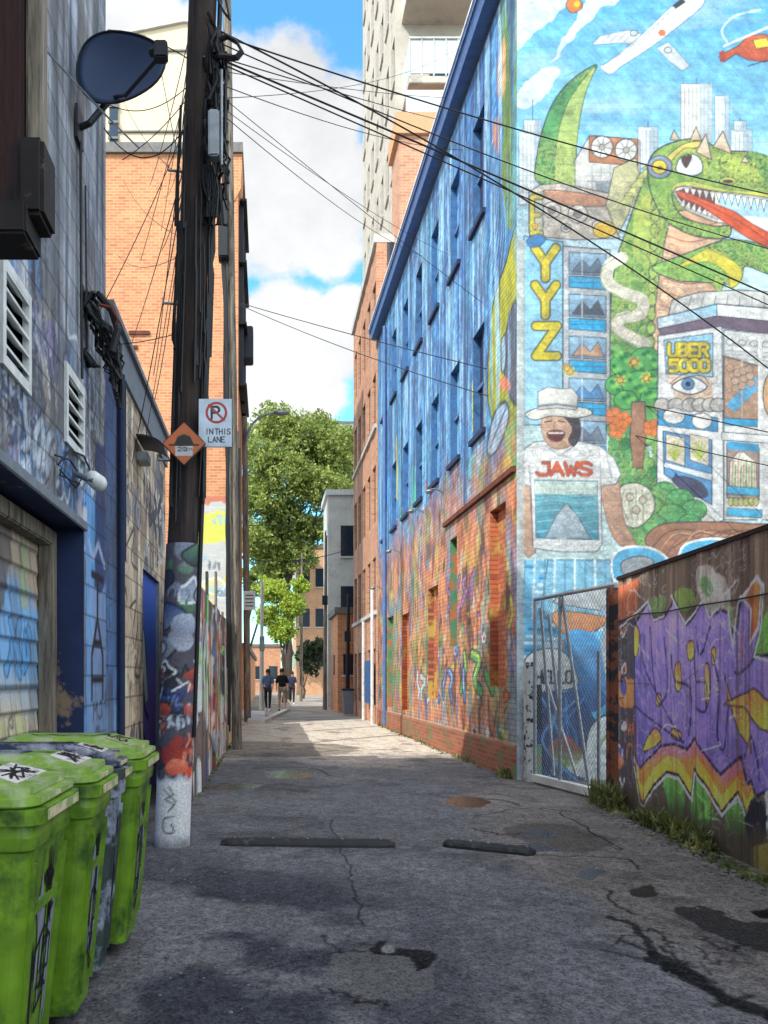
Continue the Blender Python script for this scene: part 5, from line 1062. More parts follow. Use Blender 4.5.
# ================================================================= satellite dish
dc0 = Vector(W(121, 62, 5.75)); ds = empty('satellite_dish', dc0, 'dark blue satellite dish on an arm high on the left wall', 'satellite dish')
nrm = Vector((-.22, -.85, .02)).normalized(); uu = Vector((.97, -.3, 0)); uu = (uu-nrm*uu.dot(nrm)).normalized(); vv = nrm.cross(uu)
if vv.z < 0: vv = -vv
tilt = R(-18); e1 = uu*math.cos(tilt)+vv*math.sin(tilt); e2 = -uu*math.sin(tilt)+vv*math.cos(tilt)
def dshape(a, b): return e1*(.35*a*(1-(.22*b*b if b < 0 else 0)))+e2*(.30*b*(1-.16*a) if b < 0 else .21*b*(1-.1*a))
m = MB(); rings = 7; seg = 40; vs = []; fs = []
for side, off in ((0, 0), (1, .012)):
    for i in range(rings+1):
        r = i/rings
        for k in range(seg):
            t = 2*math.pi*k/seg; ex = math.copysign(abs(math.cos(t))**.85, math.cos(t)); ey = math.copysign(abs(math.sin(t))**.85, math.sin(t))
            vs.append(dc0+dshape(r*ex, r*ey)+nrm*(-(1-r*r)*.055-off))
for sd in (0, 1):
    o = sd*(rings+1)*seg
    for i in range(rings):
        for k in range(seg): fs.append((o+i*seg+k, o+i*seg+(k+1) % seg, o+(i+1)*seg+(k+1) % seg, o+(i+1)*seg+k))
o = (rings+1)*seg
for k in range(seg): fs.append((rings*seg+k, rings*seg+(k+1) % seg, o+rings*seg+(k+1) % seg, o+rings*seg+k))
m.add(vs, fs); m.build('reflector', M['dish'], ds, smooth=True)
m = MB(); m.tube([dc0+dshape(math.copysign(abs(math.cos(t))**.85, math.cos(t)), math.copysign(abs(math.sin(t))**.85, math.sin(t))) for t in np.linspace(0, 2*math.pi, 41)], .008, 6); m.build('rim', M['dark'], ds)
lnb = Vector(W(161, 50, 5.35)); m = MB(); m.tube([dc0+e1*.02-e2*.235+nrm*-.02, Vector(W(125, 96, 5.55)), lnb+Vector((0, 0, -.03))], .013, 6); m.build('feed_arm', M['dark'], ds)
m = MB(); m.box(lnb+Vector((-.045, -.04, -.07)), lnb+Vector((.045, .04, .045)), bev=.01); m.tube([lnb, lnb+Vector((-.07, .05, .02))], .03, 8); m.build('receiver', M['dark'], ds)
m = MB(); wp = Vector((LX, 5.85, CH-(128-CY)/FL*5.85)); m.tube([wp+Vector((.02, 0, 0)), wp+Vector((.1, -.02, .02)), dc0-nrm*.1-e2*.08], .024, 8); m.box(dc0-nrm*.12-Vector((.05, .03, .06)), dc0-nrm*.06+Vector((.05, .03, .06)), bev=.01)
m.prism([wp+Vector((.01, -.09, -.12)), wp+Vector((.01, .09, -.12)), wp+Vector((.01, .09, .12)), wp+Vector((.01, -.09, .12))], (.02, 0, 0)); m.build('mount', M['dark'], ds)
m = MB(); m.tube([wp+Vector((.03, 0, -.1)), wp+Vector((.03, .02, -1.2)), (LX+.03, 5.9, 3.6)], .011, 6); m.tube([wp+Vector((.02, .2, -.3)), (LX+.02, 6.1, 3.9)], .008, 5); tag(m.build('wall_conduit', M['cable']), 'thin black coax cable running down the wall below the satellite dish', 'cable')

# ================================================================= black cable tangle on the wall corner
m = MB(); rd = random.Random(3)
for i in range(34):
    px, py = rd.uniform(92, 104), rd.uniform(290, 305); path = []
    for k in range(7):
        f = k/6; cx_ = 84+f*34+20*math.sin(f*3.1)*rd.uniform(-.2, .8); cy_ = 292+f*108+rd.uniform(-9, 9)
        if i % 3 == 0: cx_ = 95-22*math.sin(f*3.1)+rd.uniform(-4, 4); cy_ = 292+f*75
        path.append(W(cx_+rd.uniform(-4, 4), cy_, 6.15+rd.uniform(-.12, .1)))
    m.tube(path, rd.uniform(.007, .016), 5)
m.tube([W(100, 296, 6.1), W(112, 310, 6.05), W(118, 330, 6.0), W(112, 352, 6.0)], .03, 8)
m.box(W(112, 385, 6.5), W(122, 345, 6.6)); tag(m.build('cable_tangle', M['cable']), 'thick tangle of black cables hanging off the corner of the blue grey wall', 'cables')
m = MB(); m.tube([W(100, 305, 6), W(112, 308, 5.98), W(118, 320, 5.98), W(115, 330, 6)], .014, 6); tag(m.build('copper_loop', M['rust']), 'rust red loop of cable on top of the black tangle', 'cable')
m = MB()
for q in ([(55, 455), (70, 460), (82, 478), (76, 488), (60, 470)], [(58, 465), (70, 450), (84, 456), (90, 470)], [(66, 452), (60, 475), (80, 484)]): m.tube([WX(x, y, LX+.03) for x, y in q], .007, 5)
tag(m.build('cable_knot', M['cable']), 'small knot of loose cables above the right end of the garage lintel', 'cables')
# ================================================================= utility poles
PB, PT = Vector((-.80, 6.67, 0)), Vector((-.525, 6.67, 7.6))
def PP(z): return PB.lerp(PT, z/7.6)
P = empty('utility_pole', PB, 'thick dark wooden utility pole with white painted foot in front of the left buildings', 'utility pole')
def pole_mesh(base, top, r0, r1, z0, z1, n=28, rows=60, rough=.012, seed=2):
    vs = []; fs = []
    for j in range(rows+1):
        z = z0+(z1-z0)*j/rows; f = z/top.z; c = base.lerp(top, f); r = r0+(r1-r0)*f
        for k in range(n):
            t = 2*math.pi*k/n; rr = r+rough*(float(vnoise(np.array(k*.9), np.array(z*1.3), seed))-.5)
            vs.append((c.x+rr*math.cos(t), c.y+rr*math.sin(t), z))
    for j in range(rows):
        for k in range(n): fs.append((j*n+k, j*n+(k+1) % n, (j+1)*n+(k+1) % n, (j+1)*n+k))
    fs.append(tuple(range(rows*n, rows*n+n))); return MB().add(vs, fs)
pole_mesh(PB, PT, .135, .112, 0, 7.6).build('shaft', M['wood'], P, smooth=True)
# painted sleeve on the foot: white below, layered stickers and sprayed tags above
rows, n = 150, 72; r = .142
sl = Canvas((0, 0, 0), (1, 0, 0), (0, 0, 1), 2*math.pi*r, 2.5, .0125, (70, 66, 76), gain=1.7)
sl.graffiti((0, .9, .9, 2.5), [(160, 166, 180), (60, 110, 70), (40, 60, 120), (110, 120, 140), (120, 120, 130), (30, 34, 50)], 60, 5, (.06, .22), .018)
sl.graffiti((0, .6, .9, 1.45), [(190, 74, 44), (140, 44, 36), (30, 30, 36), (214, 120, 90), (40, 40, 50)], 60, 6, (.05, .16), .014)
t = np.clip((.62-sl.VV+(fbm(sl.UU*9, sl.VV*5, 4, 3)-.5)*.25)/.06, 0, 1)[..., None]; w = lin((196, 198, 206))*(.85+.3*fbm(sl.UU*20, sl.VV*4, 4, 8)[..., None]); sl.img = sl.img*(1-t)+w*t
for u in (.42,): 
    sl.stroke([(u, .5), (u+.04, .44), (u-.03, .4), (u+.05, .36), (u, .3)], (20, 22, 30), .012, m=True); sl.stroke([(u-.04, .48), (u+.06, .38)], (20, 22, 30), .012, m=True)
    sl.stroke([(u+.05, .26), (u-.03, .24), (u-.03, .14), (u+.05, .13), (u+.03, .2)], (20, 22, 30), .012, m=True, sm=True)
low = np.clip((.12-sl.VV+(fbm(sl.UU*12, sl.VV*9, 4, 5)-.5)*.12)/.1, 0, 1)[..., None]*.7; sl.img = sl.img*(1-low)+lin((60, 56, 54))*low
so = sl.build('painted_foot', M['hoard'], P)
me = so.data; co = np.zeros(len(me.vertices)*3, np.float32); me.vertices.foreach_get('co', co); co = co.reshape(-1, 3)+np.array(ORG['utility_pole'])
ang = co[:, 0]/r-math.pi*.5-math.pi; z = co[:, 2].copy(); f = z/7.6; rr = .1375-.023*f+.004
cx_ = PB.x+(PT.x-PB.x)*f; rrr = rr+.006
co2 = np.stack([cx_+rrr*np.cos(ang), PB.y+rrr*np.sin(ang), z], 1)-np.array(ORG['utility_pole']); me.vertices.foreach_set('co', co2.astype(np.float32).reshape(-1)); me.update()
m = MB(); rd = random.Random(11)
for i in range(16):
    a = rd.uniform(-2.9, .3); z0 = rd.uniform(4.2, 6.2); pts = []
    for k in range(9):
        z = z0-k*.28*rd.uniform(.6, 1.1); z = max(z, 2.6+.3*rd.random()); c = PP(z); rr = .145+rd.uniform(0, .03); pts.append((c.x+rr*math.cos(a+.05*k), c.y+rr*math.sin(a+.05*k), z))
    m.tube(pts, rd.uniform(.006, .014), 5)
m.tube([PP(z)+Vector((.15, -.03, 0)) for z in (0.9, 3, 5, 7.4)], .022, 6); m.build('riser_cable', M['cable'], P)
m = MB()
for i in range(46):
    x0 = rd.uniform(206, 224); y0 = rd.uniform(10, 150); path = [W(x0+rd.uniform(-7, 7)+(.08*(y0+k*22-120) if y0+k*22 > 120 else 0)*0, min(y0+k*rd.uniform(10, 22), 225), 6.55+rd.uniform(-.06, .1)) for k in range(7)]
    m.tube(path, rd.uniform(.006, .015), 4)
for i in range(14):
    x0 = rd.uniform(203, 213); m.tube([W(x0+rd.uniform(-3, 3)+rd.uniform(0, 5)*k/3, 165+k*13, 6.5) for k in range(5)], .009, 4)
m.build('cable_bundle', M['cable'], P)
m = MB(); a, b = W(209, 163, 6.45), W(219, 108, 6.35); m.box(a, b, bev=.012); m.tube([W(221.5, 165, 6.4), W(221.5, 70, 6.4)], .012, 6); m.build('splice_box', M['galv'], P)
m = MB(); ring = [(218, 38), (226, 35), (236, 41), (241, 50), (236, 56), (226, 57), (219, 53), (216, 45)]
for q in range(3): m.tube([W(x+q, y+q*1.5, 6.5+q*.02) for x, y in ring+ring[:1]], .012, 6)
m.tube([W(204, 62, 6.67), W(220, 56, 6.5), W(232, 57, 6.5)], .022, 6); m.tube([W(218, 0, 6.6), W(224, 12, 6.5), W(230, 20, 6.5), W(226, 0, 6.5)], .01, 5); m.build('cable_coil', M['cable'], P)
m = MB()
for z in (3.2, 4.5, 5.6): 
    c = PP(z); m.tube([c+Vector((-.11, -.02, 0)), c+Vector((-.23, -.04, 0)), c+Vector((-.23, -.04, .04))], .011, 6)
m.build('pole_step', M['galv'], P)

P2 = empty('utility_pole', (-.66, 15.5, 0), 'second thinner wooden utility pole further down the left side beside the hoarding', 'utility pole')
pole_mesh(Vector((-.60, 15.5, 0)), Vector((-.80, 15.5, 15)), .095, .08, 0, 15, 16, 30).build('shaft', M['greywood'], P2, smooth=True)
m = MB()
for i in range(10):
    x = -.60-.013*0; m.tube([(-.6-.2*z/15+rd.uniform(-.16, -.08), 15.36, z) for z in np.linspace(rd.uniform(0, 4), rd.uniform(9, 14), 8)], rd.uniform(.012, .03), 5)
m.box((-.95, 15.2, 9.4), (-.75, 15.5, 10.6), bev=.02); m.build('riser_cable', M['cable'], P2)
m = MB()
# street light pole with curved arm
SL = empty('street_lamp', (-.62, 25.2, 0), 'street lamp with a curved arm reaching over the far part of the lane', 'street lamp')
pole_mesh(Vector((-.64, 25.2, 0)), Vector((-.74, 25.2, 9.6)), .11, .085, 0, 9.6, 14, 24).build('shaft', M['greywood'], SL, smooth=True)
m = MB(); arm = spline([(-.72, 8.6), (-.55, 9.25), (-.2, 9.6), (.25, 9.72)], False); m.tube([(x, 25.15, z) for x, z in arm], .035, 8); m.build('arm', M['galv'], SL)
m = MB(); m.ball((.42, 25.15, 9.7), .26, 14, 8, (1, .5, .3)); m.box((.2, 25.08, 9.66), (.35, 25.22, 9.76), bev=.02); m.build('lamp_head', M['galv'], SL, smooth=True)
fp = empty('concrete_pole', (-.25, 33.5, 0), 'slim pale pole standing behind the two walking people', 'pole')
m = MB(); m.tube([(-.27, 33.5, 0), (-.25, 33.5, 5.4)], [.1, .07], 10); m.build('shaft', M['concrete'], fp); m = MB(); m.box((-.36, 33.35, 2.5), (-.14, 33.6, 3.1), bev=.02); m.build('cabinet', M['galv'], fp)

# ================================================================= signs
def sign_frame(c, w, h, name, loc, label, cat): ...
sg = empty('parking_sign', W(215, 423, 6.4), 'grey white no parking sign bolted to the dark pole, reading IN THIS LANE', 'sign')
a, b = W(198.5, 447, 6.42), W(232, 398.5, 6.42); w, h = b.x-a.x, b.z-a.z
m = MB(); m.box((a.x, 6.425, a.z), (b.x, 6.44, b.z), bev=.004); m.build('plate', M['galv'], sg)
c = Canvas((a.x+.003, 6.42, a.z+.003), (1, 0, 0), (0, 0, 1), w-.006, h-.006, .0028, (176, 186, 200), gain=1.35)
q = lambda x, y: ((x-198.5)/33.5*w, (447-y)/48.5*h)
c.ell(*q(216, 413), .088, .088, (150, 40, 34), m=True); c.ell(*q(216, 413), .068, .068, (180, 188, 200), m=True)
x, y = q(211.3, 419); c.text('P', x, y, .06, .095, (30, 30, 36), .019, m=True); c.stroke([q(208.5, 405.5), q(223.6, 420.5)], (150, 40, 34), .017, m=True)
x, y = q(206.5, 434.5); c.text('IN', x-.012, y, .026, .042, (34, 36, 46), .0085, m=True, gap=1.3); c.text('THIS', x+.068, y, .0235, .042, (34, 36, 46), .0085, m=True, gap=1.35)
x, y = q(208, 442.5); c.text('LANE', x, y, .026, .042, (34, 36, 46), .0085, m=True, gap=1.35)
n_ = fbm(c.UU*14, c.VV*14, 4, 3)[..., None]; c.img = c.img*(.75+.5*n_); c.build('face', paintmat('sign_paint', None, fineamt=.05, rough=.4, bmp=.05), sg)
m = MB(); m.box((a.x+.0, 6.44, a.z+.1), (a.x+.1, 6.56, a.z+.14)); m.box((a.x+.0, 6.44, b.z-.12), (a.x+.1, 6.56, b.z-.08)); m.build('bracket', M['galv'], sg)
sg = empty('warning_sign', W(184, 443.5, 6.38), 'orange diamond speed hump warning sign on the dark pole', 'sign'); ce = W(184, 443.5, 6.38); hd = 22.5/FL*6.38
def rdiam(c, r, y, k=.06): return [Vector((c.x+dx, y, c.z+dz)) for dx, dz in ((r-k*.5, -k*.5), (r-k*.1, 0), (r-k*.5, k*.5), (k*.5, r-k*.5), (0, r-k*.1), (-k*.5, r-k*.5), (-r+k*.5, k*.5), (-r+k*.1, 0), (-r+k*.5, -k*.5), (-k*.5, -r+k*.5), (0, -r+k*.1), (k*.5, -r+k*.5))]
m = MB(); m.prism(rdiam(ce, hd, 6.385), (0, .012, 0)); m.build('plate', M['dark'], sg)
wc = Canvas((ce.x-hd, 6.38, ce.z-hd), (1, 0, 0), (0, 0, 1), 2*hd, 2*hd, .0028, (190, 98, 50), gain=1.0); H = hd
# the painted face is cut to the diamond
wc.poly([(H*.32+H*0, H-.012), (H*.55, H-.012), (H*.72, H+.055), (H, H+.075), (H*1.28, H+.055), (H*1.45, H-.012)], (26, 24, 28), m=True, sm=False)
wc.stroke([(H*.36, H-.012), (H*1.64, H-.012)], (26, 24, 28), .014, m=True); wc.poly([(H-.07, H-.1), (H+.07, H-.1), (H+.07, H-.022), (H-.07, H-.022)], (190, 190, 190), m=True, rough=.006)
wc.text('20', H-.05, H-.06, .03, .03, (40, 40, 46), .007, m=True); wc.text('KM', H+.006, H-.06, .024, .024, (40, 40, 46), .005, m=True)
dm = np.abs(wc.UU-H)+np.abs(wc.VV-H); wc.img[dm > H*.93] = lin((120, 66, 50)); n_ = fbm(wc.UU*14, wc.VV*14, 4, 3)[..., None]; wc.img = wc.img*(.75+.5*n_)
fo = wc.build('face', MATS.setdefault('sp2', paintmat('warning_paint', None, fineamt=.05, rough=.4, bmp=.05)), sg)
bm = bmesh.new(); bm.from_mesh(fo.data); off = ORG['warning_sign']; bmesh.ops.delete(bm, geom=[f for f in bm.faces if abs(f.calc_center_median().x+off.x-ce.x)+abs(f.calc_center_median().z+off.z-ce.z) > hd*.975-.006], context='FACES'); bm.to_mesh(fo.data); bm.free()
sg = empty('small_sign', W(249.5, 600, 24.9), 'small white notice sign on the far street lamp pole', 'sign')
a, b = W(243.5, 610, 24.9), W(255.5, 591, 24.9); m = MB(); m.box(a, b+Vector((0, .02, 0)), bev=.003); m.build('plate', M['white'], sg)
m = MB(); 
for k in range(4): m.box((a.x+.06, 24.893, b.z-.12-k*.11), (b.x-.06, 24.897, b.z-.15-k*.11))
m.build('text_lines', M['ink'], sg)

# ================================================================= cables across the sky
def cable(a, b, sag, r, label, group='overhead cables', n=26):
    a, b = Vector(a), Vector(b); m = MB()
    m.tube([a.lerp(b, t)-Vector((0, 0, sag*4*t*(1-t))) for t in np.linspace(0, 1, n)], r*.62, 5); tag(m.build('overhead_cable', M['cable']), label, 'cable', group)
cable(W(222, 36, 6.6), W(820, 205, 9.5), .10, .011, 'uppermost cable running from the coil on the pole across the mural to the right')
cable(W(222, 44, 6.6), W(820, 262, 9.5), .15, .009, 'second cable from the pole coil, crossing the dragon head on the mural')
cable(W(222, 60, 6.6), W(830, 322, 9.5), -.02, .014, 'thick cable from the pole crossing the dragon arm on the mural')
cable(W(222, 64, 6.6), W(830, 332, 9.6), .0, .010, 'thinner cable just under the thick one over the dragon arm')
cable(W(218, 30, 6.6), W(830, 418, 9.4), -.25, .012, 'steep cable from the pole coil down past the shop sign on the mural')
cable(W(222, 58, 6.6), W(440, 120, 15), .02, .009, 'cable from the pole passing in front of the tower balconies')
cable(W(226, 100, 7.5), W(520, 330, 14), .05, .006, 'faint thin cable crossing the white cloud')
cable(W(240, 303, 15.4), W(830, 445, 9.6), .10, .012, 'long low cable from the second pole to the right over the hatted figure', n=30)
cable(W(240, 305, 15.4), W(830, 478, 9.5), .28, .011, 'lowest long cable from the second pole crossing the printed shirt of the mural figure', n=30)
for i, (x, y, x2, y2, Y2, sag, lab) in enumerate(((192, 110, 60, 380, 6.2, .12, 'cable sloping from the pole down to the black tangle'), (192, 140, 112, 560, 9.0, .1, 'cable dropping steeply from the pole in front of the orange brick wall'), (192, 155, 140, 470, 9.5, .05, 'short steep cable beside the pole on the orange wall'), (190, 60, 108, 30, 6.8, -.05, 'cable from the pole over the cream upper wall'), (190, 84, 110, 105, 6.6, .12, 'slack cable between pole and left wall above the roofline'),
    (190, 120, 104, 128, 6.7, .28, 'deeply sagging cable loop in front of the orange brick'), (190, 95, 122, 160, 6.6, .05, 'thin cable sloping to the left wall near the dish'), (196, 0, 170, -40, 6.0, 0, 'cable leaving the top of the frame left of the pole'), (188, 330, 100, 345, 6.6, .03, 'nearly level cable at half height on the orange wall'))):
    cable(W(x, y, 6.6), W(x2, y2, Y2), sag, .008 if i % 2 else .006, lab, 'thin cables between the pole and the left buildings')
cable(W(-30, -38, 3.6), W(139, 148, 6.75), .03, .012, 'pale grey cable crossing the upper left corner below the dish', 'pale cables')
bpy.data.objects[[o.name for o in COL.objects if o.name.startswith('overhead_cable')][-1]].data.materials[0] = M['galv']
rdc = random.Random(17)
for i in range(12):
    y0 = rdc.uniform(30, 260); x1 = rdc.uniform(104, 165); y1 = rdc.uniform(60, 420); Y1 = rdc.uniform(7.0, 16)
    cable(W(190, y0, 6.62), W(x1, y1, Y1), rdc.uniform(.0, .3), rdc.uniform(.004, .009), 'one of many loose thin wires strung between the dark pole and the left side', 'loose thin wires left of the pole')
for i in range(5):
    cable(W(222, rdc.uniform(40, 120), 6.6), W(rdc.uniform(420, 560), rdc.uniform(20, 330), rdc.uniform(11, 20)), rdc.uniform(.0, .3), rdc.uniform(.005, .008), 'one of the faint thin wires fanning out from the pole towards the painted wall', 'faint thin wires right of the pole')
cable(W(243, 525, 25), W(300, 520, 30), .1, .02, 'far short cable against the trees', 'far cables'); cable(W(250, 560, 25), W(352, 548, 29.5), .2, .02, 'far cable crossing from the street lamp to the brick tower', 'far cables')

# ================================================================= speed humps of black rubber
def hump(p0, p1, label, seed):
    p0, p1 = Vector(p0), Vector(p1); d = (p1-p0).normalized(); s_ = Vector((-d.y, d.x, 0)); L = (p1-p0).length; root = empty('speed_hump', p0, label, 'speed hump', 'rubber speed humps')
    vs = []; fs = []; rd = random.Random(seed); nn = 24; K = 9
    for i in range(nn+1):
        f = i/nn; e = min(1, f*nn/1.2, (1-f)*nn/1.2)*.35+.65
        for k in range(K):
            t = math.pi*k/(K-1); vs.append(p0+d*(L*f)+s_*(math.cos(t)*.085*e)+Vector((0, 0, max(-.01, math.sin(t)*.062*e+rd.uniform(-.003, .003)-.004))))
    for i in range(nn):
        for k in range(K-1): fs.append((i*K+k, i*K+k+1, (i+1)*K+k+1, (i+1)*K+k))
    fs += [tuple(range(K)), tuple(nn*K+k for k in range(K))]
    MB().add(vs, fs).build('rubber_strip', M['black'], root, smooth=False)
    m = MB()
    for f in (.08, .3, .5, .7, .92): m.ball(p0+d*(L*f)+Vector((0, 0, .056)), .012, 8, 4, (1, 1, .5))
    m.build('bolt', M['galv'], root)
hump((-.39, 6.70, 0), (1.05, 6.62, 0), 'long black rubber speed hump strip lying across the middle of the lane', 1)
hump((1.47, 6.66, 0), (2.10, 6.30, 0), 'shorter broken black speed hump piece beside the puddles, skewed', 2)

# ================================================================= wheelie bins
def rr_ring(x0, x1, y0, y1, r, z, n=5):
    pts = []
    for cx_, cy_, a0 in ((x1-r, y1-r, 0), (x0+r, y1-r, 90), (x0+r, y0+r, 180), (x1-r, y0+r, 270)):
        for k in range(n+1): t = R(a0+90*k/n); pts.append(Vector((cx_+r*math.cos(t), cy_+r*math.sin(t), z)))
    return pts
def loft(m, rings, cap=True):
    n = len(rings[0]); vs = [p for r_ in rings for p in r_]; fs = []
    for i in range(len(rings)-1):
        for k in range(n): fs.append((i*n+k, i*n+(k+1) % n, (i+1)*n+(k+1) % n, (i+1)*n+k))
    if cap: fs += [tuple(range(n))[::-1], tuple((len(rings)-1)*n+k for k in range(n))]
    m.add(vs, fs); return m
def ribbon(m, pts, nrm_, w):
    pts = [Vector(p) for p in pts]; nrm_ = Vector(nrm_).normalized()
    for i in range(len(pts)-1):
        d = (pts[i+1]-pts[i]); L = d.length
        if L < 1e-6: continue
        d /= L; s_ = d.cross(nrm_)*w/2; a, b = pts[i]-d*w*.3, pts[i+1]+d*w*.3; o = nrm_*(.0005*(i % 3))
        m.add([a-s_+o, a+s_+o, b+s_+o, b-s_+o], [(0, 1, 2, 3)])
def bin_(y0, y1, xf, xb, H, lid, label, seed, tags=True, bodymat=None):
    rd = random.Random(seed); cy = (y0+y1)/2; root = empty('wheelie_bin', ((xf+xb)/2, cy, 0), label, 'bin', 'green wheelie bins along the left wall')
    bodymat = bodymat or M['binbody']; zr = H-.13; tp = .085; ty = .05
    def lv(z): return z/zr
    def ring(z, o=0): 
        f = 1-lv(z); return rr_ring(xb+.06*f-o, xf-.02-tp*f+o-.02, y0+.035+ty*f-o, y1-.035-ty*f+o, .05, z)
    m = MB(); loft(m, [ring(.07), ring(.10), ring(zr-.12), ring(zr-.11, .012), ring(zr-.07, .014), ring(zr)]); bd = m.build('body', bodymat, root)
    # moulded front ribs and side panels
    m = MB()
    def front(a, z, o=.003): f = 1-lv(z); return Vector((xf-.04-tp*f+o, y0+.09+ty*f+(y1-y0-.18-2*ty*f)*a, z))
    def side(a, z, o=.003): f = 1-lv(z); return Vector((xb+.11+(xf-.15-tp*f-xb-.11)*a, y0+.035+ty*f-o, z))
    for a in (0.0, 1.0): m.prism([front(a-.035, .14, -.004), front(a+.035, .14, -.004), front(a+.035, zr-.16, -.004), front(a-.035, zr-.16, -.004)], (.016, 0, 0))
    m.prism([front(.1, zr-.34, -.004), front(.9, zr-.34, -.004), front(.9, zr-.30, -.004), front(.1, zr-.30, -.004)], (.012, 0, 0))
    for a in (.06, .5, .94): m.prism([side(a-.03, .16, -.004), side(a+.03, .16, -.004), side(a+.03, zr-.16, -.004), side(a-.03, zr-.16, -.004)], (0, -.014, 0))
    m.prism([side(.06, .5, -.004), side(.94, .42, -.004), side(.94, .46, -.004), side(.06, .54, -.004)], (0, -.012, 0))
    m.build('rib', bodymat, bd)
    # rim and lid
    m = MB(); X0, X1, Y0, Y1 = xb, xf, y0, y1
    loft(m, [rr_ring(X0, X1-.012, Y0+.012, Y1-.012, .07, zr-.03), rr_ring(X0, X1-.008, Y0+.004, Y1-.004, .07, zr-.028), rr_ring(X0, X1-.004, Y0+.002, Y1-.002, .07, zr+.018), rr_ring(X0, X1-.035, Y0+.02, Y1-.02, .06, zr+.022)]); m.build('rim', bodymat, root)
    m = MB()
    loft(m, [rr_ring(X0, X1-.03, Y0+.018, Y1-.018, .07, zr+.024), rr_ring(X0, X1-.022, Y0+.012, Y1-.012, .07, zr+.03), rr_ring(X0, X1-.024, Y0+.014, Y1-.014, .07, zr+.052), rr_ring(X0, X1-.055, Y0+.036, Y1-.036, .055, zr+.056), rr_ring(X0, X1-.056, Y0+.038, Y1-.038, .055, zr+.082), rr_ring(X0+.02, X1-.10, Y0+.07, Y1-.07, .04, zr+.086),
             rr_ring(X0+.05, X1-.24, Y0+.11, Y1-.11, .03, zr+.125), rr_ring(X0+.06, X1-.26, Y0+.13, Y1-.13, .025, zr+.128)])
    ld = m.build('lid', M[lid], root)
    # worn lip, label on the sloping front of the lid
    m = MB(); m.prism([(X1-.0235, Y0+.08, zr+.033), (X1-.0235, Y1-.08, zr+.033), (X1-.0235, Y1-.08, zr+.05), (X1-.0235, Y0+.08, zr+.05)], (.003, 0, 0)); m.prism([(X1-.0555, Y0+.1, zr+.06), (X1-.0555, Y1-.1, zr+.06), (X1-.0555, Y1-.1, zr+.08), (X1-.0555, Y0+.1, zr+.08)], (.003, 0, 0)); m.prism([(X1-.004, Y0+.08, zr-.02), (X1-.004, Y1-.08, zr-.02), (X1-.004, Y1-.08, zr+.012), (X1-.004, Y0+.08, zr+.012)], (.003, 0, 0))
    m.build('worn_lip', M['binwear'], ld)
    A = Vector((X1-.10, 0, zr+.086)); Bv = Vector((X1-.24, 0, zr+.125)); nn = Vector((.039, 0, .14)).normalized()
    def slope(a, b, o=.003): p = A.lerp(Bv, b); ya = Y0+.07+.04*b; yb = Y1-.07-.04*b; return Vector((p.x, ya+(yb-ya)*a, p.z))+nn*o
    m = MB(); m.prism([slope(.08, .08, .0), slope(.92, .08, .0), slope(.9, .92, .0), slope(.1, .92, .0)], nn*.003); m.build('label', M['label'] if seed != 4 else M[lid], ld)
    if seed in (1, 2):
        m = MB(); m.prism([(X0+.2, Y0+.15, zr+.1275), (X1-.34, Y0+.15, zr+.1275), (X1-.34, Y1-.18, zr+.1275), (X0+.2, Y1-.18, zr+.1275)], (0, 0, .004)); m.build('dark_sticker', M['binblue'], ld)
    m = MB()
    for k in range(5 if seed != 4 else 3): ribbon(m, [slope(rd.uniform(.15, .85), rd.uniform(.15, .85), .0045) for _ in range(5)], nn, .008)
    top = [Vector((X0+.1+(X1-.22-X0-.1)*rd.random(), Y0+.18+(Y1-Y0-.36)*rd.random(), zr+.1295)) for _ in range(14)]
    ribbon(m, sorted(top, key=lambda p: p.x), (0, 0, 1), .014); m.build('scrawl', M['ink'], ld)
    # handle bar, wheels, axle
    m = MB(); m.tube([(X0+.02, y0+.08, zr+.02), (X0-.02+.0, y0+.08, zr+.05), (X0-.02, y1-.08, zr+.05), (X0+.02, y1-.08, zr+.02)], .016, 8); m.build('handle', bodymat, root)
    for yy in (y0+.03, y1-.08):
        m = MB(); m.tube([(xb+.14, yy, .1), (xb+.14, yy+.05, .1)], .1, 20); wh = m.build('wheel', M['black'], root)
        m = MB(); m.tube([(xb+.14, yy-.004, .1), (xb+.14, yy+.054, .1)], .045, 12); m.build('hub', M['galv'], wh)
    # paint and tags
    if tags:
        m = MB()
        for k in range(3):
            a0 = rd.uniform(.2, .6); z0 = rd.uniform(.2, .75); ribbon(m, [front(a0+.25*rd.random(), z0+rd.uniform(-.09, .09), .006) for _ in range(7)], (1, 0, .1), .012)
        E_ = [(.25, .42), (.25, .52), (.5, .58), (.75, .52), (.75, .42), (.6, .42), (.6, .34), (.35, .30), (.3, .34)]; ribbon(m, [front(a, z-.02, .006) for a, z in E_], (1, 0, .1), .012); ribbon(m, [front(.5, .5, .006), front(.5, .38, .006), front(.7, .34, .006), front(.35, .36, .006)], (1, 0, .1), .012)
        for k in range(3): a0 = rd.uniform(.35, .8); z0 = rd.uniform(.3, .75); ribbon(m, [side(a0+.2*rd.random(), z0+rd.uniform(-.1, .1), .006) for _ in range(7)], (0, -1, .1), .012)
        m.build('tag', M['ink'], bd)
        def blob(face, a, z, ra, rz, nv, fl):
            P = [face(a+ra*math.cos(t)*rd.uniform(.5, 1.15), z+rz*math.sin(t)*rd.uniform(.5, 1.15), .0045) for t in np.linspace(0, 6.28, 15)[:-1]]
            mm.add(P, [tuple(range(len(P)))])
            for k in range(4):
                aa = a+ra*rd.uniform(-.7, .7); L = rd.uniform(.08, .25); ribbon(mm, [face(aa, z, .005), face(aa, max(z-rz-L, .12), .005)], nv, .012)
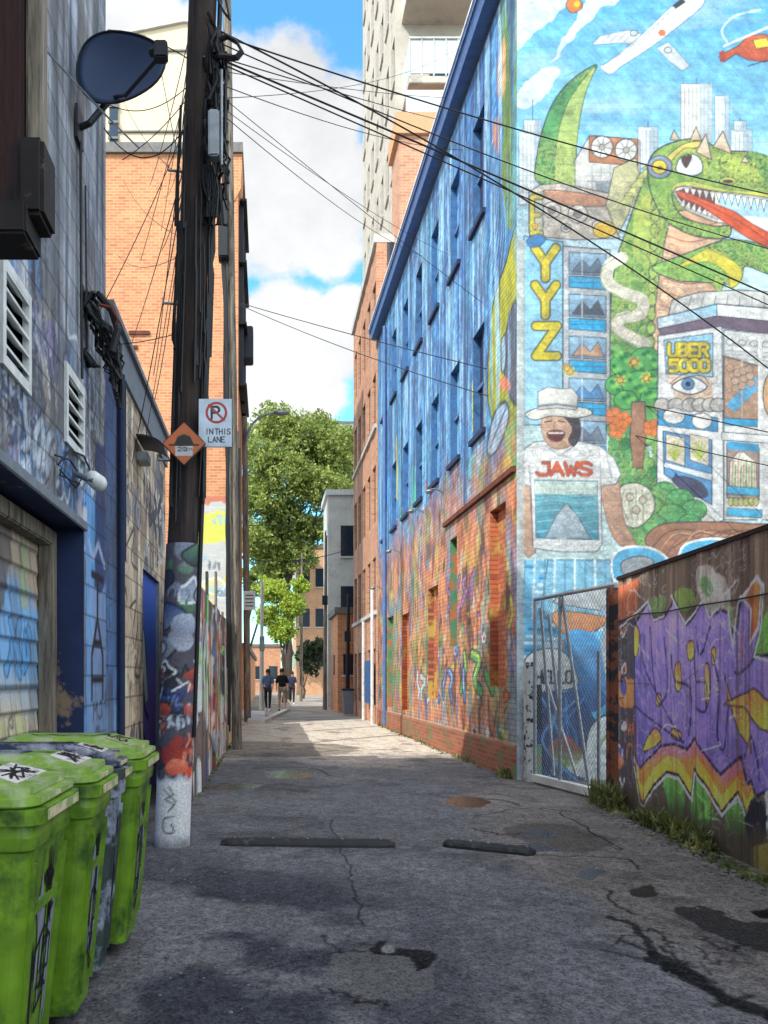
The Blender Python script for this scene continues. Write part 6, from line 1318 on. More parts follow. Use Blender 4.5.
        mm = MB(); blob(front, .35, .62, .14, .12, (1, 0, .1), 1); blob(front, .75, .55, .1, .12, (1, 0, .1), 1); blob(side, .85, .55, .05, .12, (0, -1, .1), 1); mm.build('paint_drip', M['silverpaint'], bd)
        mm = MB(); blob(front, .55, .72, .16, .05, (1, 0, .1), 1); blob(side, .3, .7, .04, .04, (0, -1, .1), 1); blob(front, .15, .45, .08, .1, (1, 0, .1), 1); mm.build('paint_blot', M['ink'], bd)
    return root
bin_(2.44, 3.00, -.69, -1.36, 1.10, 'binlid', 'nearest green wheelie bin in the bottom left corner, worn label on its lid', 1)
bin_(3.05, 3.50, -.64, -1.36, 1.095, 'binlid', 'second nearest green wheelie bin, with scuffed striped lid edge and pale label', 2)
bin_(3.53, 3.86, -.64, -1.36, 1.10, 'binblue', 'narrow bin with blue black lid squeezed between two green bins', 3, bodymat=simple('dark_bin_plastic', (62, 74, 72), .5, dirt=(150, 156, 176), dscale=3, dlo=.5, dhi=.58))
bin_(3.90, 4.46, -.595, -1.36, 1.10, 'binlid', 'farthest green wheelie bin standing nearest the utility pole, scrawled on top', 4)

# ================================================================= hoarding on the left
hb = empty('graffiti_hoarding', (-.9, 8.5, 0), 'long graffiti covered plywood hoarding along the left side of the lane', 'fence')
ph = paint_hoarding(); ph.build('board_panel', M['hoard'], hb)
m = MB(); m.box((-.93, 8.52, 0), (-.87, 22.5, 2.48)); m.build('backing', M['redwood'], hb)
m = MB(); m.prism([(-1.62, 8.495, 0), (-.835, 8.495, 0), (-.835, 8.495, 2.5), (-1.62, 8.495, 2.5)], (0, .03, 0)); 
hc = Canvas((-1.6, 8.49, 0), (1, 0, 0), (0, 0, 1), .77, 2.5, .02, (60, 56, 66), gain=1.5); hc.graffiti((0, 0, .77, 2.5), [(200, 200, 204), (190, 80, 50), (60, 80, 140), (30, 30, 40), (90, 140, 80)], 40, 3, (.08, .3), .02)
for i in range(7): y = 9.2+i*1.9; m = MB(); m.box((-.87, y, 0), (-.83, y+.09, 2.62+.25*((i*7) % 3)), bev=.008); m.build('post', M['greywood'], hb)
for i, (y, h) in ((2, (18.9, 7.2)),):
    o = empty('service_post', (-.74, y, 0), ('short weathered post strapped with cables at the hoarding', 'taller weathered post rising behind the parking sign', 'tall weathered post near the second utility pole')[i], 'post')
    m = MB(); m.tube([(-.76, y, 0), (-.74, y, h)], [.06, .05], 8); m.build('shaft', M['greywood'], o); m = MB(); m.tube([(-.68, y-.03, .3), (-.67, y-.03, h-.4)], .02, 5); m.tube([(-.7, y-.07, .3), (-.71, y-.05, h-.9)], .013, 5); m.build('conduit', M['cable'], o)

# ================================================================= orange brick building
OB = empty('orange_building', (-6, 26, 0), 'plain orange brick building end wall catching the sun behind the pole', 'building')
zt = CH+(CY-154)/FL*23.0
m = MB(); m.box((-12, 23, 0), (-.86, 26.5, zt)); m.build('wall', M['brickorange'], OB)
m = MB(); m.box((-12.1, 22.9, zt), (-.72, 26.6, zt+.28)); m.build('coping', M['roofing'], OB)
m = MB(); m.prism([(-1.25, 22.98, zt-1.9), (-.78, 22.98, zt-1.9+.9), (-.74, 22.98, zt), (-1.25, 22.98, zt)], (0, 1.2, 0)); m.build('corbel', M['brickorange'], OB)
bc = Canvas((-2.25, 22.97, 0), (1, 0, 0), (0, 0, 1), 1.25, 6.6, .03, (232, 230, 222)); bc.img[:] = lin((196, 194, 188))
bc.poly([(195, 515), (228, 510), (230, 540), (195, 545)], (214, 214, 90), rough=.1); bc.poly([(195, 585), (230, 578), (230, 592), (195, 600)], (214, 206, 60), rough=.1)
bc.graffiti((.1, 2.6, 1.2, 6.4), [(150, 190, 210), (190, 190, 190), (120, 130, 140), (230, 210, 130)], 20, 4, (.15, .4), .03); bc.poly([(195, 430), (230, 430), (230, 500), (195, 505)], (200, 120, 90), rough=.2); bc.ell(212, 470, 11, 26, (214, 190, 170)); bc.build('wall_mural', M['mural'], OB)
m = MB()
for i in range(3): m.box((-.86, 23.6+i*1.15, zt-6.5), (-.72, 23.75+i*1.25, zt-1.0))
for k in range(4): m.box((-.87, 23.4, zt-6.5+k*1.8), (-.62, 26.3, zt-6.44+k*1.8))
m.box((-.86, 24.2, zt-5.4), (-.45, 24.8, zt-4.4), bev=.03); m.build('fire_escape', M['dark'], OB)
m = MB(); m.box((-4.0, 22.95, zt-5.2), (-3.4, 23.01, zt-5.1)); m.box((-4.65, 22.95, CH+(CY-349)/FL*23), (-3.75, 23.01, CH+(CY-346)/FL*23)); m.build('vent_strip', M['rust'], OB)
CB = empty('cream_building', (-4, 26.7, 0), 'cream rendered upper wall rising behind the orange brick building', 'building')
z2 = CH+(CY-28)/FL*26.7; xr = (205-CX)/FL*26.7; m = MB()
m.prism([(-6.4, 26.7, 0), (xr, 26.7, 0), (xr, 26.7, z2+.1), (xr-.7, 26.7, z2+.15), (-6.4, 26.7, z2-.6)], (0, 1.8, 0)); m.build('wall', M['stucco'], CB)
m = MB(); m.prism([(-6.5, 26.6, z2-.6), (xr-.7, 26.6, z2+.15), (xr-.7, 26.6, z2+.28), (-6.5, 26.6, z2-.47)], (0, 2, 0)); m.prism([(xr-.7, 26.6, z2+.15), (xr+.08, 26.6, z2+.1), (xr+.08, 26.6, z2+.23), (xr-.7, 26.6, z2+.28)], (0, 2, 0)); m.build('coping', M['concrete'], CB)
m = MB(); zz = CH+(CY-118)/FL*26.7; m.box((-5.28, 26.62, zz-1.3), (-5.0, 26.72, zz+.9)); wn = m.build('window', M['glassdark'], CB); m = MB()
for k in range(5): m.box((-5.32, 26.58, zz-1.3+k*.53), (-4.96, 26.62, zz-1.22+k*.53))
m.build('frame', M['roofing'], wn)
m = MB(); m.box((-5.4, 26.64, zz-.5), (-2.5, 26.7, zz-.45)); m.box((-5.4, 26.64, zz+2.2), (-2.5, 26.7, zz+2.25)); m.build('rail', M['roofing'], CB)
# dark shed roof line behind the hoarding
m = MB(); m.box((-9, 11.0, 0), (-1.0, 22.4, 2.4)); tag(m.build('yard_shed', M['sidinggrey']), 'low shed hidden behind the long hoarding', 'shed')

# ================================================================= tower on the right
T = empty('apartment_tower', (8, 28, 0), 'tall apartment tower of pale concrete over orange brick behind the painted building', 'building')
tx, ty0, ty1, TH = 3.84, 24.0, 32.4, 40.0; FHT = 1.36*2
m = MB(); m.box((tx+.13, ty0+.12, 0), (16, ty1, TH)); m.build('core', M['glassdark'], T)
nb = 7; bwid = (ty1-ty0)/nb
mc_, mb_ = MB(), MB()
for k in range(nb+1):
    y = ty0+k*bwid; a = max(y-.24, ty0); b = min(y+.24, ty1); mb_.box((tx, a, 0), (tx+.4, b, 14)); mc_.box((tx, a, 14.003), (tx+.4, b, TH))
for f in range(int(TH/FHT)+1):
    z = f*FHT; (mb_ if z < 13.5 else mc_).box((tx+.03, ty0+.01, z-.75), (tx+.4, ty1-.01, z+.45))
mc_.build('concrete_frame', M['towerc'], T); mb_.build('brick_frame', M['brickpink'], T)
cnt = 0
for k in range(nb):
    for f in range(5, 14):
        z = f*FHT; y = ty0+k*bwid
        if cnt < 60:
            m = MB(); m.box((tx+.09, y+.25, z+.47), (tx+.2, y+bwid-.25, z+FHT-.77)); w_ = m.build('window', M['glassdark'], T); cnt += 1
            m = MB(); m.box((tx+.06, y+bwid/2-.03, z+.47), (tx+.1, y+bwid/2+.03, z+FHT-.77)); m.box((tx-.03, y+.2, z+.40), (tx+.13, y+bwid-.2, z+.46)); m.build('sill', M['towerc'], w_)
# front: recessed balconies between concrete fins, brick block with terrace
m = MB(); m.box((tx+.005, ty0-.025, 17.3), (tx+.55, ty0+.3, TH)); m.box((6.15, ty0, 17.3), (6.5, ty0+.3, TH)); m.box((6.5, ty0+.05, 0), (16, ty0+.28, TH)); m.build('front_fin', M['towerc'], T)
m = MB(); m.box((tx+.42, ty0-.012, 17.3), (6.14, ty0+.25, TH)); fw = m.build('front_wall', M['towerc'], T)
for z in (18.5, 21.2, 23.85): m = MB(); m.box((tx+1.0, ty0-.04, z), (5.9, ty0+.06, z+2.0)); m.build('balcony_door', M['glassdark'], T)
for i, z in enumerate((18.25, 20.95, 23.6)):
    m = MB(); m.box((4.0, 22.7, z), (6.1, 24.1, z+.22), bev=.02); bl = m.build('balcony', M['towerc'], T)
    m = MB(); m.box((4.02, 22.72, z+.3), (6.08, 22.75, z+1.25)); m.box((4.02, 22.75, z+.3), (4.05, 24.0, z+1.25)); m.build('railing_panel', simple('frosted_panel', (206, 212, 214), .3, var=.15, bmp=0), bl)
    m = MB()
    for k in range(7): m.box((4.0+k*.345, 22.69, z+.2), (4.035+k*.345, 22.73, z+1.3))
    m.box((4.0, 22.68, z+1.26), (6.1, 22.76, z+1.31)); m.build('railing_post', M['concrete'], bl)
m = MB(); m.box((3.72, 22.6, 11.7), (9, 23.98, 16.7)); m.build('brick_block', M['brickpink'], T)
m = MB(); m.box((3.6, 22.5, 16.7), (9.1, 23.98, 17.3), bev=.01); m.build('block_parapet', simple('tan_band', (206, 160, 120), .8, var=.2), T)
m = MB(); m.box((3.9, 22.62, 17.3), (6.2, 22.65, 18.0)); m.build('terrace_panel', MATS['frosted_panel'], T)
# podium
Q = empty('brick_podium', (3.5, 26.6, 0), 'orange brick block with tall narrow windows between the painted building and the white building', 'building')
pz = 14.2; m = MB(); m.box((3.27, 23.56, 0), (3.83, 29.9, pz)); m.build('core', M['glassdark'], Q)
m = MB(); nbb = 5; bb = (29.9-23.55)/nbb
for k in range(nbb+1): y = 23.55+k*bb; m.box((3.2, max(y-.2, 23.55), 0), (3.5, min(y+.2, 29.92), pz+.1))
for f in range(6): z = f*2.75; m.box((3.215, 23.57, z-.5), (3.5, 29.91, z+.55))
m.build('wall', M['brickpink'], Q); m = MB(); m.box((3.12, 23.54, pz), (3.83, 29.98, pz+.25)); 
for f in (1, 3): m.box((3.14, 23.56, f*2.75+.5), (3.22, 29.95, f*2.75+.62))
m.build('ledge', M['concrete'], Q)
m = MB(); m.box((3.06, 24.2, .6), (3.19, 25.4, 1.9)); m.build('blue_panel', M['bluepaint'], Q); m = MB(); m.tube([(3.1, 23.8, 0), (3.1, 23.8, 4)], .05, 8); m.tube([(3.1, 26, 0), (3.1, 26, 3.2)], .05, 8); m.build('drainpipe', M['white'], Q)

# ================================================================= far end of the lane
def block(name, x0, x1, y0, y1, h, mat, label, win=None, roof=None, left=True):
    o = empty(name, ((x0+x1)/2, y0, 0), label, 'building'); m = MB(); m.box((x0, y0, 0), (x1, y1, h)); m.build('wall', mat, o)
    m = MB(); m.box((x0-.12, y0-.12, h), (x1+.12, y1+.12, h+.25)); m.build('roof', roof or M['roofing'], o)
    if win:
        nx, nz, w_, h_, zb, zs = win
        for i in range(nx):
            for j in range(nz):
                cx_ = x0+(x1-x0)*(i+.5)/nx; z = zb+j*zs
                m = MB(); m.box((cx_-w_/2, y0-.03, z), (cx_+w_/2, y0+.02, z+h_)); f_ = m.build('window', M['glassdark'], o)
                m = MB(); m.box((cx_-w_/2-.06, y0-.1, z-.1), (cx_+w_/2+.06, y0-.0, z-.03)); m.build('sill', M['concrete'], f_)
        n2 = max(1, int((y1-y0)/2.2))
        for i in range(n2):
            for j in range(nz):
                cy_ = y0+(y1-y0)*(i+.5)/n2; z = zb+j*zs; m = MB(); m.box((x0-.03, cy_-.4, z), (x0+.02, cy_+.4, z+h_)); m.build('window', M['glassdark'], o)
    return o
block('white_building', 2.78, 6.5, 37, 40, 9.8, M['concrete'], 'pale three storey building on the right at the far end of the lane', (2, 2, .7, 1.4, 4.2, 2.8), M['white'])
block('brick_shed', 2.75, 3.6, 31.6, 35, 3.9, M['brickorange'], 'low orange brick shed in front of the white building at the far right', (1, 1, .4, .8, 1.5, 2))
block('sand_building', 2.2, 8.5, 62, 72, 11.4, brick('sand_brick', (214, 160, 116), (190, 140, 104), (210, 180, 150), 'b'), 'sandy orange brick building closing the view behind the trees', (5, 3, .8, 1.4, 2.2, 3.1))
block('grey_rooftop_building', 9.0, 17, 120, 135, 39.5, M['galv'], 'distant grey blue building peeking above the trees', (4, 9, 1.2, 2, 6, 3.6))
block('pink_house', -3.2, 1.2, 74, 82, 4.2, M['brickpink'], 'small pink brick house at the very end of the lane', (3, 1, .8, 1.2, 1.2, 3))
block('garden_wall', -12, -.95, 34, 60, 2.6, M['brickorange'], 'low orange brick wall behind the walking people on the left')
for i, (x, y, h, lab) in enumerate(((2.45, 34.5, 7.5, 'thin pole in front of the pale building at the far right'), (3.05, 30.8, 4.6, 'slim dark pipe pole beside the brick shed'), (1.9, 46, 8.5, 'distant utility pole against the sandy building'))):
    o = empty('far_pole', (x, y, 0), lab, 'pole'); m = MB(); m.tube([(x, y, 0), (x+.05, y, h)], [.09, .06], 8); m.build('shaft', M['greywood'] if i != 1 else M['dark'], o)
    m = MB(); m.box((x-.5, y-.04, h-.5), (x+.5, y+.04, h-.4)) if i == 2 else m.box((x-.12, y-.14, h*.6), (x+.12, y-.04, h*.6+.4)); m.build('crossarm' if i == 2 else 'box', M['dark'], o)
gb = empty('garbage_bin', (3.0, 29, 0), 'small grey bin beside the lamp pipe at the far right wall', 'bin'); m = MB(); loft(m, [rr_ring(2.75, 3.1, 29, 29.4, .05, .05), rr_ring(2.7, 3.12, 28.97, 29.43, .05, .9)]); m.build('body', M['sidinggrey'], gb); m = MB(); m.box((2.68, 28.95, .9), (3.13, 29.45, .98), bev=.02); m.build('lid', M['dark'], gb)

# ================================================================= trees
def tree(name, base, h, blobs, n, leaf, ls, label, group=None, seed=1, trunk_r=.3):
    rd = random.Random(seed); base = Vector(base); o = empty(name, base, label, 'tree', group)
    m = MB(); tp = base+Vector((0, 0, h*.55)); m.tube([base, base+Vector((.1, 0, h*.2)), base+Vector((-.1, 0, h*.4)), tp], [trunk_r, trunk_r*.8, trunk_r*.6, trunk_r*.4], 9)
    for c, r in blobs:
        c = Vector(c); s0 = base+Vector((0, 0, h*rd.uniform(.2, .5))); m.tube([s0, s0.lerp(c, .5)+Vector((0, 0, .3)), c], [trunk_r*.35, trunk_r*.22, trunk_r*.1], 6)
        for q in range(4): e = c+Vector((rd.gauss(0, 1), rd.gauss(0, 1), rd.gauss(0, 1))).normalized()*r*.8; m.tube([c, c.lerp(e, .5)+Vector((0, 0, .1)), e], [trunk_r*.1, trunk_r*.06, trunk_r*.03], 4)
    m.build('trunk', M['bark'], o)
    tot = sum(r**2 for c, r in blobs); V = []; 
    rs = np.random.RandomState(seed)
    C_ = []
    for c, r in blobs:
        kk = int(n*r*r/tot/14)+1
        for q in range(kk):
            d = rs.normal(size=3); d /= np.linalg.norm(d); rad = r*rs.uniform(.35, 1.08)**.6*(1+.18*rs.normal())
            cc_ = np.array(c)+d*rad*np.array([1, 1, .85]); sz = r*.10*rs.uniform(.5, 1.5)
            C_.append(cc_+rs.normal(size=(14, 3))*sz)
    P = np.concatenate(C_); nn = len(P); a = rs.normal(size=(nn, 3)); a /= np.linalg.norm(a, axis=1)[:, None]; b = np.cross(a, rs.normal(size=(nn, 3))); b /= np.linalg.norm(b, axis=1)[:, None]
    s_ = ls*rs.uniform(.5, 1.4, size=(nn, 1)); Vv = np.stack([P-a*s_, P+b*s_*.45, P+a*s_, P-b*s_*.45], 1).reshape(-1, 3)-np.array(base)
    me = bpy.data.meshes.new('crown'); oo = link('crown', me, o)
    me.vertices.add(nn*4); me.vertices.foreach_set('co', Vv.astype(np.float32).reshape(-1)); me.loops.add(nn*4); me.loops.foreach_set('vertex_index', np.arange(nn*4, dtype=np.int32)); me.polygons.add(nn)
    me.polygons.foreach_set('loop_start', (np.arange(nn)*4).astype(np.int32)); me.polygons.foreach_set('loop_total', np.full(nn, 4, np.int32)); me.update(calc_edges=True); me.materials.append(leaf)
    return o
def bl(px, py, Y, rpx): p = W(px, py, Y); return ((p.x, p.y, p.z), rpx*.88/FL*Y)
tree('leafy_tree', (1.2, 50, 0), 16, [bl(275, 425, 50, 24), bl(300, 440, 50, 30), bl(330, 455, 50, 26), bl(262, 460, 49, 24), bl(290, 475, 49, 32), bl(322, 490, 49, 27), bl(262, 500, 49, 24), bl(288, 520, 50, 26), bl(255, 540, 49, 20), bl(318, 425, 51, 16), bl(345, 440, 51, 18), bl(272, 560, 50, 22), bl(296, 555, 50, 22), bl(315, 530, 50, 18)], 52000, M['leaf'], .12, 'large leafy green tree filling the far end of the lane', seed=3)
tree('roadside_tree', (.9, 44, 0), 6, [bl(272, 590, 44, 16), bl(290, 605, 44, 16), bl(282, 630, 44, 16), bl(268, 615, 44, 13), bl(300, 585, 44, 10)], 16000, M['leaf2'], .085, 'smaller bright yellow green tree below the large one', seed=4, trunk_r=.15)
tree('dark_tree', (-1.5, 58, 0), 12, [bl(250, 490, 58, 22), bl(255, 540, 58, 24), bl(262, 580, 58, 22), bl(240, 440, 58, 20), bl(285, 540, 60, 24)], 9000, M['leaf'], .19, 'shaded tree behind the large one on the left', seed=6)
tree('dark_bush', (2.3, 52, 0), 2.6, [bl(305, 652, 52, 12), bl(318, 648, 52, 12), bl(312, 665, 52, 12)], 3000, M['foliage_dark'], .13, 'dark bush at the foot of the sandy building', seed=5, trunk_r=.08)
tree('distant_tree', (14, 110, 0), 30, [bl(340, 470, 110, 26), bl(325, 430, 112, 16), bl(350, 480, 110, 22)], 6000, M['leaf'], .35, 'far tree beyond the pale building', seed=8)

# ================================================================= people
SKN = simple('skin', (196, 146, 120), .6, bmp=0, var=.05); HAIR = simple('dark_hair', (36, 28, 26), .7, bmp=0)
def skin_obj(name, pts, edges, rad, mat, parent, root=0, sub=2):
    me = bpy.data.meshes.new(name); off = ORG[parent.name] if parent else Vector((0, 0, 0)); me.from_pydata([Vector(p)-off for p in pts], edges, []); o = link(name, me, parent); me.materials.append(mat)
    sk = o.modifiers.new('skin', 'SKIN'); sk.use_smooth_shade = True
    for i, v in enumerate(me.skin_vertices[0].data): v.radius = rad[i]; v.use_root = (i == root)
    s_ = o.modifiers.new('sub', 'SUBSURF'); s_.levels = sub; s_.render_levels = sub; return o
def person(x, y, yaw, h, top, bottom, label, stride=.22, arms=(.15, -.1), bare=False, hairlen=.05, seed=1, bag=False):
    o = empty('person', (x, y, 0), label, 'person'); s = h/1.75; c, sn = math.cos(yaw), math.sin(yaw)
    def T(lx, ly, z): return (x+(lx*c-ly*sn)*s, y+(lx*sn+ly*c)*s, z*s)     # lx = right, ly = forward
    J = {'pel': T(0, 0, .95), 'wa': T(0, .0, 1.12), 'ch': T(0, .01, 1.30), 'nk': T(0, .0, 1.46), 'nk2': T(0, .02, 1.53), 'hd': T(0, .03, 1.62), 'cr': T(0, .02, 1.71),
         'sl': T(-.17, 0, 1.41), 'sr': T(.17, 0, 1.41), 'el': T(-.22, arms[0]*.5-.03, 1.13), 'er': T(.22, arms[1]*.5-.03, 1.13), 'wl': T(-.22, arms[0]+.06, .90), 'wr': T(.22, arms[1]+.06, .90), 'hl': T(-.21, arms[0]+.09, .82), 'hr': T(.21, arms[1]+.09, .82),
         'hpl': T(-.09, 0, .92), 'hpr': T(.09, 0, .92), 'kl': T(-.10, stride*.55+.03, .50), 'kr': T(.10, -stride*.3+.04, .50), 'al': T(-.10, stride, .09), 'ar': T(.10, -stride, .12), 'tl': T(-.11, stride+.15, .035), 'tr': T(.11, -stride+.14, .04)}
    names = list(J); ix = {n_: i for i, n_ in enumerate(names)}
    E_ = [('pel', 'wa'), ('wa', 'ch'), ('ch', 'nk'), ('nk', 'nk2'), ('nk2', 'hd'), ('hd', 'cr'), ('ch', 'sl'), ('ch', 'sr'), ('sl', 'el'), ('sr', 'er'), ('el', 'wl'), ('er', 'wr'), ('wl', 'hl'), ('wr', 'hr'), ('pel', 'hpl'), ('pel', 'hpr'), ('hpl', 'kl'), ('hpr', 'kr'), ('kl', 'al'), ('kr', 'ar'), ('al', 'tl'), ('ar', 'tr')]
    Rr = dict(pel=(.14, .1), wa=(.125, .09), ch=(.15, .1), nk=(.06, .06), nk2=(.052, .052), hd=(.085, .1), cr=(.06, .07), sl=(.06, .06), sr=(.06, .06), el=(.042, .042), er=(.042, .042), wl=(.03, .03), wr=(.03, .03), hl=(.035, .022), hr=(.035, .022), hpl=(.085, .085), hpr=(.085, .085), kl=(.058, .058), kr=(.058, .058), al=(.04, .04), ar=(.04, .04), tl=(.035, .025), tr=(.035, .025))
    def part(nm, keys, mat, k=1.0, root='pel'):
        kk = [n_ for n_ in names if n_ in keys]; ii = {n_: i for i, n_ in enumerate(kk)}
        return skin_obj(nm, [J[n_] for n_ in kk], [(ii[a], ii[b]) for a, b in E_ if a in ii and b in ii], [(Rr[n_][0]*s*k, Rr[n_][1]*s*k) for n_ in kk], mat, o, ii[root])
    part('body', set(names), SKN)
    part('shirt', {'pel', 'wa', 'ch', 'nk', 'sl', 'sr', 'el', 'er'}, top, 1.32, 'ch')
    part('trousers' if not bare else 'shorts', {'pel', 'hpl', 'hpr', 'kl', 'kr'}|(set() if bare else {'al', 'ar'}), bottom, 1.16)
    m = MB(); hc_ = Vector(T(0, .0, 1.66)); m.ball(hc_, .118*s, 14, 8, (.88, 1, 1)); m.ball(Vector(T(0, -.05, 1.58-hairlen)), .09*s, 10, 6, (1, .6, 1+hairlen*6)); m.build('hair', HAIR, o, smooth=True)
    m = MB()
    for sx in (-1, 1): m.ball(Vector(T(sx*.035, .125, 1.635)), .012*s, 6, 4); 
    m.build('eye', M['ink'], o); m = MB(); m.ball(Vector(T(0, .135, 1.60)), .017*s, 6, 4, (1, 1, 1.5)); m.build('nose', SKN, o)
    m = MB()
    for k_, a_ in (('tl', 'al'), ('tr', 'ar')): p = Vector(J[k_]); q = Vector(J[a_]); m.tube([Vector((q.x, q.y, p.z+.02))-(p-q)*.3, Vector((q.x, q.y, p.z+.015)), p, p+(Vector((p.x-q.x, p.y-q.y, 0)))*.25], [.03*s, .05*s, .045*s, .03*s], 8)
    m.build('shoe', M['ink'] if bare else M['white'], o)
    if bag: m = MB(); p = Vector(T(0, -.2, 1.22)); m.ball(p, .17*s, 12, 8, (.85, .55, 1.2)); m.build('backpack', M['ink'], o, smooth=True)
    return o
person(W(268, 0, 33).x, 33, R(170), 1.72, simple('blue_cloth', (86, 104, 140), .9, bmp=0), simple('dark_cloth', (34, 38, 52), .9, bmp=0), 'walking person in a blue grey top and dark trousers, left of the pair', stride=.2)
person(W(282, 0, 32.6).x, 32.6, R(185), 1.74, simple('black_cloth', (26, 26, 30), .9, bmp=0), simple('beige_cloth', (156, 140, 124), .9, bmp=0), 'walking person in a black top and light shorts, right of the pair', stride=.16, bare=True, hairlen=.12)
person(W(292, 0, 41).x, 41, R(175), 1.68, M['navy'], MATS['dark_cloth'], 'distant person in dark clothes further down the lane behind the pair', stride=.15)

# ================================================================= world, sun, camera
wd = bpy.data.worlds.new('World'); SC.world = wd; wd.use_nodes = True; nt = wd.node_tree; nt.nodes.clear()
sd = Vector((.70, .71, -1.0)).normalized(); el = math.asin(-sd.z); az = math.atan2(-sd.x, -sd.y)
sky = N(nt, 'ShaderNodeTexSky', sky_type='NISHITA', sun_disc=False); sky.sun_elevation = el; sky.sun_rotation = az; sky.air_density = 1.0; sky.dust_density = .3; sky.ozone_density = 2.5
bg = N(nt, 'ShaderNodeBackground'); bg.inputs[1].default_value = .15; out = N(nt, 'ShaderNodeOutputWorld')
tc = N(nt, 'ShaderNodeTexCoord'); sp = N(nt, 'ShaderNodeSeparateXYZ'); nt.links.new(tc.outputs['Generated'], sp.inputs[0])
def mth(op, a, b=None, c=None):
    n = N(nt, 'ShaderNodeMath', operation=op)
    for i, x in enumerate((a, b, c)):
        if x is None: continue
        if isinstance(x, (int, float)): n.inputs[i].default_value = x
        else: nt.links.new(x, n.inputs[i])
    return n.outputs[0]
def wn(scale, det=8, rg=.55, off=(0, 0, 0), sc=(1, 1, 1.4)):
    mp = N(nt, 'ShaderNodeMapping'); mp.inputs['Location'].default_value = off; mp.inputs['Scale'].default_value = sc; nt.links.new(tc.outputs['Generated'], mp.inputs[0])
    n = N(nt, 'ShaderNodeTexNoise'); n.inputs['Scale'].default_value = scale; n.inputs['Detail'].default_value = det; n.inputs['Roughness'].default_value = rg; nt.links.new(mp.outputs[0], n.inputs['Vector']); return n.outputs['Fac']
def dirpx(px, py): return Vector(((px-CX)/FL, 1, -(py-CY)/FL)).normalized()
nA = wn(7, 9, .6); nB = wn(3.2, 4, .5, (3, 1, 2)); nC = wn(18, 6, .6, (1, 5, 2))
# cumulus puffs: soft balls around directions in the sky, broken up by noise
vb = None
puffs = [(300, 80, 50), (275, 105, 60), (330, 110, 48), (250, 150, 70), (310, 170, 75), (350, 190, 60), (270, 210, 70), (330, 235, 40), (230, 90, 50), (280, 330, 50), (330, 345, 45), (250, 370, 60), (300, 380, 55), (350, 320, 30), (150, 28, 40), (190, 60, 45), (110, 30, 30), (240, 340, 45), (420, 150, 60), (120, 120, 80), (560, 200, 90), (650, 120, 80), (60, 200, 90), (-60, 300, 120), (750, 350, 100)]
for px, py, rp in puffs:
    d = dirpx(px, py); n = N(nt, 'ShaderNodeVectorMath', operation='DISTANCE'); nt.links.new(tc.outputs['Generated'], n.inputs[0]); n.inputs[1].default_value = d
    rr = rp/FL*(d.y**1.5); v = mth('SUBTRACT', 1.0, mth('DIVIDE', n.outputs['Value'], rr*1.15)); vb = v if vb is None else mth('MAXIMUM', vb, v)
# elsewhere: unseen broken cloud cover, added to fill the shaded lane with light
amb = mth('MULTIPLY', mth('SUBTRACT', nB, .40), 4.0); side = mth('MAXIMUM', mth('SUBTRACT', mth('MULTIPLY', mth('ABSOLUTE', sp.outputs[0]), 2.0), 1.1), mth('MULTIPLY', mth('SUBTRACT', .42, sp.outputs[1]), 3.0))
vb = mth('MAXIMUM', vb, mth('MINIMUM', amb, side))
vb = mth('MAXIMUM', vb, -1.0)
cl = mth('ADD', vb, mth('ADD', mth('MULTIPLY', mth('SUBTRACT', nA, .5), 1.6), mth('MULTIPLY', mth('SUBTRACT', nC, .5), .5)))
mr = N(nt, 'ShaderNodeMapRange', interpolation_type='SMOOTHSTEP'); nt.links.new(cl, mr.inputs[0]); mr.inputs[1].default_value = .02; mr.inputs[2].default_value = .34
shd = N(nt, 'ShaderNodeMapRange'); nt.links.new(mth('ADD', nA, mth('MULTIPLY', nB, .6)), shd.inputs[0]); shd.inputs[1].default_value = .6; shd.inputs[2].default_value = 1.0; shd.inputs[3].default_value = .74; shd.inputs[4].default_value = 1.0
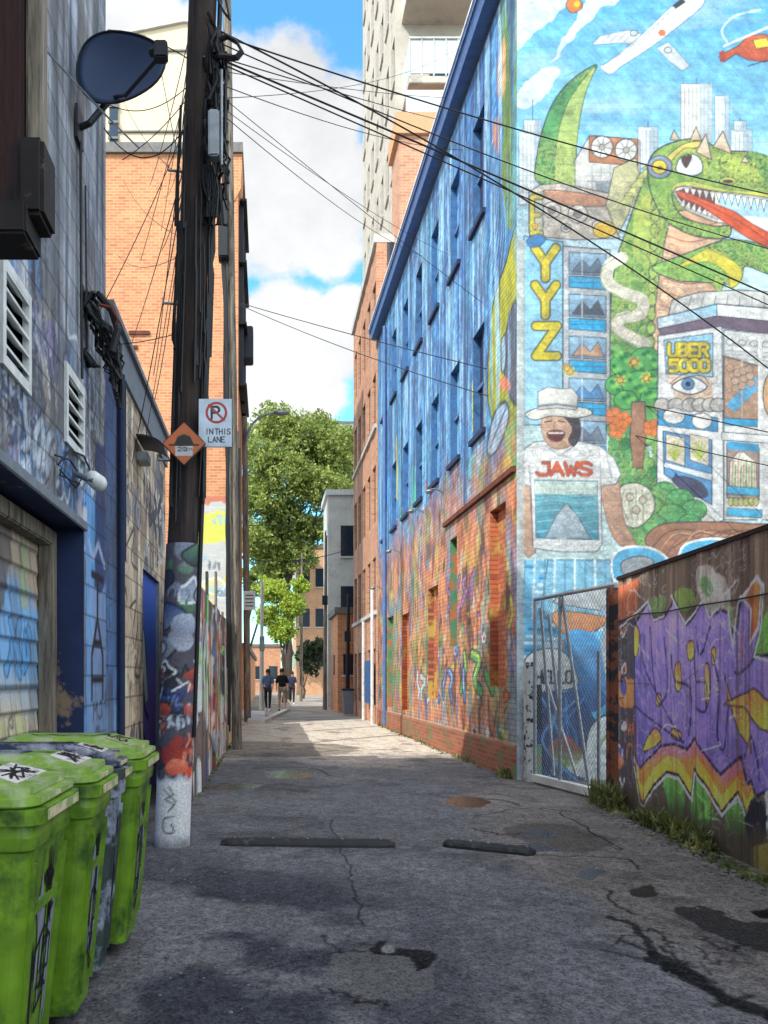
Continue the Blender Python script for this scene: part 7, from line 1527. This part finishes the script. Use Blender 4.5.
ccol = N(nt, 'ShaderNodeVectorMath', operation='SCALE'); ccol.inputs[0].default_value = (2.95, 3.0, 3.05)
opp = N(nt, 'ShaderNodeMapRange'); nt.links.new(sp.outputs[1], opp.inputs[0]); opp.inputs[1].default_value = .55; opp.inputs[2].default_value = .1; opp.inputs[3].default_value = 1.0; opp.inputs[4].default_value = 2.7  # unseen clouds overhead and behind made brighter to lift the ambient light
nt.links.new(mth('MULTIPLY', shd.outputs[0], opp.outputs[0]), ccol.inputs['Scale'])
mx = N(nt, 'ShaderNodeMix', data_type='RGBA'); nt.links.new(mr.outputs[0], mx.inputs[0]); 
tint = N(nt, 'ShaderNodeMix', data_type='RGBA', blend_type='MULTIPLY'); tint.inputs[0].default_value = 1; nt.links.new(sky.outputs[0], tint.inputs[6]); tint.inputs[7].default_value = (.55, 1.08, 1.12, 1)
nt.links.new(tint.outputs[2], mx.inputs[6]); nt.links.new(ccol.outputs[0], mx.inputs[7])
nt.links.new(mx.outputs[2], bg.inputs[0]); nt.links.new(bg.outputs[0], out.inputs[0])
sl_ = bpy.data.lights.new('sun', 'SUN'); sl_.energy = 2.1; sl_.angle = R(.5); sl_.color = (1, .95, .86); so_ = bpy.data.objects.new('sun', sl_); COL.objects.link(so_)
so_.rotation_euler = sd.to_track_quat('-Z', 'Y').to_euler(); so_.location = (-10, -12, 25)
cd = bpy.data.cameras.new('camera'); co_ = bpy.data.objects.new('camera', cd); COL.objects.link(co_); SC.camera = co_
co_.location = (0, 0, CH); co_.rotation_euler = (R(90), 0, 0); cd.sensor_width = 36; cd.sensor_fit = 'AUTO'; cd.lens = 36*FL/1024; cd.shift_x = (384-CX)/1024; cd.shift_y = (CY-512)/1024; cd.clip_end = 3000; cd.clip_start = .05
SC.view_settings.view_transform = 'Standard'; SC.view_settings.look = 'None'; SC.view_settings.exposure = 1.27; SC.view_settings.gamma = 1; SC.view_settings.use_curve_mapping = False
SC.render.engine = 'CYCLES'; SC.cycles.max_bounces = 6; SC.cycles.diffuse_bounces = 4
